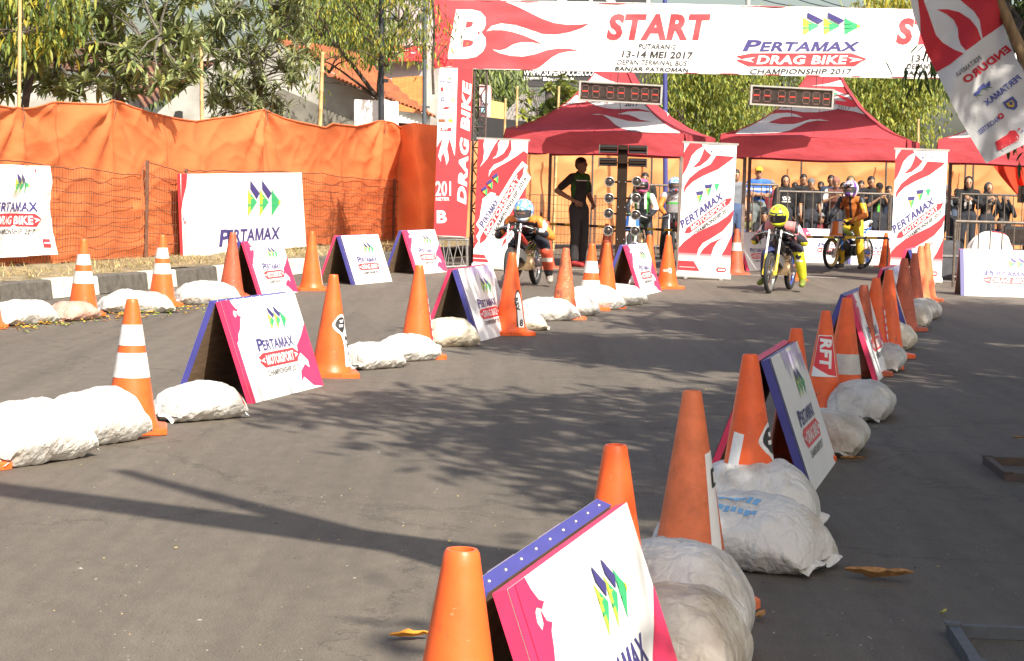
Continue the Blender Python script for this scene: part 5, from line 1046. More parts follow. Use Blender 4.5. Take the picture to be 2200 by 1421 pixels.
# ================================================================== sandbags
BAGW = woven("sack_white", (.62, .60, .56), (.42, .36, .29), .28, .48, 5); BAGC = woven("sack_cream", (.72, .64, .50), (.42, .34, .24), .3, .55, 5); BAGG = woven("sack_grey", (.60, .585, .555), (.36, .32, .27), .3, .6, 5); BAGD = woven("sack_dirty", (.62, .58, .51), (.30, .24, .17), .30, .58, 4); BAGP = woven("sack_pinkish", (.58, .34, .27), (.42, .24, .18), .3, .6, 6)
def sack(label, c, an, L=.62, W_=.36, H_=.19, mat=BAGW, seed=0, stripe=None, tie=False, ears=True, pitch=0., roll=0., lower=None, z=0., print_=None, sagk=1.):
    rnd = random.Random(seed); sd = seed * 7.3
    t = thing("sandbag", label, "sandbag", (c[0], c[1], z), group="white sandbags weighting the lane", rot=(roll, pitch, an)); m = MB()
    NU, NV = 84, 52
    def fn(u, v):
        x = (u * 2 - 1); th = v * 2 * math.pi; ax = abs(x)
        env = (1 - ax ** 3.2) ** .55 if ax < 1 else 0
        wy = W_ / 2 * (.80 + .20 * (1 - ax ** 4)) * (1 + .06 * noise.noise(Vector((x * 2, sd, 1)))); hz = H_ / 2 * env + .004
        cy, sz = math.cos(th), math.sin(th)
        y = math.copysign(abs(cy) ** .75, cy) * wy; zz = math.copysign(abs(sz) ** .8, sz) * hz * (1 - .45 * abs(cy) ** 3)
        if ax > .97 and ears: y *= .98 + .03 * math.sin(v * 60)
        p = Vector((x * L / 2 * (1 + .03 * noise.noise(Vector((y * 8, sd, 3)))), y, 0))
        q = Vector((p.x * 5, p.y * 5, zz * 5 + sd))
        top = .5 + .5 * sz
        dz = .024 * noise.noise(q * .8) + .008 * noise.noise(q * 2.3) + .006 * noise.noise(q * 5)
        crease = abs(noise.noise(Vector((p.x * 9 + p.y * 4, p.y * 6 - p.x * 3, sd + zz * 3)))) ; dz -= .014 * max(0, .16 - crease) / .16 * (.25 + .75 * ax); cr2 = abs(noise.noise(Vector((p.x * 4 - p.y * 10, p.y * 12 + p.x * 2, sd + 9 + zz * 4)))); dz -= .006 * max(0, .13 - cr2) / .13
        pl = .013 * math.sin(p.y * 60 + 5 * noise.noise(Vector((p.y * 8, p.x * 4, sd)))) * max(0, ax - .42) / .58
        zz += (dz + pl) * (.25 + .75 * env)
        zc = H_ * .42 * (.35 + .65 * env); z_ = zz + zc
        if z_ < .02: y *= 1 + (.02 - z_) * 1.2
        return Vector((p.x, y, max(.004 + .002 * noise.noise(q * 3), z_) if pitch == 0 and roll == 0 else z_))
    mf = None
    if lower: mf = lambda u, v: lower if (.55 < v < .97 and u > .1) else mat
    if stripe: mf = lambda u, v: stripe if u - .5 < -.36 and u - .5 > -.42 and v < .5 else mat
    m.grid(fn, NU, NV, mat, mf)
    if print_:
        A = Art(); print_(A); 
        def mp(u, v, o):   # printed on the top face
            uu = .5 + u / L; x = uu * 2 - 1; best = fn(uu, max(.02, min(.48, .25 + v / W_ * .5))); return best + Vector((0, 0, o + .0025))
        A.emit(m, mp, .02, .001)
    me = m.mesh("sack_body", True, 180); o = bpy.data.objects.new("sack_body", me); COL.objects.link(o); o.parent = t
    if ears or tie:
        m = MB()
        if tie:   # gathered mouth, tied with cord
            n = 18; rows = []
            for i, (dx, rr) in enumerate(((-.05, .035), (-.01, .016), (.015, .014), (.05, .03), (.08, .042))):
                rows += [Vector((L / 2 + dx, math.cos(j * 2 * math.pi / n) * rr * 1.5 * (1 + .25 * math.sin(j * 5 + i)), H_ * .35 + math.sin(j * 2 * math.pi / n) * rr * .7 * (1 + .25 * math.cos(j * 4)))) for j in range(n)]
            m.add(rows, [(i * n + j, i * n + (j + 1) % n, (i + 1) * n + (j + 1) % n, (i + 1) * n + j) for i in range(4) for j in range(n)], mat)
            m.path([(L / 2 + .0, math.cos(a) * .027, H_ * .35 + math.sin(a) * .014) for a in [k * .5 for k in range(13)]], .004, BAGC, 5); m.build("tied_mouth", t)
        else:     # flat stitched seams at the ends
            for s in (-1, 1):
                m = MB(); m.grid(lambda u, v: Vector((s * (L / 2 - .012 + v * .04 * (1 + .3 * math.sin(u * 13 + seed))), (u - .5) * W_ * .78 * (1 + .05 * math.sin(u * 9 + seed)), H_ * .16 + .016 * math.sin(u * 11 + seed + s) + .012 * noise.noise(Vector((u * 8, seed, s))) - v * .014)), 24, 3, mat); m.build("stitched_seam", t)
    return t
def rowsack(label, px, py, ang_deg, **k):
    """px, py: the middle of the sack's near bottom edge in the picture"""
    c = G(px, py); d = Vector((c.x, c.y, 0)).normalized(); W_ = k.get('W_', .36); c = c + d * W_ * .46
    return sack(label, c, R(ang_deg), **k)
RDIR = 70          # the rows run about 20 degrees right of straight ahead
# left row
rowsack("white sack at the far left of the kerb row", 45, 700, 62, seed=1, L=.66, W_=.40, H_=.23, tie=False)
rowsack("pinkish sack left of the torn banded cone", 158, 690, 70, seed=2, L=.5, W_=.34, H_=.18, mat=BAGP)
rowsack("white sack between the two banded cones by the kerb", 290, 674, 28, seed=3, L=.70, W_=.42, H_=.22)
rowsack("round white sack with a black mark between the second banded cone and the shaded cone", 445, 655, 30, seed=4, L=.66, W_=.4, H_=.25, print_=lambda A: star(A, .05, -.2, .05, INKBLACK, 0, 6, .45))
# middle row
rowsack("white sack nearest the camera in the middle row at the left edge", 62, 1002, 60, seed=5, L=.60, W_=.42, H_=.30)
rowsack("white sack leaning against the broad banded cone, left foreground", 200, 960, 60, seed=6, L=.55, W_=.40, H_=.29)
rowsack("white sack with a red end stripe between the broad banded cone and pink board", 424, 908, 228, seed=7, L=.48, W_=.38, H_=.22, stripe=M("red_sack_stripe", (.6, .12, .07), .6))
rowsack("flat white sack right of the scribble sticker cone", 800, 795, 50, seed=8, L=.44, W_=.32, H_=.20)
rowsack("white tied sack leaning on the red striped sticker cone", 872, 778, 50, seed=9, L=.5, W_=.34, H_=.21, tie=True)
rowsack("cream sack in front of the blue edged board in the middle row", 962, 747, 30, seed=10, L=.42, W_=.42, H_=.24, mat=BAGC)
rowsack("cream sack behind the blue edged board in the middle row", 1112, 712, 20, seed=11, L=.5, W_=.3, H_=.20, mat=BAGC)
rowsack("white sack right of the lettered sticker cone", 1168, 691, 40, seed=12, L=.66, W_=.42, H_=.24)
rowsack("white sack with a knotted end below the grimy ribbed cone", 1224, 682, 50, seed=13, L=.6, W_=.4, H_=.23, tie=True)
rowsack("white sack below the white banded cone in the middle row", 1272, 668, 45, seed=14, L=.66, W_=.44, H_=.29)
rowsack("white sack below the plain cone by the starting light post", 1326, 658, 50, seed=15, L=.66, W_=.42, H_=.26)
rowsack("small white sack behind the starting light post foot", 1345, 618, 20, seed=16, L=.42, W_=.3, H_=.16)
# right row
sack("dirty brown grey sack in front, in the bottom middle of the picture", (.445, 5.40), R(76), L=.50, W_=.38, H_=.36, mat=BAGD, seed=21, ears=False)
sack("big grey white sack behind the dirty one, bottom middle of the picture", (.475, 5.80), R(80), L=.62, W_=.45, H_=.38, mat=BAGG, seed=31, z=.03, ears=True, pitch=R(6))
def blueprint(A):
    BL = M("washed_blue_print", (.16, .36, .58), .6)
    rr = random.Random(4)
    for j in range(2):
        for i in range(9): A.rect(-.14 + i * .026 + j * .02, .02 + j * .05, -.124 + i * .026 + j * .02 + rr.random() * .006, .034 + j * .05 + rr.random() * .012, BL, 0)
sack("white sack with washed out blue print, right of the scuffed tall cone", (.86, 7.55), R(-30), L=.60, W_=.44, H_=.27, mat=BAGW, seed=22, print_=blueprint)
sack("white sack lying on top, against the blue edged board in the right row", (.98, 8.28), R(-12), L=.52, W_=.36, H_=.28, mat=BAGW, seed=23, z=.02)
rowsack("dirty grey sack behind the blue edged board in the right row", 1780, 980, 74, seed=24, L=.5, W_=.40, H_=.24, mat=BAGD)
rowsack("white and grey sack right of the RFT cone", 1850, 905, 72, seed=25, L=.5, W_=.38, H_=.23, mat=BAGG)
rowsack("small pale sack at the foot of the crimson edged board", 1894, 800, 74, seed=26, L=.44, W_=.35, H_=.22, mat=BAGG)
rowsack("cream sack with a dark seam beside the red and white sticker cone", 1920, 752, 72, seed=27, L=.46, W_=.37, H_=.25, mat=BAGC)
rowsack("grey sack behind the silver looking board", 1962, 706, 74, seed=28, L=.44, W_=.36, H_=.26, mat=BAGD)
rowsack("grey sack below the shaded dark orange cones", 1978, 688, 66, seed=29, L=.6, W_=.38, H_=.24, mat=BAGD)
# ================================================================== floor frames at the right edge
FR = M("frame_grey_steel", (.075, .082, .09), .6, var=.25, scale=18)
def floor_frame(px, py, label, mat, w_, d_, rz):
    c = G(px, py); t = thing("steel_floor_frame", label, "steel frame", c, rz); m = MB(); s = .035
    m.box((s / 2, d_ / 2, .02), (s, d_, .04), mat); m.box((w_ - s / 2, d_ / 2, .02), (s, d_, .04), mat); m.build("side_bar", t, smooth=False)
    m = MB(); m.box((w_ / 2, s / 2, .02), (w_ - 2 * s - .002, s, .038), mat); m.box((w_ / 2, d_ - s / 2, .02), (w_ - 2 * s - .002, s, .038), mat); m.build("cross_bar", t, smooth=False)
    for x in (s / 2, w_ - s / 2):
        for y in (s / 2, d_ - s / 2):
            m = MB(); m.box((x, y, .043), (.05, .05, .006), mat); m.build("corner_plate", t, smooth=False)
floor_frame(2088, 1455, "grey steel frame lying on the road in the lower right corner", FR, .8, .55, R(-4))
floor_frame(2158, 1034, "rusty steel frame lying on the road at the right edge", M("frame_rusty_steel", (.055, .05, .047), .8, col2=(.10, .06, .04), scale=14), .9, .62, R(-3))
# leaning flag and its pole, upper right
FY = 13.6
t = thing("bamboo_pole", "thick leaning bamboo pole carrying the hanging flag at the upper right", "pole", (0, 0, 0)); a, b = at(2108, -80, FY + .06), at(2520, 822, FY - .3); a = a + (a - b).normalized() * 1.5; t.location = (b.x, b.y, b.z); m = MB(); pts = []; rr = []
for i in range(12):
    for kk, f in ((i / 12, 1), ((i + .9) / 12, 1), ((i + .95) / 12, 1.15)): pts.append((a - b) * kk); rr.append(.036 * f)
m.path(pts, rr, M("dark_bamboo", (.22, .13, .055), .6, var=.35, scale=6, stretch=(6, 6, .8)), 12); m.build("shaft", t, angle=60)
fl = thing("hanging_flag", "red and white sponsor flag seen from behind with mirrored lettering, hanging from the leaning pole", "flag", at(2120, 350, FY)); cF = Vector(fl.location)
ZF = lambda x, y: (1940 + x / 3.946, y / 3.942)
FWH = cloth("flag_white", (.62, .61, .60), .35, var=.05, bump=.15); FRD = cloth("flag_red", (.60, .045, .06), .35, var=.08, bump=.15); FBL = M("flag_blue_print", (.06, .07, .25), .7); FGR = M("flag_green_print", (.10, .20, .10), .7); FBK = M("flag_grey_print", (.12, .11, .12), .7); FYL = M("flag_yellow_print", (.55, .38, .04), .7)
def mpF(u, v, o):
    w_ = .05 * math.sin(u * .035 + v * .012) + .035 * math.sin((u + v * .5) * .055) + .02 * noise.noise(Vector((u * .02, v * .02, 3))); return at(u, v, FY + w_ - o) - cF
A = Art(); A.poly([ZF(40, -160), ZF(62, 0), ZF(90, 130), ZF(160, 330), ZF(285, 615), ZF(480, 1010), ZF(705, 1385), ZF(900, 1290), ZF(1100, 1190), ZF(1100, 700), ZF(960, 500), ZF(850, 205), ZF(810, 60), ZF(760, -160)], FWH, 0)
A.poly([ZF(*p) for p in [(110, -160), (130, 20), (145, 150), (150, 300), (200, 450), (285, 612), (400, 545), (515, 452), (440, 425), (340, 365), (280, 300), (245, 200), (215, 110), (180, 20), (150, -160)]], FRD, 1)
A.poly([ZF(*p) for p in [(285, 82), (380, 80), (480, 105), (570, 165), (630, 240), (665, 335), (600, 385), (535, 430), (490, 380), (470, 320), (465, 240), (430, 170), (370, 120)]], FRD, 1)
A.poly([ZF(*p) for p in [(420, -60), (520, 30), (600, 95), (650, 170), (675, 325), (760, 270), (850, 205), (812, 60), (760, -160), (420, -160)]], FRD, 1)
def mtext(st, right, y0, wd, ht, mat, bold, ang, sh=0.):
    """mirrored lettering: starts at its right end and runs down to the left"""
    T0 = A.T; an = R(ang); x0, yy = ZF(*right); ca, sa = math.cos(an), math.sin(an)
    A.T = lambda u, v: (x0 - u * ca + v * sa * .9, yy + u * sa + v * ca)
    A.text(st, 0, 0, wd, ht, mat, bold, sh, 2); A.T = T0
mtext('PERTAMINA', (648, 470), 0, 66, 11, FBK, .015, 36); mtext('ENDURO', (885, 372), 0, 122, 18, FRD, .05, 37, .2); mtext('PERTAMAX', (980, 625), 0, 98, 14, FBL, .03, 38, .2); mtext('RACERTEES', (800, 985), 0, 52, 11, FBL, .02, 36)
for (x, y) in ((735, 685), (690, 700), (650, 750)):
    A.poly([ZF(x - 40, y + 35), ZF(x + 30, y + 60), ZF(x - 20, y + 62), ZF(x - 10, y + 105)], FGR, 2); A.poly([ZF(x, y), ZF(x + 8, y + 40), ZF(x - 45, y + 70), ZF(x - 50, y + 45)], FBL, 3)
A.poly([ZF(*p) for p in [(842, 870), (930, 815), (968, 860), (972, 905), (945, 932), (880, 920)]], FBL, 2); A.poly([ZF(*p) for p in [(875, 880), (925, 845), (945, 875), (940, 910), (895, 905)]], FYL, 3); A.poly([ZF(*p) for p in [(900, 865), (930, 860), (930, 890), (905, 890)]], FBL, 4)
A.poly([ZF(830 + 27 * math.cos(k * .7), 985 + 27 * math.sin(k * .7)) for k in range(9)], FRD, 2); A.poly([ZF(815, 975), ZF(845, 978), ZF(826, 1000)], FWH, 3)
A.poly([ZF(*p) for p in [(780, 1205), (885, 1140), (905, 1108), (950, 1105), (985, 1150), (985, 1190), (805, 1280)]], FRD, 2); mtext('1500.000', (965, 1150), 0, 42, 12, FWH, .03, 34); A.poly([ZF(970, 1090), ZF(995, 1085), ZF(985, 1110)], FRD, 2); A.poly([ZF(1000, 1110), ZF(1020, 1100), ZF(1015, 1120)], FBL, 2)
m = MB(); A.emit(m, mpF, 9, .004); m.build("printed_cloth", fl, angle=180)
# ================================================================== people
def V(*a): return Vector(a)
SKIN = M("skin_brown", (.36, .19, .11), .55, var=.12, scale=9); SKIND = M("skin_dark", (.16, .08, .045), .55, var=.12, scale=9)
HAIRM = M("black_hair", (.012, .010, .009), .55, var=.3, scale=40); EYEM = M("dark_eye", (.02, .015, .012), .3); LIPM = M("lip_brown", (.22, .07, .05), .5)
def fab(n, c, v=.2): return M(n, c, .85, var=v, scale=6, bump=.7, bscale=9, spec=.2)
JB = dict(pel=(0, 0, .93), che=(0, .01, 1.22), nek=(0, .01, 1.43), hed=(0, -.015, 1.575), shL=(.175, .01, 1.385), elL=(.225, .03, 1.11), wrL=(.235, -.06, .87), hiL=(.085, 0, .90), knL=(.10, -.02, .49), anL=(.11, .02, .08), toL=(.125, -.15, .035))
for k in [k for k in JB if k.endswith('L')]: JB[k[:-1] + 'R'] = (-JB[k][0],) + JB[k][1:]
def hand(m, wr, d, pn, mat, side, curl=.5, s=1.0):
    d = d.normalized(); lat = d.cross(pn).normalized(); pn = lat.cross(d).normalized() * 1.0
    m.cap(wr, wr + d * .075 * s, .026 * s, .036 * s, mat, 8, .45, lat)
    for i, (o, L) in enumerate(((-.028, .066), (-.0095, .075), (.0095, .070), (.028, .055))):
        a = wr + d * .085 * s + lat * o * s; c = curl * (1 + .12 * i); d1 = (d * math.cos(c * .8) + pn * math.sin(c * .8)); d2 = (d * math.cos(c * 2) + pn * math.sin(c * 2))
        b = a + d1 * L * .5 * s; m.path([a - d * .015, a, b, b + d2 * L * .28 * s, b + d2 * L * .5 * s], [.0095 * s, .009 * s, .0085 * s, .0078 * s, .005 * s], mat, 6)
    a = wr + d * .03 * s - lat * .03 * s * side; b = a + (d * .6 - lat * .75 * side + pn * .3).normalized() * .035 * s
    m.path([a, b, b + (d * .9 + pn * .5 * curl - lat * .1 * side).normalized() * .032 * s], [.012 * s, .0105 * s, .007 * s], mat, 6)
def person(label, loc, rz, H=1.66, J=None, skin=None, top=None, sleeve='short', legs=None, shoe=None, head='hair', headmat=None, helmet=None, vox=.018, group=None, paint=None, glove=None, lpaint=None, curl=.5, face=True, headrot=(0, 0), collar=None, boots=False):
    skin = skin or SKIN; s = H / 1.7; jj = dict(JB); jj.update(J or {}); j = {k: Vector(v) * s for k, v in jj.items()}
    t = thing("person", label, "person", loc, rz, group); ax = (j['shL'] - j['shR']).normalized(); up = (j['nek'] - j['che']).normalized()
    HR = Matrix.Rotation(headrot[0], 3, 'Z') @ Matrix.Rotation(headrot[1], 3, 'X')
    hx = (j['hiL'] - j['hiR']).normalized()
    def torso(m, mat, g):
        p, c, n = j['pel'], j['che'], j['nek']
        m.cap(p + (c - p) * -.08, p + (c - p) * .3, (.135 + g) * s, (.125 + g) * s, mat, 14, .72, hx); m.cap(p + (c - p) * .25, c, (.125 + g) * s, (.148 + g) * s, mat, 14, .70, ax)
        m.cap(c, c + (n - c) * .62, (.15 + g) * s, (.125 + g) * s, mat, 14, .66, ax); m.cap(j['shR'] * .86 + j['shL'] * .14, j['shL'] * .86 + j['shR'] * .14, (.062 + g) * s, (.062 + g) * s, mat, 12)
        m.cap(c + (n - c) * .7, n, (.10 + g) * s, (.055 + g) * s, mat, 10)
    def arm(m, S, mat, g, f=1.0, fore=True):
        a, b, c = j['sh' + S], j['el' + S], j['wr' + S]; e = a.lerp(b, f); m.cap(a, e, (.055 + g) * s, (.055 - .013 * f + g) * s, mat, 10)
        if fore and f == 1: m.cap(b, b.lerp(c, .35), (.042 + g) * s, (.041 + g) * s, mat, 10); m.cap(b.lerp(c, .35), c, (.041 + g) * s, (.027 + g) * s, mat, 10)
    def leg(m, S, mat, g, f=1.0):
        a, b, c = j['hi' + S], j['kn' + S], j['an' + S]; m.cap(a, b, (.088 + g) * s, (.056 + g) * s, mat, 12); e = b.lerp(c, f)
        m.cap(b, b.lerp(c, min(f, .35)), (.056 + g) * s, (.057 + g) * s, mat, 10)
        if f > .35: m.cap(b.lerp(c, .35), e, (.057 + g) * s, (.036 + g * 1.3) * s, mat, 10)
    h = j['hed']; m = MB(); torso(m, skin, 0)
    for S in 'LR': arm(m, S, skin, 0); leg(m, S, skin, 0); m.cap(j['an' + S] + V(0, .03 * s, -.03 * s), j['to' + S], .036 * s, .03 * s, skin, 8)
    m.cap(j['nek'] - up * .04 * s, h - up * .03 * s, .053 * s, .05 * s, skin, 10)
    E = lambda c, r: m.ell(h + HR @ (Vector(c) * s), [x * s for x in r], skin, HR, 16, 10)
    E((0, 0, .012), (.076, .094, .106)); E((0, -.022, -.065), (.056, .068, .058)); E((0, -.094, -.018), (.013, .018, .022)); E((0, -.082, .012), (.045, .02, .018)); E((0, -.086, -.058), (.024, .012, .012))
    for sx in (-1, 1): E((sx * .077, .006, -.008), (.010, .022, .030))
    bm = remesh(m, "body", vox * s, 3)
    hm = MB(); hm.mats = list(bm.materials)
    for S, sd in (('L', 1), ('R', -1)):
        d = (j['wr' + S] - j['el' + S]).normalized(); pn = V(-sd, 0, 0) - d * d.dot(V(-sd, 0, 0))
        if pn.length < .2: pn = V(0, 0, -1)
        hand(hm, j['wr' + S] + d * .005, d, pn.normalized(), glove or skin, -sd, curl, s)
    hme = hm.mesh("h", True, 80); bb = bmesh.new(); bb.from_mesh(bm); k0 = len(bb.faces); bb.from_mesh(hme); bb.faces.ensure_lookup_table()
    if glove:
        bm.materials.append(glove); gi = len(bm.materials) - 1
        for f in bb.faces[k0:]: f.material_index = gi
    bb.to_mesh(bm); bb.free(); bpy.data.meshes.remove(hme); link(bm, "body", t)
    def painted(me, fn):
        idx = {}
        for p in me.polygons:
            mt = fn(p.center / s)
            if mt is None: continue
            if mt.name not in idx: me.materials.append(mt); idx[mt.name] = len(me.materials) - 1
            p.material_index = idx[mt.name]
    top = top or fab("shirt_black", (.02, .02, .022)); m = MB(); torso(m, top, .013)
    for S in 'LR': arm(m, S, top, .014, .72 if sleeve == 'short' else 1.0, sleeve == 'long')
    if head == 'hood': m.cap(j['nek'] + up * .0, j['nek'] + up * .05 * s, .085 * s, .08 * s, top, 10)
    me = remesh(m, "shirt", vox * s, 2)
    if paint: painted(me, paint)
    link(me, "shirt" if not helmet else "riding_jacket", t)
    legs = legs or fab("trousers_dark", (.03, .032, .04)); m = MB(); p, c = j['pel'], j['che']
    m.cap(p + (c - p) * -.12, p + (c - p) * .22, .150 * s, .142 * s, legs, 14, .74, hx)
    for S in 'LR': leg(m, S, legs, .019, .9)
    me = remesh(m, "trousers", vox * s, 2)
    if lpaint: painted(me, lpaint)
    link(me, "trousers", t); shoe = shoe or fab("shoe_black", (.025, .024, .024))
    for S in 'LR':
        m = MB(); a, b = j['an' + S], j['to' + S]; m.cap(a + V(0, .035 * s, -.025 * s), b, .05 * s, .042 * s, shoe, 12, .9); m.cap(a, a + V(0, 0, -.03 * s), .05 * s, .05 * s, shoe, 10)
        if boots: m.cap(j['kn' + S].lerp(a, .45), a, .066 * s, .052 * s, shoe, 10)
        link(remesh(m, "shoe", .012, 2), "shoe", t)
    if helmet: helmet(t, h, HR, s); return t
    if face:
        for sx in (-1, 1): m = MB(); m.ell(h + HR @ (V(sx * .031, -.088, .000) * s), [x * s for x in (.014, .008, .007)], EYEM, HR, 8, 5); m.build("eye", t)
        m = MB(); m.ell(h + HR @ (V(0, -.091, -.060) * s), [x * s for x in (.025, .006, .006)], LIPM, HR, 8, 5); m.build("mouth", t)
        for sx in (-1, 1): m = MB(); m.ell(h + HR @ (V(sx * .032, -.091, .021) * s), [x * s for x in (.020, .006, .005)], HAIRM, HR, 8, 5); m.build("eyebrow", t)
    hd = headmat or HAIRM; m = MB(); X = lambda c, r: m.ell(h + HR @ (Vector(c) * s), [x * s for x in r], hd, HR, 16, 10)
    if head == 'hair': X((0, .014, .045), (.083, .100, .086)); X((0, .04, .01), (.080, .072, .09)); nm = "hair"
    elif head == 'hood': X((0, .036, .018), (.102, .104, .132)); X((0, .05, -.09), (.105, .085, .085)); nm = "hood"
    elif head == 'beanie': X((0, .010, .055), (.088, .104, .088)); nm = "beanie"
    else:
        X((0, .012, .05), (.085, .102, .078)); nm = "cap"; fr = m
    me = remesh(m, nm, .012, 3)
    if head == 'hood': # open the face
        bb = bmesh.new(); bb.from_mesh(me); ih = HR.transposed()
        bmesh.ops.delete(bb, geom=[f for f in bb.faces if (lambda q: q.y < -.03 * s and abs(q.x) < .066 * s and -.11 * s < q.z < .075 * s)(ih @ (f.calc_center_median() - h))], context='FACES'); bb.to_mesh(me); bb.free()
    o = link(me, nm, t)
    if nm == "cap":
        m = MB(); m.ell(h + HR @ (V(0, -.115, .045) * s), [x * s for x in (.066, .06, .007)], hd, HR, 14, 6); b = m.build("brim", o)
    return t
def helmet_fn(shellpaint, base, visor, chin=None, peak=None, openface=False, size=1.0, pitch=0.):
    def f(t, h, HR, s):
        k = size; c = h + HR @ (V(0, .0, .02)); Q = HR @ Matrix.Rotation(pitch, 3, 'X')
        def P(az, el, g=0.):
            d = V(math.sin(az) * math.cos(el), -math.cos(az) * math.cos(el), math.sin(el)); e = math.degrees(el)
            r = V(d.x * .128, d.y * .150, d.z * (.140 if e > 0 else .165)); fr = max(0, math.cos(az)); r.y -= .034 * fr ** 2 * math.exp(-((e + 33) / 17) ** 2); r.x *= 1 - .12 * max(0, -d.z)
            return c + Q @ (r * (1 + g) * k)
        m = MB(); nu, nv = 56, 34; vs = [P(math.pi * 2 * i / nu - math.pi, R(-52 + 142 * jv / nv)) for jv in range(nv + 1) for i in range(nu)]; buckets = {}
        for jv in range(nv):
            for i in range(nu):
                az = math.degrees(math.pi * 2 * (i + .5) / nu - math.pi); el = -52 + 142 * (jv + .5) / nv
                if abs(az) < 62 and -21 < el < 17 - .002 * az * az: continue
                mt = shellpaint(az, el) or base; buckets.setdefault(mt.name, (mt, []))[1].append((jv * nu + i, jv * nu + (i + 1) % nu, (jv + 1) * nu + (i + 1) % nu, (jv + 1) * nu + i))
        o = 0
        for mt, fs in buckets.values():
            k_ = m.mi(mt)
            for q in fs: m.f.append(list(q)); m.m.append(k_)
        m.v = [tuple(v) for v in vs]; hm = m.build("helmet", t, angle=80)
        m = MB(); m.grid(lambda u, v: P(R(-64 + 128 * u), R(-23 + 42 * v), -.055 if openface else -.012), 24, 10, visor); m.build("visor", hm)
        if openface:
            m = MB(); m.ell(c + Q @ V(0, -.118 * k, -.008), [.062 * k, .028 * k, .03 * k], SKIND, Q, 12, 8); m.build("face", hm)
        if peak:
            m = MB(); m.grid(lambda u, v: P(R(-50 + 100 * u), R(30 - 6 * v), .02) + Q @ V(0, -.085 * v * (1 - (2 * u - 1) ** 2 * .45), .012 + .01 * v), 14, 6, peak); m.build("peak", hm)
        m = MB()
        for az in (-14, 0, 14): m.path([P(R(az - 4), R(-36), .012), P(R(az + 4), R(-36), .012)], .006, BLACK, 5)
        m.build("chin_vent", hm)
    return f
def suit(n, c): return M(n, c, .5, var=.12, scale=5, bump=.7, bscale=8, spec=.4)
# ================================================================== motorcycles
def wheel(t, c, Rr, rim, tyre_w=.028, disc=None, name="wheel", face=None):
    w_ = bpy.data.objects.new(name, None); COL.objects.link(w_); w_.parent = t; w_.location = c; w_.empty_display_size = .05; RY = Matrix.Rotation(math.pi / 2, 3, 'Y')
    def ring(rad, r, mat, nm, n=44, k=10, fl=1.0):
        m = MB(); m.path([(0, math.cos(a) * rad, math.sin(a) * rad) for a in [2 * math.pi * i / n for i in range(n)]], r, mat, k, closed=True, flat=fl); m.build(nm, w_, angle=180)
    ring(Rr - tyre_w, tyre_w, RUBBER, "tyre", k=12); m = MB(); m.lathe([(Rr - .042, -.024), (Rr - .062, -.018), (Rr - .07, 0), (Rr - .062, .018), (Rr - .042, .024), (Rr - .042, -.024)], rim, 44, rot=RY, capb=False, capt=False); m.build("rim", w_)
    m = MB()
    for i in range(28):
        a = 2 * math.pi * i / 28; b = a + (.42 if i % 2 else -.42); sx = .022 * (1 if i % 4 < 2 else -1); m.path([(sx, math.cos(b) * .025, math.sin(b) * .025), (0, math.cos(a) * (Rr - .058), math.sin(a) * (Rr - .058))], .0016, CHROME, 4)
    m.build("spokes", w_); m = MB(); m.lathe([(.02, -.05), (.032, -.03), (.032, .03), (.02, .05)], ZINC, 16, rot=RY); m.build("hub", w_)
    if disc: m = MB(); m.lathe([(.03, .046), (.085, .046), (.085, .05), (.03, .05)], disc, 24, rot=RY, capb=False, capt=False); m.build("brake_disc", w_)
    if face:   # printed cover inside the wheel
        m = MB(); RD = Rr - .075
        for sx in (-.03, .03):
            for k in range(8):
                a0, a1 = k * .785, (k + 1) * .785; A = [(sx, math.cos(a0 + (a1 - a0) * q / 3) * RD, math.sin(a0 + (a1 - a0) * q / 3) * RD) for q in range(4)]; m.add([(sx, 0, 0)] + A, [(0, 1, 2), (0, 2, 3), (0, 3, 4)], face[k % len(face)])
        m.build("wheel_cover", w_)
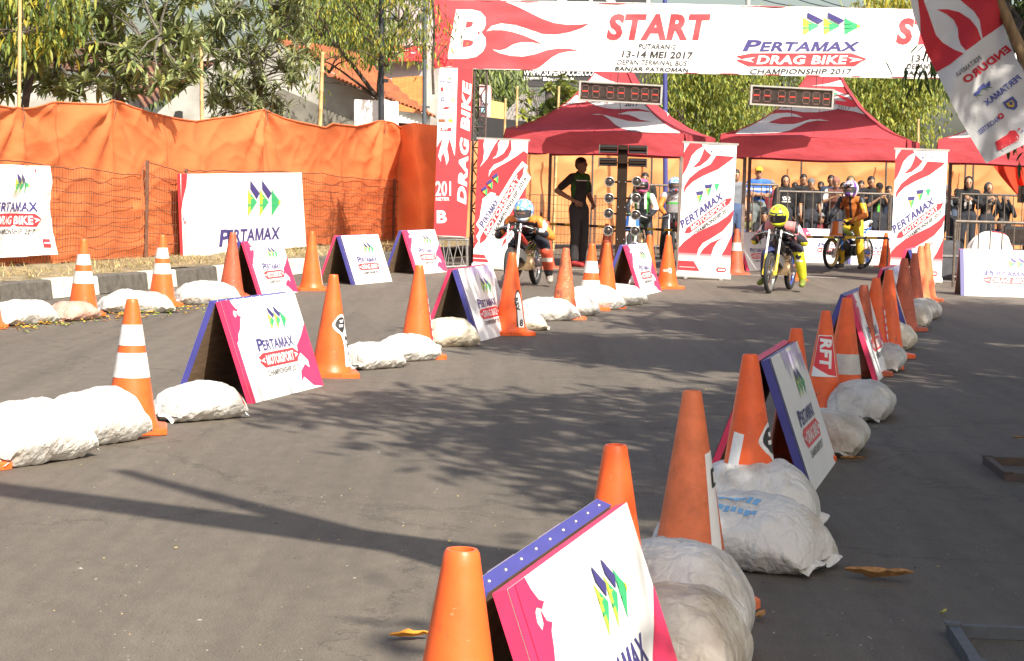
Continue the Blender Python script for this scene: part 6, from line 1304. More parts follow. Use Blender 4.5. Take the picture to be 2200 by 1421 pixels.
def motorcycle(label, loc, rz, forkm, lowm, frame, engine, rims, tailm, plate=None, roll=0., covers=(None, None), fairing=None, tank=None, extra=None, steer=0.):
    t = thing("drag_motorcycle", label, "motorcycle", loc, rz, "drag motorcycles", rot=(0, roll, rz)); f, r, RW = V(0, -.60, .26), V(0, .60, .26), .26
    wheel(t, f, RW, rims[0], .027, CHROME, "front_wheel", covers[0]); wheel(t, r, RW, rims[1], .034, CHROME, "rear_wheel", covers[1])
    for sx in (-1, 1):
        m = MB(); a, b = V(sx * .078, -.615, .25), V(sx * .078, -.355, .80); m.path([a.lerp(b, .42), b], .0135, forkm, 12); m.path([a, a.lerp(b, .06), a.lerp(b, .43), a.lerp(b, .45)], [.015, .018, .018, .016], lowm, 12); m.box(a + V(-sx * .004, -.004, .01), (.03, .045, .05), lowm); m.build("fork_leg", t)
    m = MB(); m.box((0, -.375, .735), (.20, .045, .022), frame); m.box((0, -.345, .795), (.20, .045, .02), frame); m.path([(0, -.375, .71), (0, -.335, .81)], .022, frame, 10); m.build("triple_clamp", t)
    for sx in (-1, 1):
        m = MB(); m.path([(sx * .085, -.345, .775), (sx * .15, -.35, .765), (sx * .24, -.31, .73)], [.012, .012, .012], CHROME, 8); m.build("handlebar", t); m = MB(); m.path([(sx * .15, -.35, .763), (sx * .25, -.305, .727)], .018, RUBBER, 10); m.path([(sx * .15, -.40, .765), (sx * .24, -.38, .735)], .006, ZINC, 6); m.build("grip", t)
    m = MB(); m.path([(0, -.35, .72), (0, -.2, .60), (0, 0, .50), (0, .14, .44)], .027, frame, 10); m.path([(0, -.34, .69), (0, -.27, .50), (0, -.20, .30)], .017, frame, 8)
    for sx in (-1, 1): m.path([(0, .0, .50), (sx * .07, .15, .55), (sx * .075, .45, .62), (sx * .05, .68, .68)], .013, frame, 8); m.path([(sx * .06, .12, .46), (sx * .075, .45, .61)], .010, frame, 8)
    m.build("frame", t); m = MB()
    for sx in (-1, 1): m.beam((sx * .075, .14, .30), (sx * .075, .61, .26), .03, .045, frame)
    m.build("swingarm", t)
    for sx in (-1, 1):
        m = MB(); a, b = V(sx * .10, .55, .29), V(sx * .085, .43, .60); m.path([a, b], .009, CHROME, 8); n = 40; m.path([a.lerp(b, .12 + .6 * i / n) + V(math.cos(i * .95), math.sin(i * .95) * .6, 0) * .023 for i in range(n + 1)], .0045, lowm, 5); m.build("shock", t)
    m = MB(); m.box((0, .03, .30), (.20, .26, .17), engine); m.lathe([(.075, -.12), (.085, -.10), (.085, .10), (.075, .12)], engine, 20, (0, .06, .29), Matrix.Rotation(math.pi / 2, 3, 'Y')); m.build("crankcase", t)
    m = MB(); d = V(0, -.86, .5).normalized()
    for i in range(7):
        c = V(0, -.11, .36) + d * .022 * i; m.box(c, (.15 - .006 * i, .010, .12), M("cylinder_fins", (.10, .095, .09), .5, metal=.4), V(0, 1, 0).rotation_difference(d).to_matrix())
    m.build("cylinder", t); m = MB(); m.box((.07, .0, .43), (.07, .08, .07), engine); m.lathe([(.02, 0), (.034, .02), (.034, .09), (.02, .11)], CHROME, 14, (.07, .05, .44), Matrix.Rotation(-math.pi / 2, 3, 'X')); m.build("carburettor", t)
    m = MB(); m.path([(-.02, -.24, .40), (-.07, -.28, .26), (-.10, -.16, .16), (-.12, .06, .15), (-.13, .26, .20), (-.13, .42, .27), (-.13, .58, .31)], [.018, .022, .045, .058, .046, .02, .018], M("exhaust_steel", (.14, .11, .085), .45, metal=.6, var=.3, scale=8), 14); m.build("exhaust", t, angle=180)
    m = MB(); m.cap((0, .16, .625), (0, .60, .685), .07, .06, tailm, 14, .35, (1, 0, 0)); m.build("seat", t); m = MB(); m.cap((0, .50, .72), (0, .74, .78), .085, .05, tailm, 14, .55, (1, 0, 0)); o = m.build("tail_cowl", t)
    if plate:
        m = MB(); A = Art(); A.text(plate, -.05, .0, .05, .07, INKBLACK, .04, .1, 1); A.emit(m, lambda u, v, of: V(.088 + of, .60 - u, .80 - v)); m.build("number", o)
    m = MB(); m.cap((0, -.20, .64), (0, .06, .55), .062, .055, tank or frame, 14, .9); m.build("fuel_tank", t)
    for sx in (-1, 1): m = MB(); m.path([(sx * .08, .22, .27), (sx * .20, .24, .27)], .011, ZINC, 8); m.build("footpeg", t)
    m = MB(); m.path([(.09, .12, .27), (.10, .5, .235), (.10, .66, .25), (.10, .62, .30), (.10, .2, .32)], .007, STEEL, 5); m.build("chain", t)
    m = MB()
    for k in range(4): m.path([(.05 - k * .03, -.36, .78), (.09 - k * .06, -.43, .70 - k * .02), (.06 - k * .04, -.34, .60), (.03, -.2, .52)], .0055, BLACK, 5)
    m.build("control_cables", t)
    if fairing:
        m = MB(); m.grid(lambda u, v: V((u - .5) * .26 * (1 - .2 * v), -.46 - .06 * math.cos((u - .5) * 3) + .03 * v, .52 + .27 * v), 12, 8, fairing[0], (lambda u, v: fairing[1] if (abs(u - .5) > .28 and v > .2) or v < .12 else fairing[0])); m.build("front_fairing", t, angle=180)
    if extra: extra(t)
    return t
BLK = M("frame_black", (.022, .022, .025), .4, var=.2); FWT = M("fork_white", (.72, .70, .66), .3); FYE = M("fork_yellow", (.68, .52, .04), .4); BRASS = M("engine_bronze", (.30, .21, .12), .45, metal=.5, var=.3, scale=12); RIMS = M("rim_grey", (.30, .29, .27), .35, metal=.7); RIMG = M("rim_gold", (.50, .31, .08), .3, metal=.7); RIMB = M("rim_blue", (.05, .10, .50), .35, metal=.4); BLU = M("bright_blue_paint", (.04, .16, .55), .35); GRN = M("bright_green_paint", (.10, .42, .06), .4); TLW = M("tail_white", (.72, .70, .66), .4); TLD = M("tail_dark", (.03, .03, .035), .5); ORF = M("orange_sticker", (.72, .20, .03), .5)
def place(px, py, dx=0., dy=0.):
    p = G(px, py); return V(p.x + dx, p.y + dy, 0)
# yellow suited rider, moving
f0 = G(1652, 631); hd = V(-.36, -1.0, 0).normalized(); c = f0 - hd * .60; rzY = math.atan2(hd.x, -hd.y)
motorcycle("black drag motorcycle with white and yellow fork ridden by the rider in the yellow helmet", c, rzY, FWT, FYE, BLK, BRASS, (RIMS, RIMB), TLD, tank=BLK)
YEL = suit("suit_yellow", (.62, .58, .03)); PNK = suit("suit_pink", (.62, .22, .22)); SBK = suit("suit_black", (.022, .022, .03)); SWH = suit("suit_white", (.68, .66, .62)); SNV = suit("suit_navy", (.03, .04, .13)); ORS = suit("suit_orange", (.70, .20, .03)); GLV = suit("glove_black", (.02, .02, .022)); RED3 = suit("suit_red", (.55, .08, .04)); LIM = suit("shoe_lime", (.16, .19, .03))
CR_ = dict(pel=(0, .40, .70), che=(0, .12, .80), nek=(0, -.08, .90), hed=(0, -.20, .985), shL=(.185, -.04, .86), elL=(.33, -.10, .66), wrL=(.215, -.28, .745), hiL=(.10, .38, .66), knL=(.24, .02, .50), anL=(.27, .16, .17), toL=(.30, -.02, .10), shR=(-.185, -.04, .86), elR=(-.33, -.10, .66), wrR=(-.215, -.28, .745), hiR=(-.10, .38, .66), knR=(-.20, .04, .48), anR=(-.25, .20, .18), toR=(-.28, .04, .10))
FLY = M("helmet_fluo_yellow", (.62, .68, .02), .25, coat=.5); HRD = M("helmet_red", (.60, .10, .08), .3); VIS = M("visor_black", (.01, .01, .012), .08); VISM = M("visor_mirror", (.05, .05, .055), .1)
def hy(az, el):
    if 17 <= el < 27 and abs(az) < 48: return VISM
    if 38 < el < 60 and 18 < abs(az) < 40: return HRD
    if el > 66 and abs(az) < 30: return GRN
person("person crouched on the front motorcycle in a fluorescent yellow helmet and pink and yellow suit", c, rzY, 1.66, CR_, top=PNK, sleeve='long', legs=YEL, shoe=LIM, helmet=helmet_fn(hy, FLY, VIS, size=1.0, pitch=R(14)), glove=GLV, curl=1.3, vox=.014,
       paint=lambda p: (YEL if abs(p.x) > .30 and p.z < .66 else SBK if (abs(p.x) > .26 and p.y < -.12) or (.20 < abs(p.x) < .24) else SWH if abs(p.x) > .25 and p.z > .8 else SBK if abs(p.x) < .07 else None), lpaint=lambda p: (SNV if p.x < -.02 and p.z < .62 else SBK if p.z > .53 or (.43 < p.z < .49 and p.y < -.03 and .20 < p.x < .28) else SWH if .40 < p.z < .43 and p.y < 0 and p.x > .2 else YEL))
# orange suited rider in the blue helmet, moving
c = G(1148, 612) + V(-.14, -.58, 0); hd = V(-.27, -1, 0).normalized(); rzB = math.atan2(hd.x, -hd.y)
def hugger(t):
    m = MB(); m.grid(lambda u, v: V((u - .5) * .1, .60 - math.cos(R(-10 + 110 * v)) * .285, .26 + math.sin(R(-10 + 110 * v)) * .285), 6, 12, M("hugger_lime", (.40, .45, .06), .4)); m.build("rear_hugger", t, angle=180)
motorcycle("drag motorcycle with white fork and bronze engine ridden by the rider in the blue helmet", c, rzB, FWT, FWT, BLK, BRASS, (RIMS, RIMS), TLD, tank=M("tank_red", (.40, .04, .03), .4), extra=hugger, roll=R(-3))
BLH = M("helmet_sky_blue", (.12, .28, .56), .22, coat=.5); BLH2 = M("helmet_pale_blue", (.50, .60, .72), .25, coat=.5); GRH = M("helmet_grey", (.3, .3, .32), .3)
def hb(az, el):
    n = noise.noise(Vector((az * .03, el * .045, 3)))
    if el < -22 and abs(az) > 24: return LIMEH if abs(az) > 50 else WHT2
    return BLH2 if n > .12 else (LIMEH if n < -.34 else None)
LIMEH = M("helmet_lime", (.42, .50, .10), .3); WHT2 = M("helmet_white", (.70, .69, .68), .25, coat=.5)
JO = dict(CR_); JO.update(elL=(.37, -.05, .66), wrL=(.215, -.28, .745), hed=(.03, -.22, .975), knL=(.27, .05, .47), anL=(.25, .34, .15), toL=(.30, .20, .08))
person("person crouched on a motorcycle in orange suit and sky blue helmet, by the red banner", c, rzB, 1.66, JO, top=ORS, sleeve='long', legs=RED3, shoe=suit("shoe_grey", (.3, .27, .24)), helmet=helmet_fn(hb, BLH, VISM, size=1.02, pitch=R(14), openface=True), glove=GLV, curl=1.3, vox=.014,
       paint=lambda p: (SWH if .26 < abs(p.x) < .31 and p.z > .72 else SBK if p.x < -.24 or (p.x > .22 and p.y < -.16) or (abs(p.x) < .19 and p.z < .84) else None), lpaint=lambda p: (SBK if p.z > .50 or p.z < .22 else SWH if .33 < p.z < .38 and p.x > .2 else None))
# purple helmeted rider astride a parked motorcycle with gold wheels
fr, rr = G(1784, 581), G(1871, 579); mid = V(5.62, 35.25, 0); rzP = R(-37)
motorcycle("drag motorcycle with gold wheels and blue frame standing behind the start line", mid, rzP, M("fork_orange_chrome", (.62, .42, .30), .3), M("fork_silver", (.55, .5, .45), .3), BLU, BLK, (RIMG, RIMG), TLW, plate="05", covers=(None, (TLW, TLW, TLW, ORF, TLW, TLW, BLU)), tank=M("tank_lime", (.36, .46, .06), .4), fairing=(ORF, TLW))
AST = dict(pel=(0, .06, .86), che=(0, -.02, 1.12), nek=(0, -.09, 1.30), hed=(0, -.14, 1.43), shL=(.185, -.07, 1.25), elL=(.29, -.14, 1.02), wrL=(.22, -.38, .90), hiL=(.10, .05, .83), knL=(.17, -.04, .46), anL=(.19, .03, .08), toL=(.22, -.13, .035), shR=(-.185, -.07, 1.25), elR=(-.29, -.14, 1.02), wrR=(-.22, -.38, .90), hiR=(-.10, .05, .83), knR=(-.17, -.04, .46), anR=(-.19, .03, .08), toR=(-.22, -.13, .035))
PUR = M("helmet_purple", (.16, .05, .36), .28, coat=.5); WHH = WHT2
hp = lambda az, el: PUR if (10 < abs(az) < 26 and el > 18) or (abs(az) < 24 and el < -20) or (45 < abs(az) < 70) or (abs(az) > 95 and el > 0) else None
ORD = suit("suit_rust_orange", (.46, .14, .03)); YEL2 = suit("suit_deep_yellow", (.66, .42, .03))
JP = dict(AST); JP.update(wrL=(.10, -.36, .86), elL=(.30, -.16, .98), wrR=(-.30, -.34, .92))
person("person in a white and purple helmet and orange vest standing astride the gold wheeled motorcycle", mid + V(.03, -.10, 0), R(-28), 1.56, JP, top=ORD, sleeve='long', legs=YEL2, shoe=suit("boot_dark", (.04, .035, .03)), helmet=helmet_fn(hp, WHH, VISM, size=1.03, openface=True, peak=M("peak_white", (.72, .70, .74), .35)), glove=GLV, vox=.015, curl=1.0,
       paint=lambda p: (SBK if p.x < -.19 or (abs(p.x) > .16 and p.z > 1.2) else ORS if p.x > .19 and p.z < 1.1 else YEL2 if p.x > .17 else SBK if abs(p.x) < .025 and p.y < 0 else None), boots=False)
# two riders waiting behind the starting lights
cP, cQ = at(1376, 560, 36.8).xy.to_3d(), at(1441, 560, 37.2).xy.to_3d()
motorcycle("drag motorcycle with blue front fairing waiting behind the starting lights", cP + V(-.10, -.1, 0), R(-12), BLU, FWT, GRN, BRASS, (RIMS, RIMS), TLW, fairing=(TLW, BLU), tank=GRN)
motorcycle("drag motorcycle with chrome fork half hidden by the middle rollup banner", cQ + V(.02, -.1, 0), R(-4), CHROME, CHROME, BLK, BRASS, (RIMS, RIMS), TLW, tank=M("tank_red", (.4, .04, .03)))
HPK = M("helmet_pink", (.65, .10, .25), .28, coat=.4); SGR = suit("suit_green", (.06, .36, .06))
person("person in a pink and black helmet and white green suit waiting behind the starting lights", cP, R(-8), 1.50, AST, top=SWH, sleeve='long', legs=SBK, shoe=GLV, helmet=helmet_fn(lambda az, el: BLK if 12 < el < 34 and abs(az) < 70 else HRD if el > 55 else None, HPK, VIS, size=1.0, openface=True), glove=GLV, vox=.015, curl=1.0, paint=lambda p: (SGR if .10 < abs(p.x) < .17 else SBK if p.x < -.22 or p.z < 1.0 or (abs(p.x) < .05) else None), boots=False)
person("person in a blue helmet and grey orange suit beside the middle rollup banner", cQ + V(.02, .05, 0), R(4), 1.54, AST, top=suit("suit_grey", (.38, .38, .40)), sleeve='long', legs=SBK, shoe=GLV, helmet=helmet_fn(lambda az, el: HRD if el < -24 and abs(az) < 12 else BLH2 if noise.noise(Vector((az * .04, el * .05, 7))) > .1 else None, BLH, VISM, size=1.04, openface=True), glove=GLV, vox=.015, curl=1.0, paint=lambda p: (ORS if p.x < -.17 and p.z < 1.22 else SNV if p.x > .2 and p.z < 1.15 else SGR if 1.08 < p.z < 1.12 else None))
# man in black, hand on hip
SHB = fab("shirt_black_polo", (.032, .031, .028)); SHG = fab("shirt_green_yoke", (.035, .10, .02))
JM = dict(elR=(-.26, .24, 1.17), wrR=(-.19, -.06, 1.02), elL=(.22, -.02, 1.12), wrL=(.10, -.20, .98), anL=(.16, .04, .08), toL=(.20, -.13, .035), anR=(-.12, -.02, .08), toR=(-.13, -.20, .035), knL=(.13, -.02, .49), hed=(.0, -.03, 1.575))
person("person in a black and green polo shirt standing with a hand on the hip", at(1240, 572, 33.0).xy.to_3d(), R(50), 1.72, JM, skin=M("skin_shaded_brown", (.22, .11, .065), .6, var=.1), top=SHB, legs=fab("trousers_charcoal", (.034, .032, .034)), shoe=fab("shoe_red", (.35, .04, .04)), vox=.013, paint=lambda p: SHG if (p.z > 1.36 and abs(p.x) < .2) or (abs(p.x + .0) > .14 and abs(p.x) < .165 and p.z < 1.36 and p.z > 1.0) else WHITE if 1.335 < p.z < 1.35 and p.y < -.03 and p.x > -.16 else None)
# spectators
SP = "spectators behind the crowd barrier"
def spec(label, px, ytop, Y=41.8, H=None, rz=None, arms='rail', hx=(0, 0), **k):
    pb = at(px, ytop, Y); H = H or max(1.2, pb.z * 1.0)
    J = {}
    if arms == 'rail':
        zr = 1.13 / (H / 1.7); J = dict(elL=(.26, -.12, min(1.14, zr + .02)), wrL=(.06, -.28, zr + .06), elR=(-.26, -.12, min(1.14, zr + .02)), wrR=(-.05, -.30, zr + .04), nek=(0, -.05, 1.42), hed=(0, -.09, 1.56), che=(0, -.01, 1.22), shL=(.175, -.03, 1.37), shR=(-.175, -.03, 1.37))
    elif arms == 'cross': J = dict(elL=(.24, -.06, 1.12), wrL=(-.05, -.20, 1.16), elR=(-.24, -.06, 1.12), wrR=(.06, -.22, 1.13))
    elif arms == 'sit': J = dict(pel=(0, .08, .16), che=(0, .06, .44), nek=(0, .0, .62), hed=(0, -.04, .76), shL=(.17, .02, .58), shR=(-.17, .02, .58), elL=(.23, -.14, .38), elR=(-.23, -.14, .38), wrL=(.12, -.34, .42), wrR=(-.12, -.34, .42), hiL=(.09, .06, .15), hiR=(-.09, .06, .15), knL=(.15, -.32, .42), knR=(-.15, -.32, .42), anL=(.12, -.40, .06), anR=(-.12, -.40, .06), toL=(.13, -.56, .03), toR=(-.13, -.56, .03))
    if arms == 'sit': H = 1.62
    return person(label, V(pb.x, pb.y, 0), R(random.uniform(-12, 12)) if rz is None else R(rz), H, J, group=SP, headrot=(R(hx[0]), R(hx[1])), vox=.021, **k)
BLKH = fab("hoodie_black", (.02, .02, .022)); GRYH = fab("hoodie_grey", (.16, .17, .19)); BLUS = fab("shirt_blue", (.05, .14, .46)); JEAN = fab("jeans", (.06, .09, .17)); BRN = fab("shirt_brown", (.12, .05, .04)); WHS = fab("shirt_white", (.62, .60, .58)); DKB = fab("jacket_navy", (.03, .04, .07)); OLV = fab("shirt_olive", (.13, .13, .06)); MAR = fab("shirt_maroon", (.18, .03, .04)); GRS = fab("shirt_grey_green", (.12, .16, .15))
spec("person in a blue shirt with a yellow cap and folded arms behind the barrier", 1631, 358, 42.3, arms='cross', top=BLUS, legs=fab("shorts_grey", (.16, .18, .18)), head='cap', headmat=fab("cap_yellow", (.5, .38, .05)), paint=lambda p: WHS if 1.22 < p.z < 1.27 and p.y < 0 else None)
spec("person in a black hoodie with hood up and white chest print", 1688, 378, hx=(-8, 0), top=BLKH, sleeve='long', head='hood', headmat=BLKH, arms='down', paint=lambda p: WHS if p.y < -.06 and ((1.12 < p.z < 1.15 and -.1 < p.x < .12) or (1.17 < p.z < 1.24 and -.08 < p.x < .10 and int(p.x * 40 + p.z * 20) % 2)) else None)
spec("person with swept hair peering over a shoulder left of the knit capped spectator", 1727, 374, 42.6, hx=(15, 0), top=BLKH, sleeve='long', arms='down')
spec("person in a dark shirt and grey knit cap behind the barrier", 1743, 384, 41.7, top=BLKH, head='beanie', headmat=fab("beanie_grey", (.14, .14, .14)), arms='down')
spec("person in a brown vest and brown beanie resting folded arms on the barrier rail", 1795, 380, hx=(0, 14), top=BRN, head='beanie', headmat=fab("beanie_brown", (.26, .12, .09)), paint=lambda p: WHS if abs(p.x) > .17 else None)
spec("person with dark hair half hidden behind the brown beanie", 1786, 376, 42.8, top=DKB, arms='down')
spec("person in an olive trimmed dark hood directly behind the purple helmet", 1829, 378, 42.2, hx=(10, 0), top=BLKH, sleeve='long', head='hood', headmat=fab("hood_olive", (.10, .09, .05)))
spec("bare headed smiling person in a dark shirt beside the right rollup banner", 1871, 377, 42.4, hx=(10, 0), top=BLKH)
spec("person in a black cap leaning on the rail next to the right rollup banner", 1887, 391, 41.7, hx=(0, 10), top=BLKH, head='cap', headmat=BLKH, paint=lambda p: GRN if p.y < -.05 and abs(p.x) < .04 and .95 < p.z < 1.2 else None)
spec("person partly hidden by the left edge of the right rollup banner", 1908, 398, 42, top=DKB)
spec("person in grey shirt and jeans partly hidden by the middle rollup banner's right edge", 1581, 364, 40.6, rz=20, arms='down', top=GRYH, legs=JEAN)
spec("person with short hair in a black and green shirt standing behind the pink helmeted rider", 1386, 371, 39.5, arms='down', top=SHB, paint=lambda p: SGR if -.02 < p.x < .09 and 1.0 < p.z < 1.3 and p.y < 0 else None)
spec("person in a tall black hood with white chest mark near the right rollup banner", 2082, 379, 41.2, top=BLKH, sleeve='long', head='hood', headmat=BLKH, paint=lambda p: WHS if p.y < -.06 and 1.05 < p.z < 1.25 and abs(abs(p.x) - .05) < .018 else None)
spec("person in a black leather jacket and hood leaning on the rail near the red curtain", 2122, 392, 41.4, top=fab("jacket_black", (.025, .025, .027)), sleeve='long', head='hood', headmat=fab("hood_charcoal", (.05, .05, .055)), paint=lambda p: fab("shirt_taupe", (.18, .13, .10)) if abs(p.x) < .06 and p.y < 0 else None)
spec("person in a grey hood close to the right edge of the right rollup banner", 2035, 398, 41.8, top=GRYH, sleeve='long', head='hood', headmat=GRYH)
spec("person in a blue grey jacket between the two hooded spectators at the right", 2056, 404, 42.3, top=fab("jacket_blue_grey", (.10, .13, .2)), sleeve='long')
spec("person in a dark hood half behind the red curtain", 2160, 418, 41.8, top=BLKH, sleeve='long', head='hood', headmat=GRYH)
spec("seated person in an olive shirt beside the tent post, behind the barrier bars", 1608, 460, 42.0, arms='sit', top=OLV, legs=JEAN)
spec("seated person with dark hair left of the yellow helmet behind the bars", 1642, 458, 41.9, arms='sit', top=BLKH)
spec("seated person in a grey bucket hat and grey shirt behind the bars", 1722, 463, 41.9, arms='sit', top=GRYH, head='beanie', headmat=fab("hat_pale_grey", (.38, .37, .35)))
spec("seated person in a maroon shirt and cap behind the bars", 1763, 465, 41.9, arms='sit', top=MAR, head='cap', headmat=GRYH)
spec("seated person in a grey green shirt behind the gold wheeled motorcycle", 1788, 470, 42.0, arms='sit', top=GRS)
spec("seated person in dark clothes at the right behind the low barrier", 2150, 470, 40.8, arms='sit', top=DKB)
spec("person with tousled hair in a bottle green shirt beside the black hoodie", 1708, 392, 42.7, top=fab("shirt_bottle_green", (.04, .13, .07)), arms='down')
spec("person in a white shirt with short hair behind the grey knit cap", 1764, 390, 42.9, top=WHS, arms='down', skin=SKIND)
spec("person in a red shirt just left of the purple helmet", 1812, 392, 42.6, top=fab("shirt_red", (.42, .04, .035)), arms='cross')
spec("person in a pale blue shirt just right of the purple helmet", 1850, 388, 42.8, top=fab("shirt_pale_blue", (.30, .40, .52)), arms='down', hx=(-14, 0))
spec("person in a grey cap and maroon shirt right of the folded arms spectator", 1657, 386, 42.7, top=MAR, head='cap', headmat=GRYH, arms='down', hx=(12, 6))
spec("seated person in a pale shirt low behind the bars at the gap of the boards", 1676, 470, 42.1, arms='sit', top=WHS, skin=SKIND)
# ================================================================== starting light tree
TB = M("light_tree_shaded_brown", (.022, .0125, .008), .8, var=.25, scale=10, spec=.15); LENS = M("lamp_lens", (.035, .028, .026), .25); SILV = M("lamp_reflector", (.42, .40, .38), .35, metal=.6)  # post brown is darkened, shade on its front is in the colour
YT = 29.4; cT = at(1330, 605, YT); cT.z = 0
t = thing("starting_light_tree", "brown drag race starting light post with two columns of round lamps", "starting lights", cT)
def tz(y): return at(1340, y, YT).z
m = MB(); m.box((0, 0, (tz(312) + .02) / 2), (.135, .10, tz(312) - .02), TB); m.build("post", t, smooth=False)
m = MB()
for y in (320, 350): m.box((0, -.07, tz(y)), (.64, .10, .022), TB)
m.build("top_hood_rail", t, smooth=False)
for y in (321, 349):
    for sx in (-1, 1):
        m = MB(); z = tz(y); m.box((sx * .205, -.02, z), (.25, .13, .115), TB); m.box((sx * .205, -.09, z - .04), (.24, .012, .02), BLACK); m.box((sx * .205, -.09, z + .035), (.24, .012, .02), BLACK); m.build("stage_lamp_box", t, smooth=False)
        m = MB(); m.box((sx * .332, -.03, z - .01), (.012, .15, .13), M("bare_edge_metal", (.10, .08, .06), .6)); m.build("lamp_box_end", t, smooth=False)
m = MB()
for z in (.2, .55, 1.0, 1.35):
    for sx in (-1, 1): m.ell((sx * .045, -.052, z), .009, ZINC, n=6, m=4)
m.build("rivets", t)
RX = Matrix.Rotation(math.pi / 2, 3, 'X')
for sx, ys in ((-1, (392, 427, 460, 497)), (1, (390, 426, 462, 496, 530))):
    for y in ys:
        z = tz(y); x = sx * .19 + .01; o = None
        m = MB(); m.lathe([(.03, .02), (.055, .0), (.068, .035), (.070, .05), (.066, .052), (.05, .02), (.02, .01)], SILV, 20, (x, -.03, z), RX, capb=False, capt=False); o = m.build("lamp", t)
        m = MB(); m.ell((x, -.07, z), (.047, .026, .047), LENS, None, 14, 8); m.build("bulb", o)
        m = MB(); m.path([(sx * .06, -.01, z), (x - sx * .05, -.01, z)], .014, TB, 8); m.lathe([(.026, 0), (.028, .05)], BLACK, 12, (x, .03, z), RX); m.build("lamp_holder", o)
m = MB(); m.path([(-.045, -.02, .02), (-.04, -.02, .42)], .02, M("fluo_yellow_green", (.45, .62, .04), .5), 8); m.build("marker_stick", t)
m = MB(); m.box((0, 0, .015), (.5, .4, .03), TB); m.build("base_plate", t, smooth=False)
# ================================================================== barriers, boom, pit clutter
BRR = M("barrier_steel", (.13, .105, .085), .55, var=.35, scale=20, metal=.3)
def barrier(label, a, b, z):
    a, b = Vector(a), Vector(b); d = (b - a); L = d.length; t = thing("crowd_barrier", label, "barrier", a, math.atan2(d.y, d.x), "steel crowd barriers"); m = MB()
    m.path([(0, 0, .02), (0, 0, z)], .02, BRR, 8); m.path([(L, 0, .02), (L, 0, z)], .02, BRR, 8); m.path([(0, 0, z), (L, 0, z)], .022, BRR, 8); m.path([(0, 0, .16), (L, 0, .16)], .02, BRR, 8); m.build("frame", t)
    for i in range(1, int(L / .16)):
        m = MB(); x = i * L / int(L / .16); m.path([(x, 0, .16), (x, 0, z)], .011, BRR, 6); m.build("bar", t)
    for x in (.25, L - .25): m = MB(); m.beam((x, -.28, .02), (x, .28, .02), .04, .02, BRR); m.beam((x, 0, .02), (x, 0, .16), .03, .03, BRR); m.build("foot", t)
    return t
def flat(px, Y): return at(px, 480, Y).xy.to_3d()
barrier("crowd barrier behind the yellow helmeted rider", flat(1672, 41), flat(1908, 41.1), 1.24); barrier("crowd barrier left of the tent post behind the middle rollup banner", flat(1440, 40.6), flat(1668, 40.9), 1.36); barrier("crowd barrier hidden mostly by the right rollup banner", flat(1912, 41), flat(2058, 40.6), 1.2); barrier("crowd barrier in front of the hooded spectators at the right", flat(2062, 40.4), flat(2290, 40), 1.28); barrier("crowd barrier behind the starting lights and pink helmet", flat(1372, 39), flat(1436, 39.2), 1.30)
barrier("low crowd barrier close behind the white board at the right edge", G(2047, 620) + V(0, 0, 0), G(2300, 627), .93)
BY = M("boom_yellow", (.60, .40, .03), .5); BK = M("boom_black", (.03, .028, .025), .5)
def boom(label, p, q, n):
    p, q = Vector(p), Vector(q); t = thing("boom_pole", label, "pole", p, group="yellow and black poles across the lanes"); m = MB()
    for i in range(n): m.path([(q - p) * (i / n), (q - p) * ((i + 1) / n)], .021, BY if i % 2 else BK, 8)
    m.build("striped_pole", t)
    for k in (0, 1): m = MB(); b = (q - p) * k; m.path([b, V(b.x, b.y, -p.z + .01)], .015, BRR, 6); m.box((b.x, b.y, -p.z + .012), (.2, .2, .02), BRR); m.build("stand", t)
boom("yellow and black striped pole at waist height behind the starting lights", at(1160, 480, 34.2), at(1462, 496, 34.0), 17)
boom("dark orange striped pole in front of the gold wheeled motorcycle", at(1700, 509, 33.4), at(1908, 512, 33.2), 9)
t = thing("red_curtain", "bright red cloth gathered into folds at the right edge under the tent", "cloth", at(2200, 600, 36).xy.to_3d()); m = MB(); c = Vector(t.location); RC = cloth("curtain_red", (.66, .05, .02), .3, var=.1, bump=.3)
def cur(u, v):
    x0 = 2132 + 78 * v ** 1.2; px = x0 + (2260 - x0) * u; py = 352 + 92 * v + 12 * u * v; return at(px, py, 36 + .09 * math.sin(u * 22 + v * 5) * (1 - .5 * u) + .3 * u) - c
m.grid(cur, 70, 40, RC); m.build("cloth", t, angle=180); m = MB(); m.path([cur(0, 0) + V(-.2, 0, .02), cur(1, 0) + V(.3, 0, .02)], .02, STEEL, 6); m.build("rail", t)
t = thing("loudspeaker", "black loudspeaker box at the right edge before the red curtain", "loudspeaker", at(2192, 600, 34.5).xy.to_3d()); m = MB(); c = Vector(t.location); p = at(2204, 418, 34.5) - c; m.box(p, (.22, .25, .28), BLACK, taper=.94); m.build("cabinet", t, smooth=False); m = MB(); m.box(p + V(-.01, -.128, .06), (.17, .012, .12), M("speaker_grille", (.14, .14, .14), .6)); m.build("grille", t, smooth=False); m = MB(); m.path([V(p.x, p.y, .0), V(p.x, p.y, p.z - .14)], .02, BLACK, 8); m.build("stand", t)
t = thing("covered_generator", "bundle under white and dark red cloth behind the low barrier at the right", "covered bundle", at(2105, 590, 31.2).xy.to_3d()); c = Vector(t.location); m = MB()
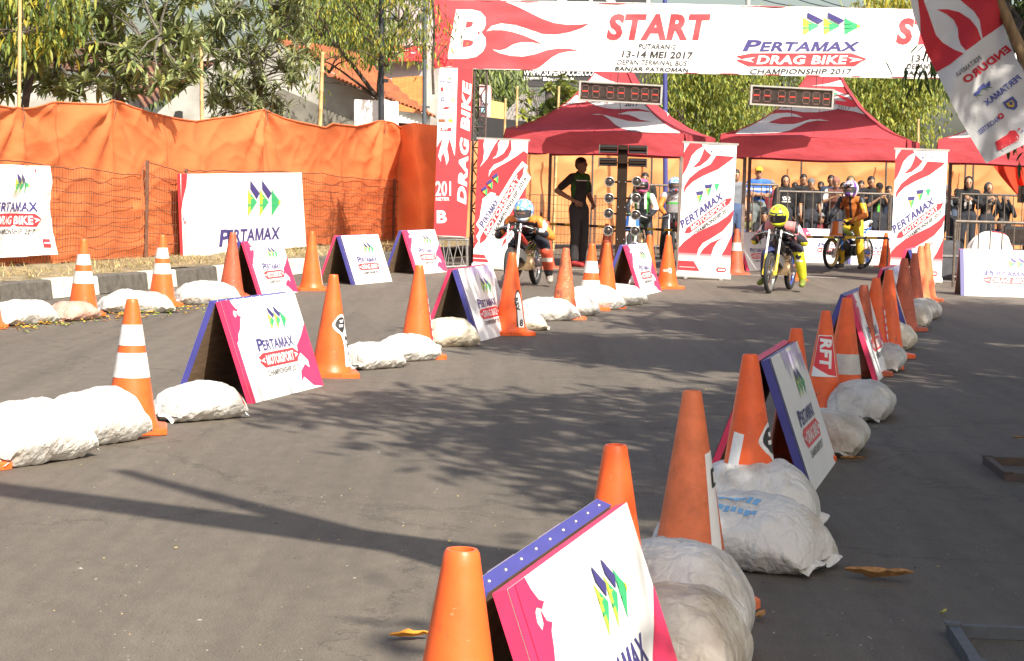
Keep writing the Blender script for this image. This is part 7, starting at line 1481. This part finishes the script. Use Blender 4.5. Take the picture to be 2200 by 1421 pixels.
def bun(u, v):
    a = u * math.pi * 2; r = .40 * math.sin(v * math.pi / 2) ** .7; n_ = 1 + .22 * noise.noise(Vector((math.cos(a) * 2, math.sin(a) * 2, v * 3))); return V(math.cos(a) * r * n_ * 1.05 + .15, math.sin(a) * r * .5 * n_, .02 + .62 * math.cos(v * math.pi / 2) ** .8 * (1 + .2 * math.sin(a * 2 + 1)))
m.grid(bun, 60, 24, WHS, lambda u, v: cloth("cover_dark_red", (.30, .03, .04), .1) if (v > .62 and not .45 < u < .68) or u < .25 else cloth("cover_white", (.7, .68, .66), .1)); m.build("cover", t, angle=180)
m = MB(); m.box((.55, .25, .70), (.34, .25, .28), BLACK); m.box((.55, .12, .70), (.28, .012, .2), DISP); m.build("monitor", t, smooth=False)
t = thing("tool_case", "dark grey case on the ground beside the right rollup banner", "case", at(2033, 585, 32).xy.to_3d()); m = MB(); m.box((0, 0, .3), (.34, .3, .58), M("case_grey", (.07, .07, .08), .6, var=.3), taper=.97); m.build("case_body", t, smooth=False); m = MB(); m.box((0, -.155, .36), (.30, .012, .03), ZINC); m.path([(-.08, 0, .59), (-.07, 0, .64), (.07, 0, .64), (.08, 0, .59)], .012, BLACK, 6); m.build("handle", t)
# leaning poles out of frame on the right whose long shadows cross the foreground
t = thing("banner_pole", "tall leaning pole with a narrow cloth streamer beside the road on the right", "pole", (3.5, 5.2, 0)); b = Vector(t.location); tip = Vector((-3.0, 9.25, 0)); hh = 7.0; T_ = tip + SUND * (hh / SUND.z) - b
m = MB(); m.path([T_ * (k / 10) for k in range(11)], .05, BAM, 10); m.build("shaft", t); m = MB(); sd_ = T_.cross(SUND).normalized() * .32
m.grid(lambda u, v: T_ * (.30 + .68 * u) + sd_ * (v - .05) * (1 - .4 * u), 24, 4, WHS); m.build("streamer", t)
t = thing("banner_pole", "thin unseen leaning pole added on the right to cast a branch shadow streak", "pole", (1.9, 4.5, 0)); b = Vector(t.location); tip = Vector((-1.75, 9.45, 0)); T_ = tip + SUND * (6.5 / SUND.z) - b  # added out of view to cast the narrower streak of a branch
m = MB(); m.path([T_ * (k / 10) for k in range(11)], .055, BAM, 10); m.build("shaft", t); m = MB(); sd_ = T_.cross(SUND).normalized() * .2
m.grid(lambda u, v: T_ * (.55 + .43 * u) + sd_ * (v - .05) * (1 - .8 * u), 24, 4, WHS); m.build("streamer", t)
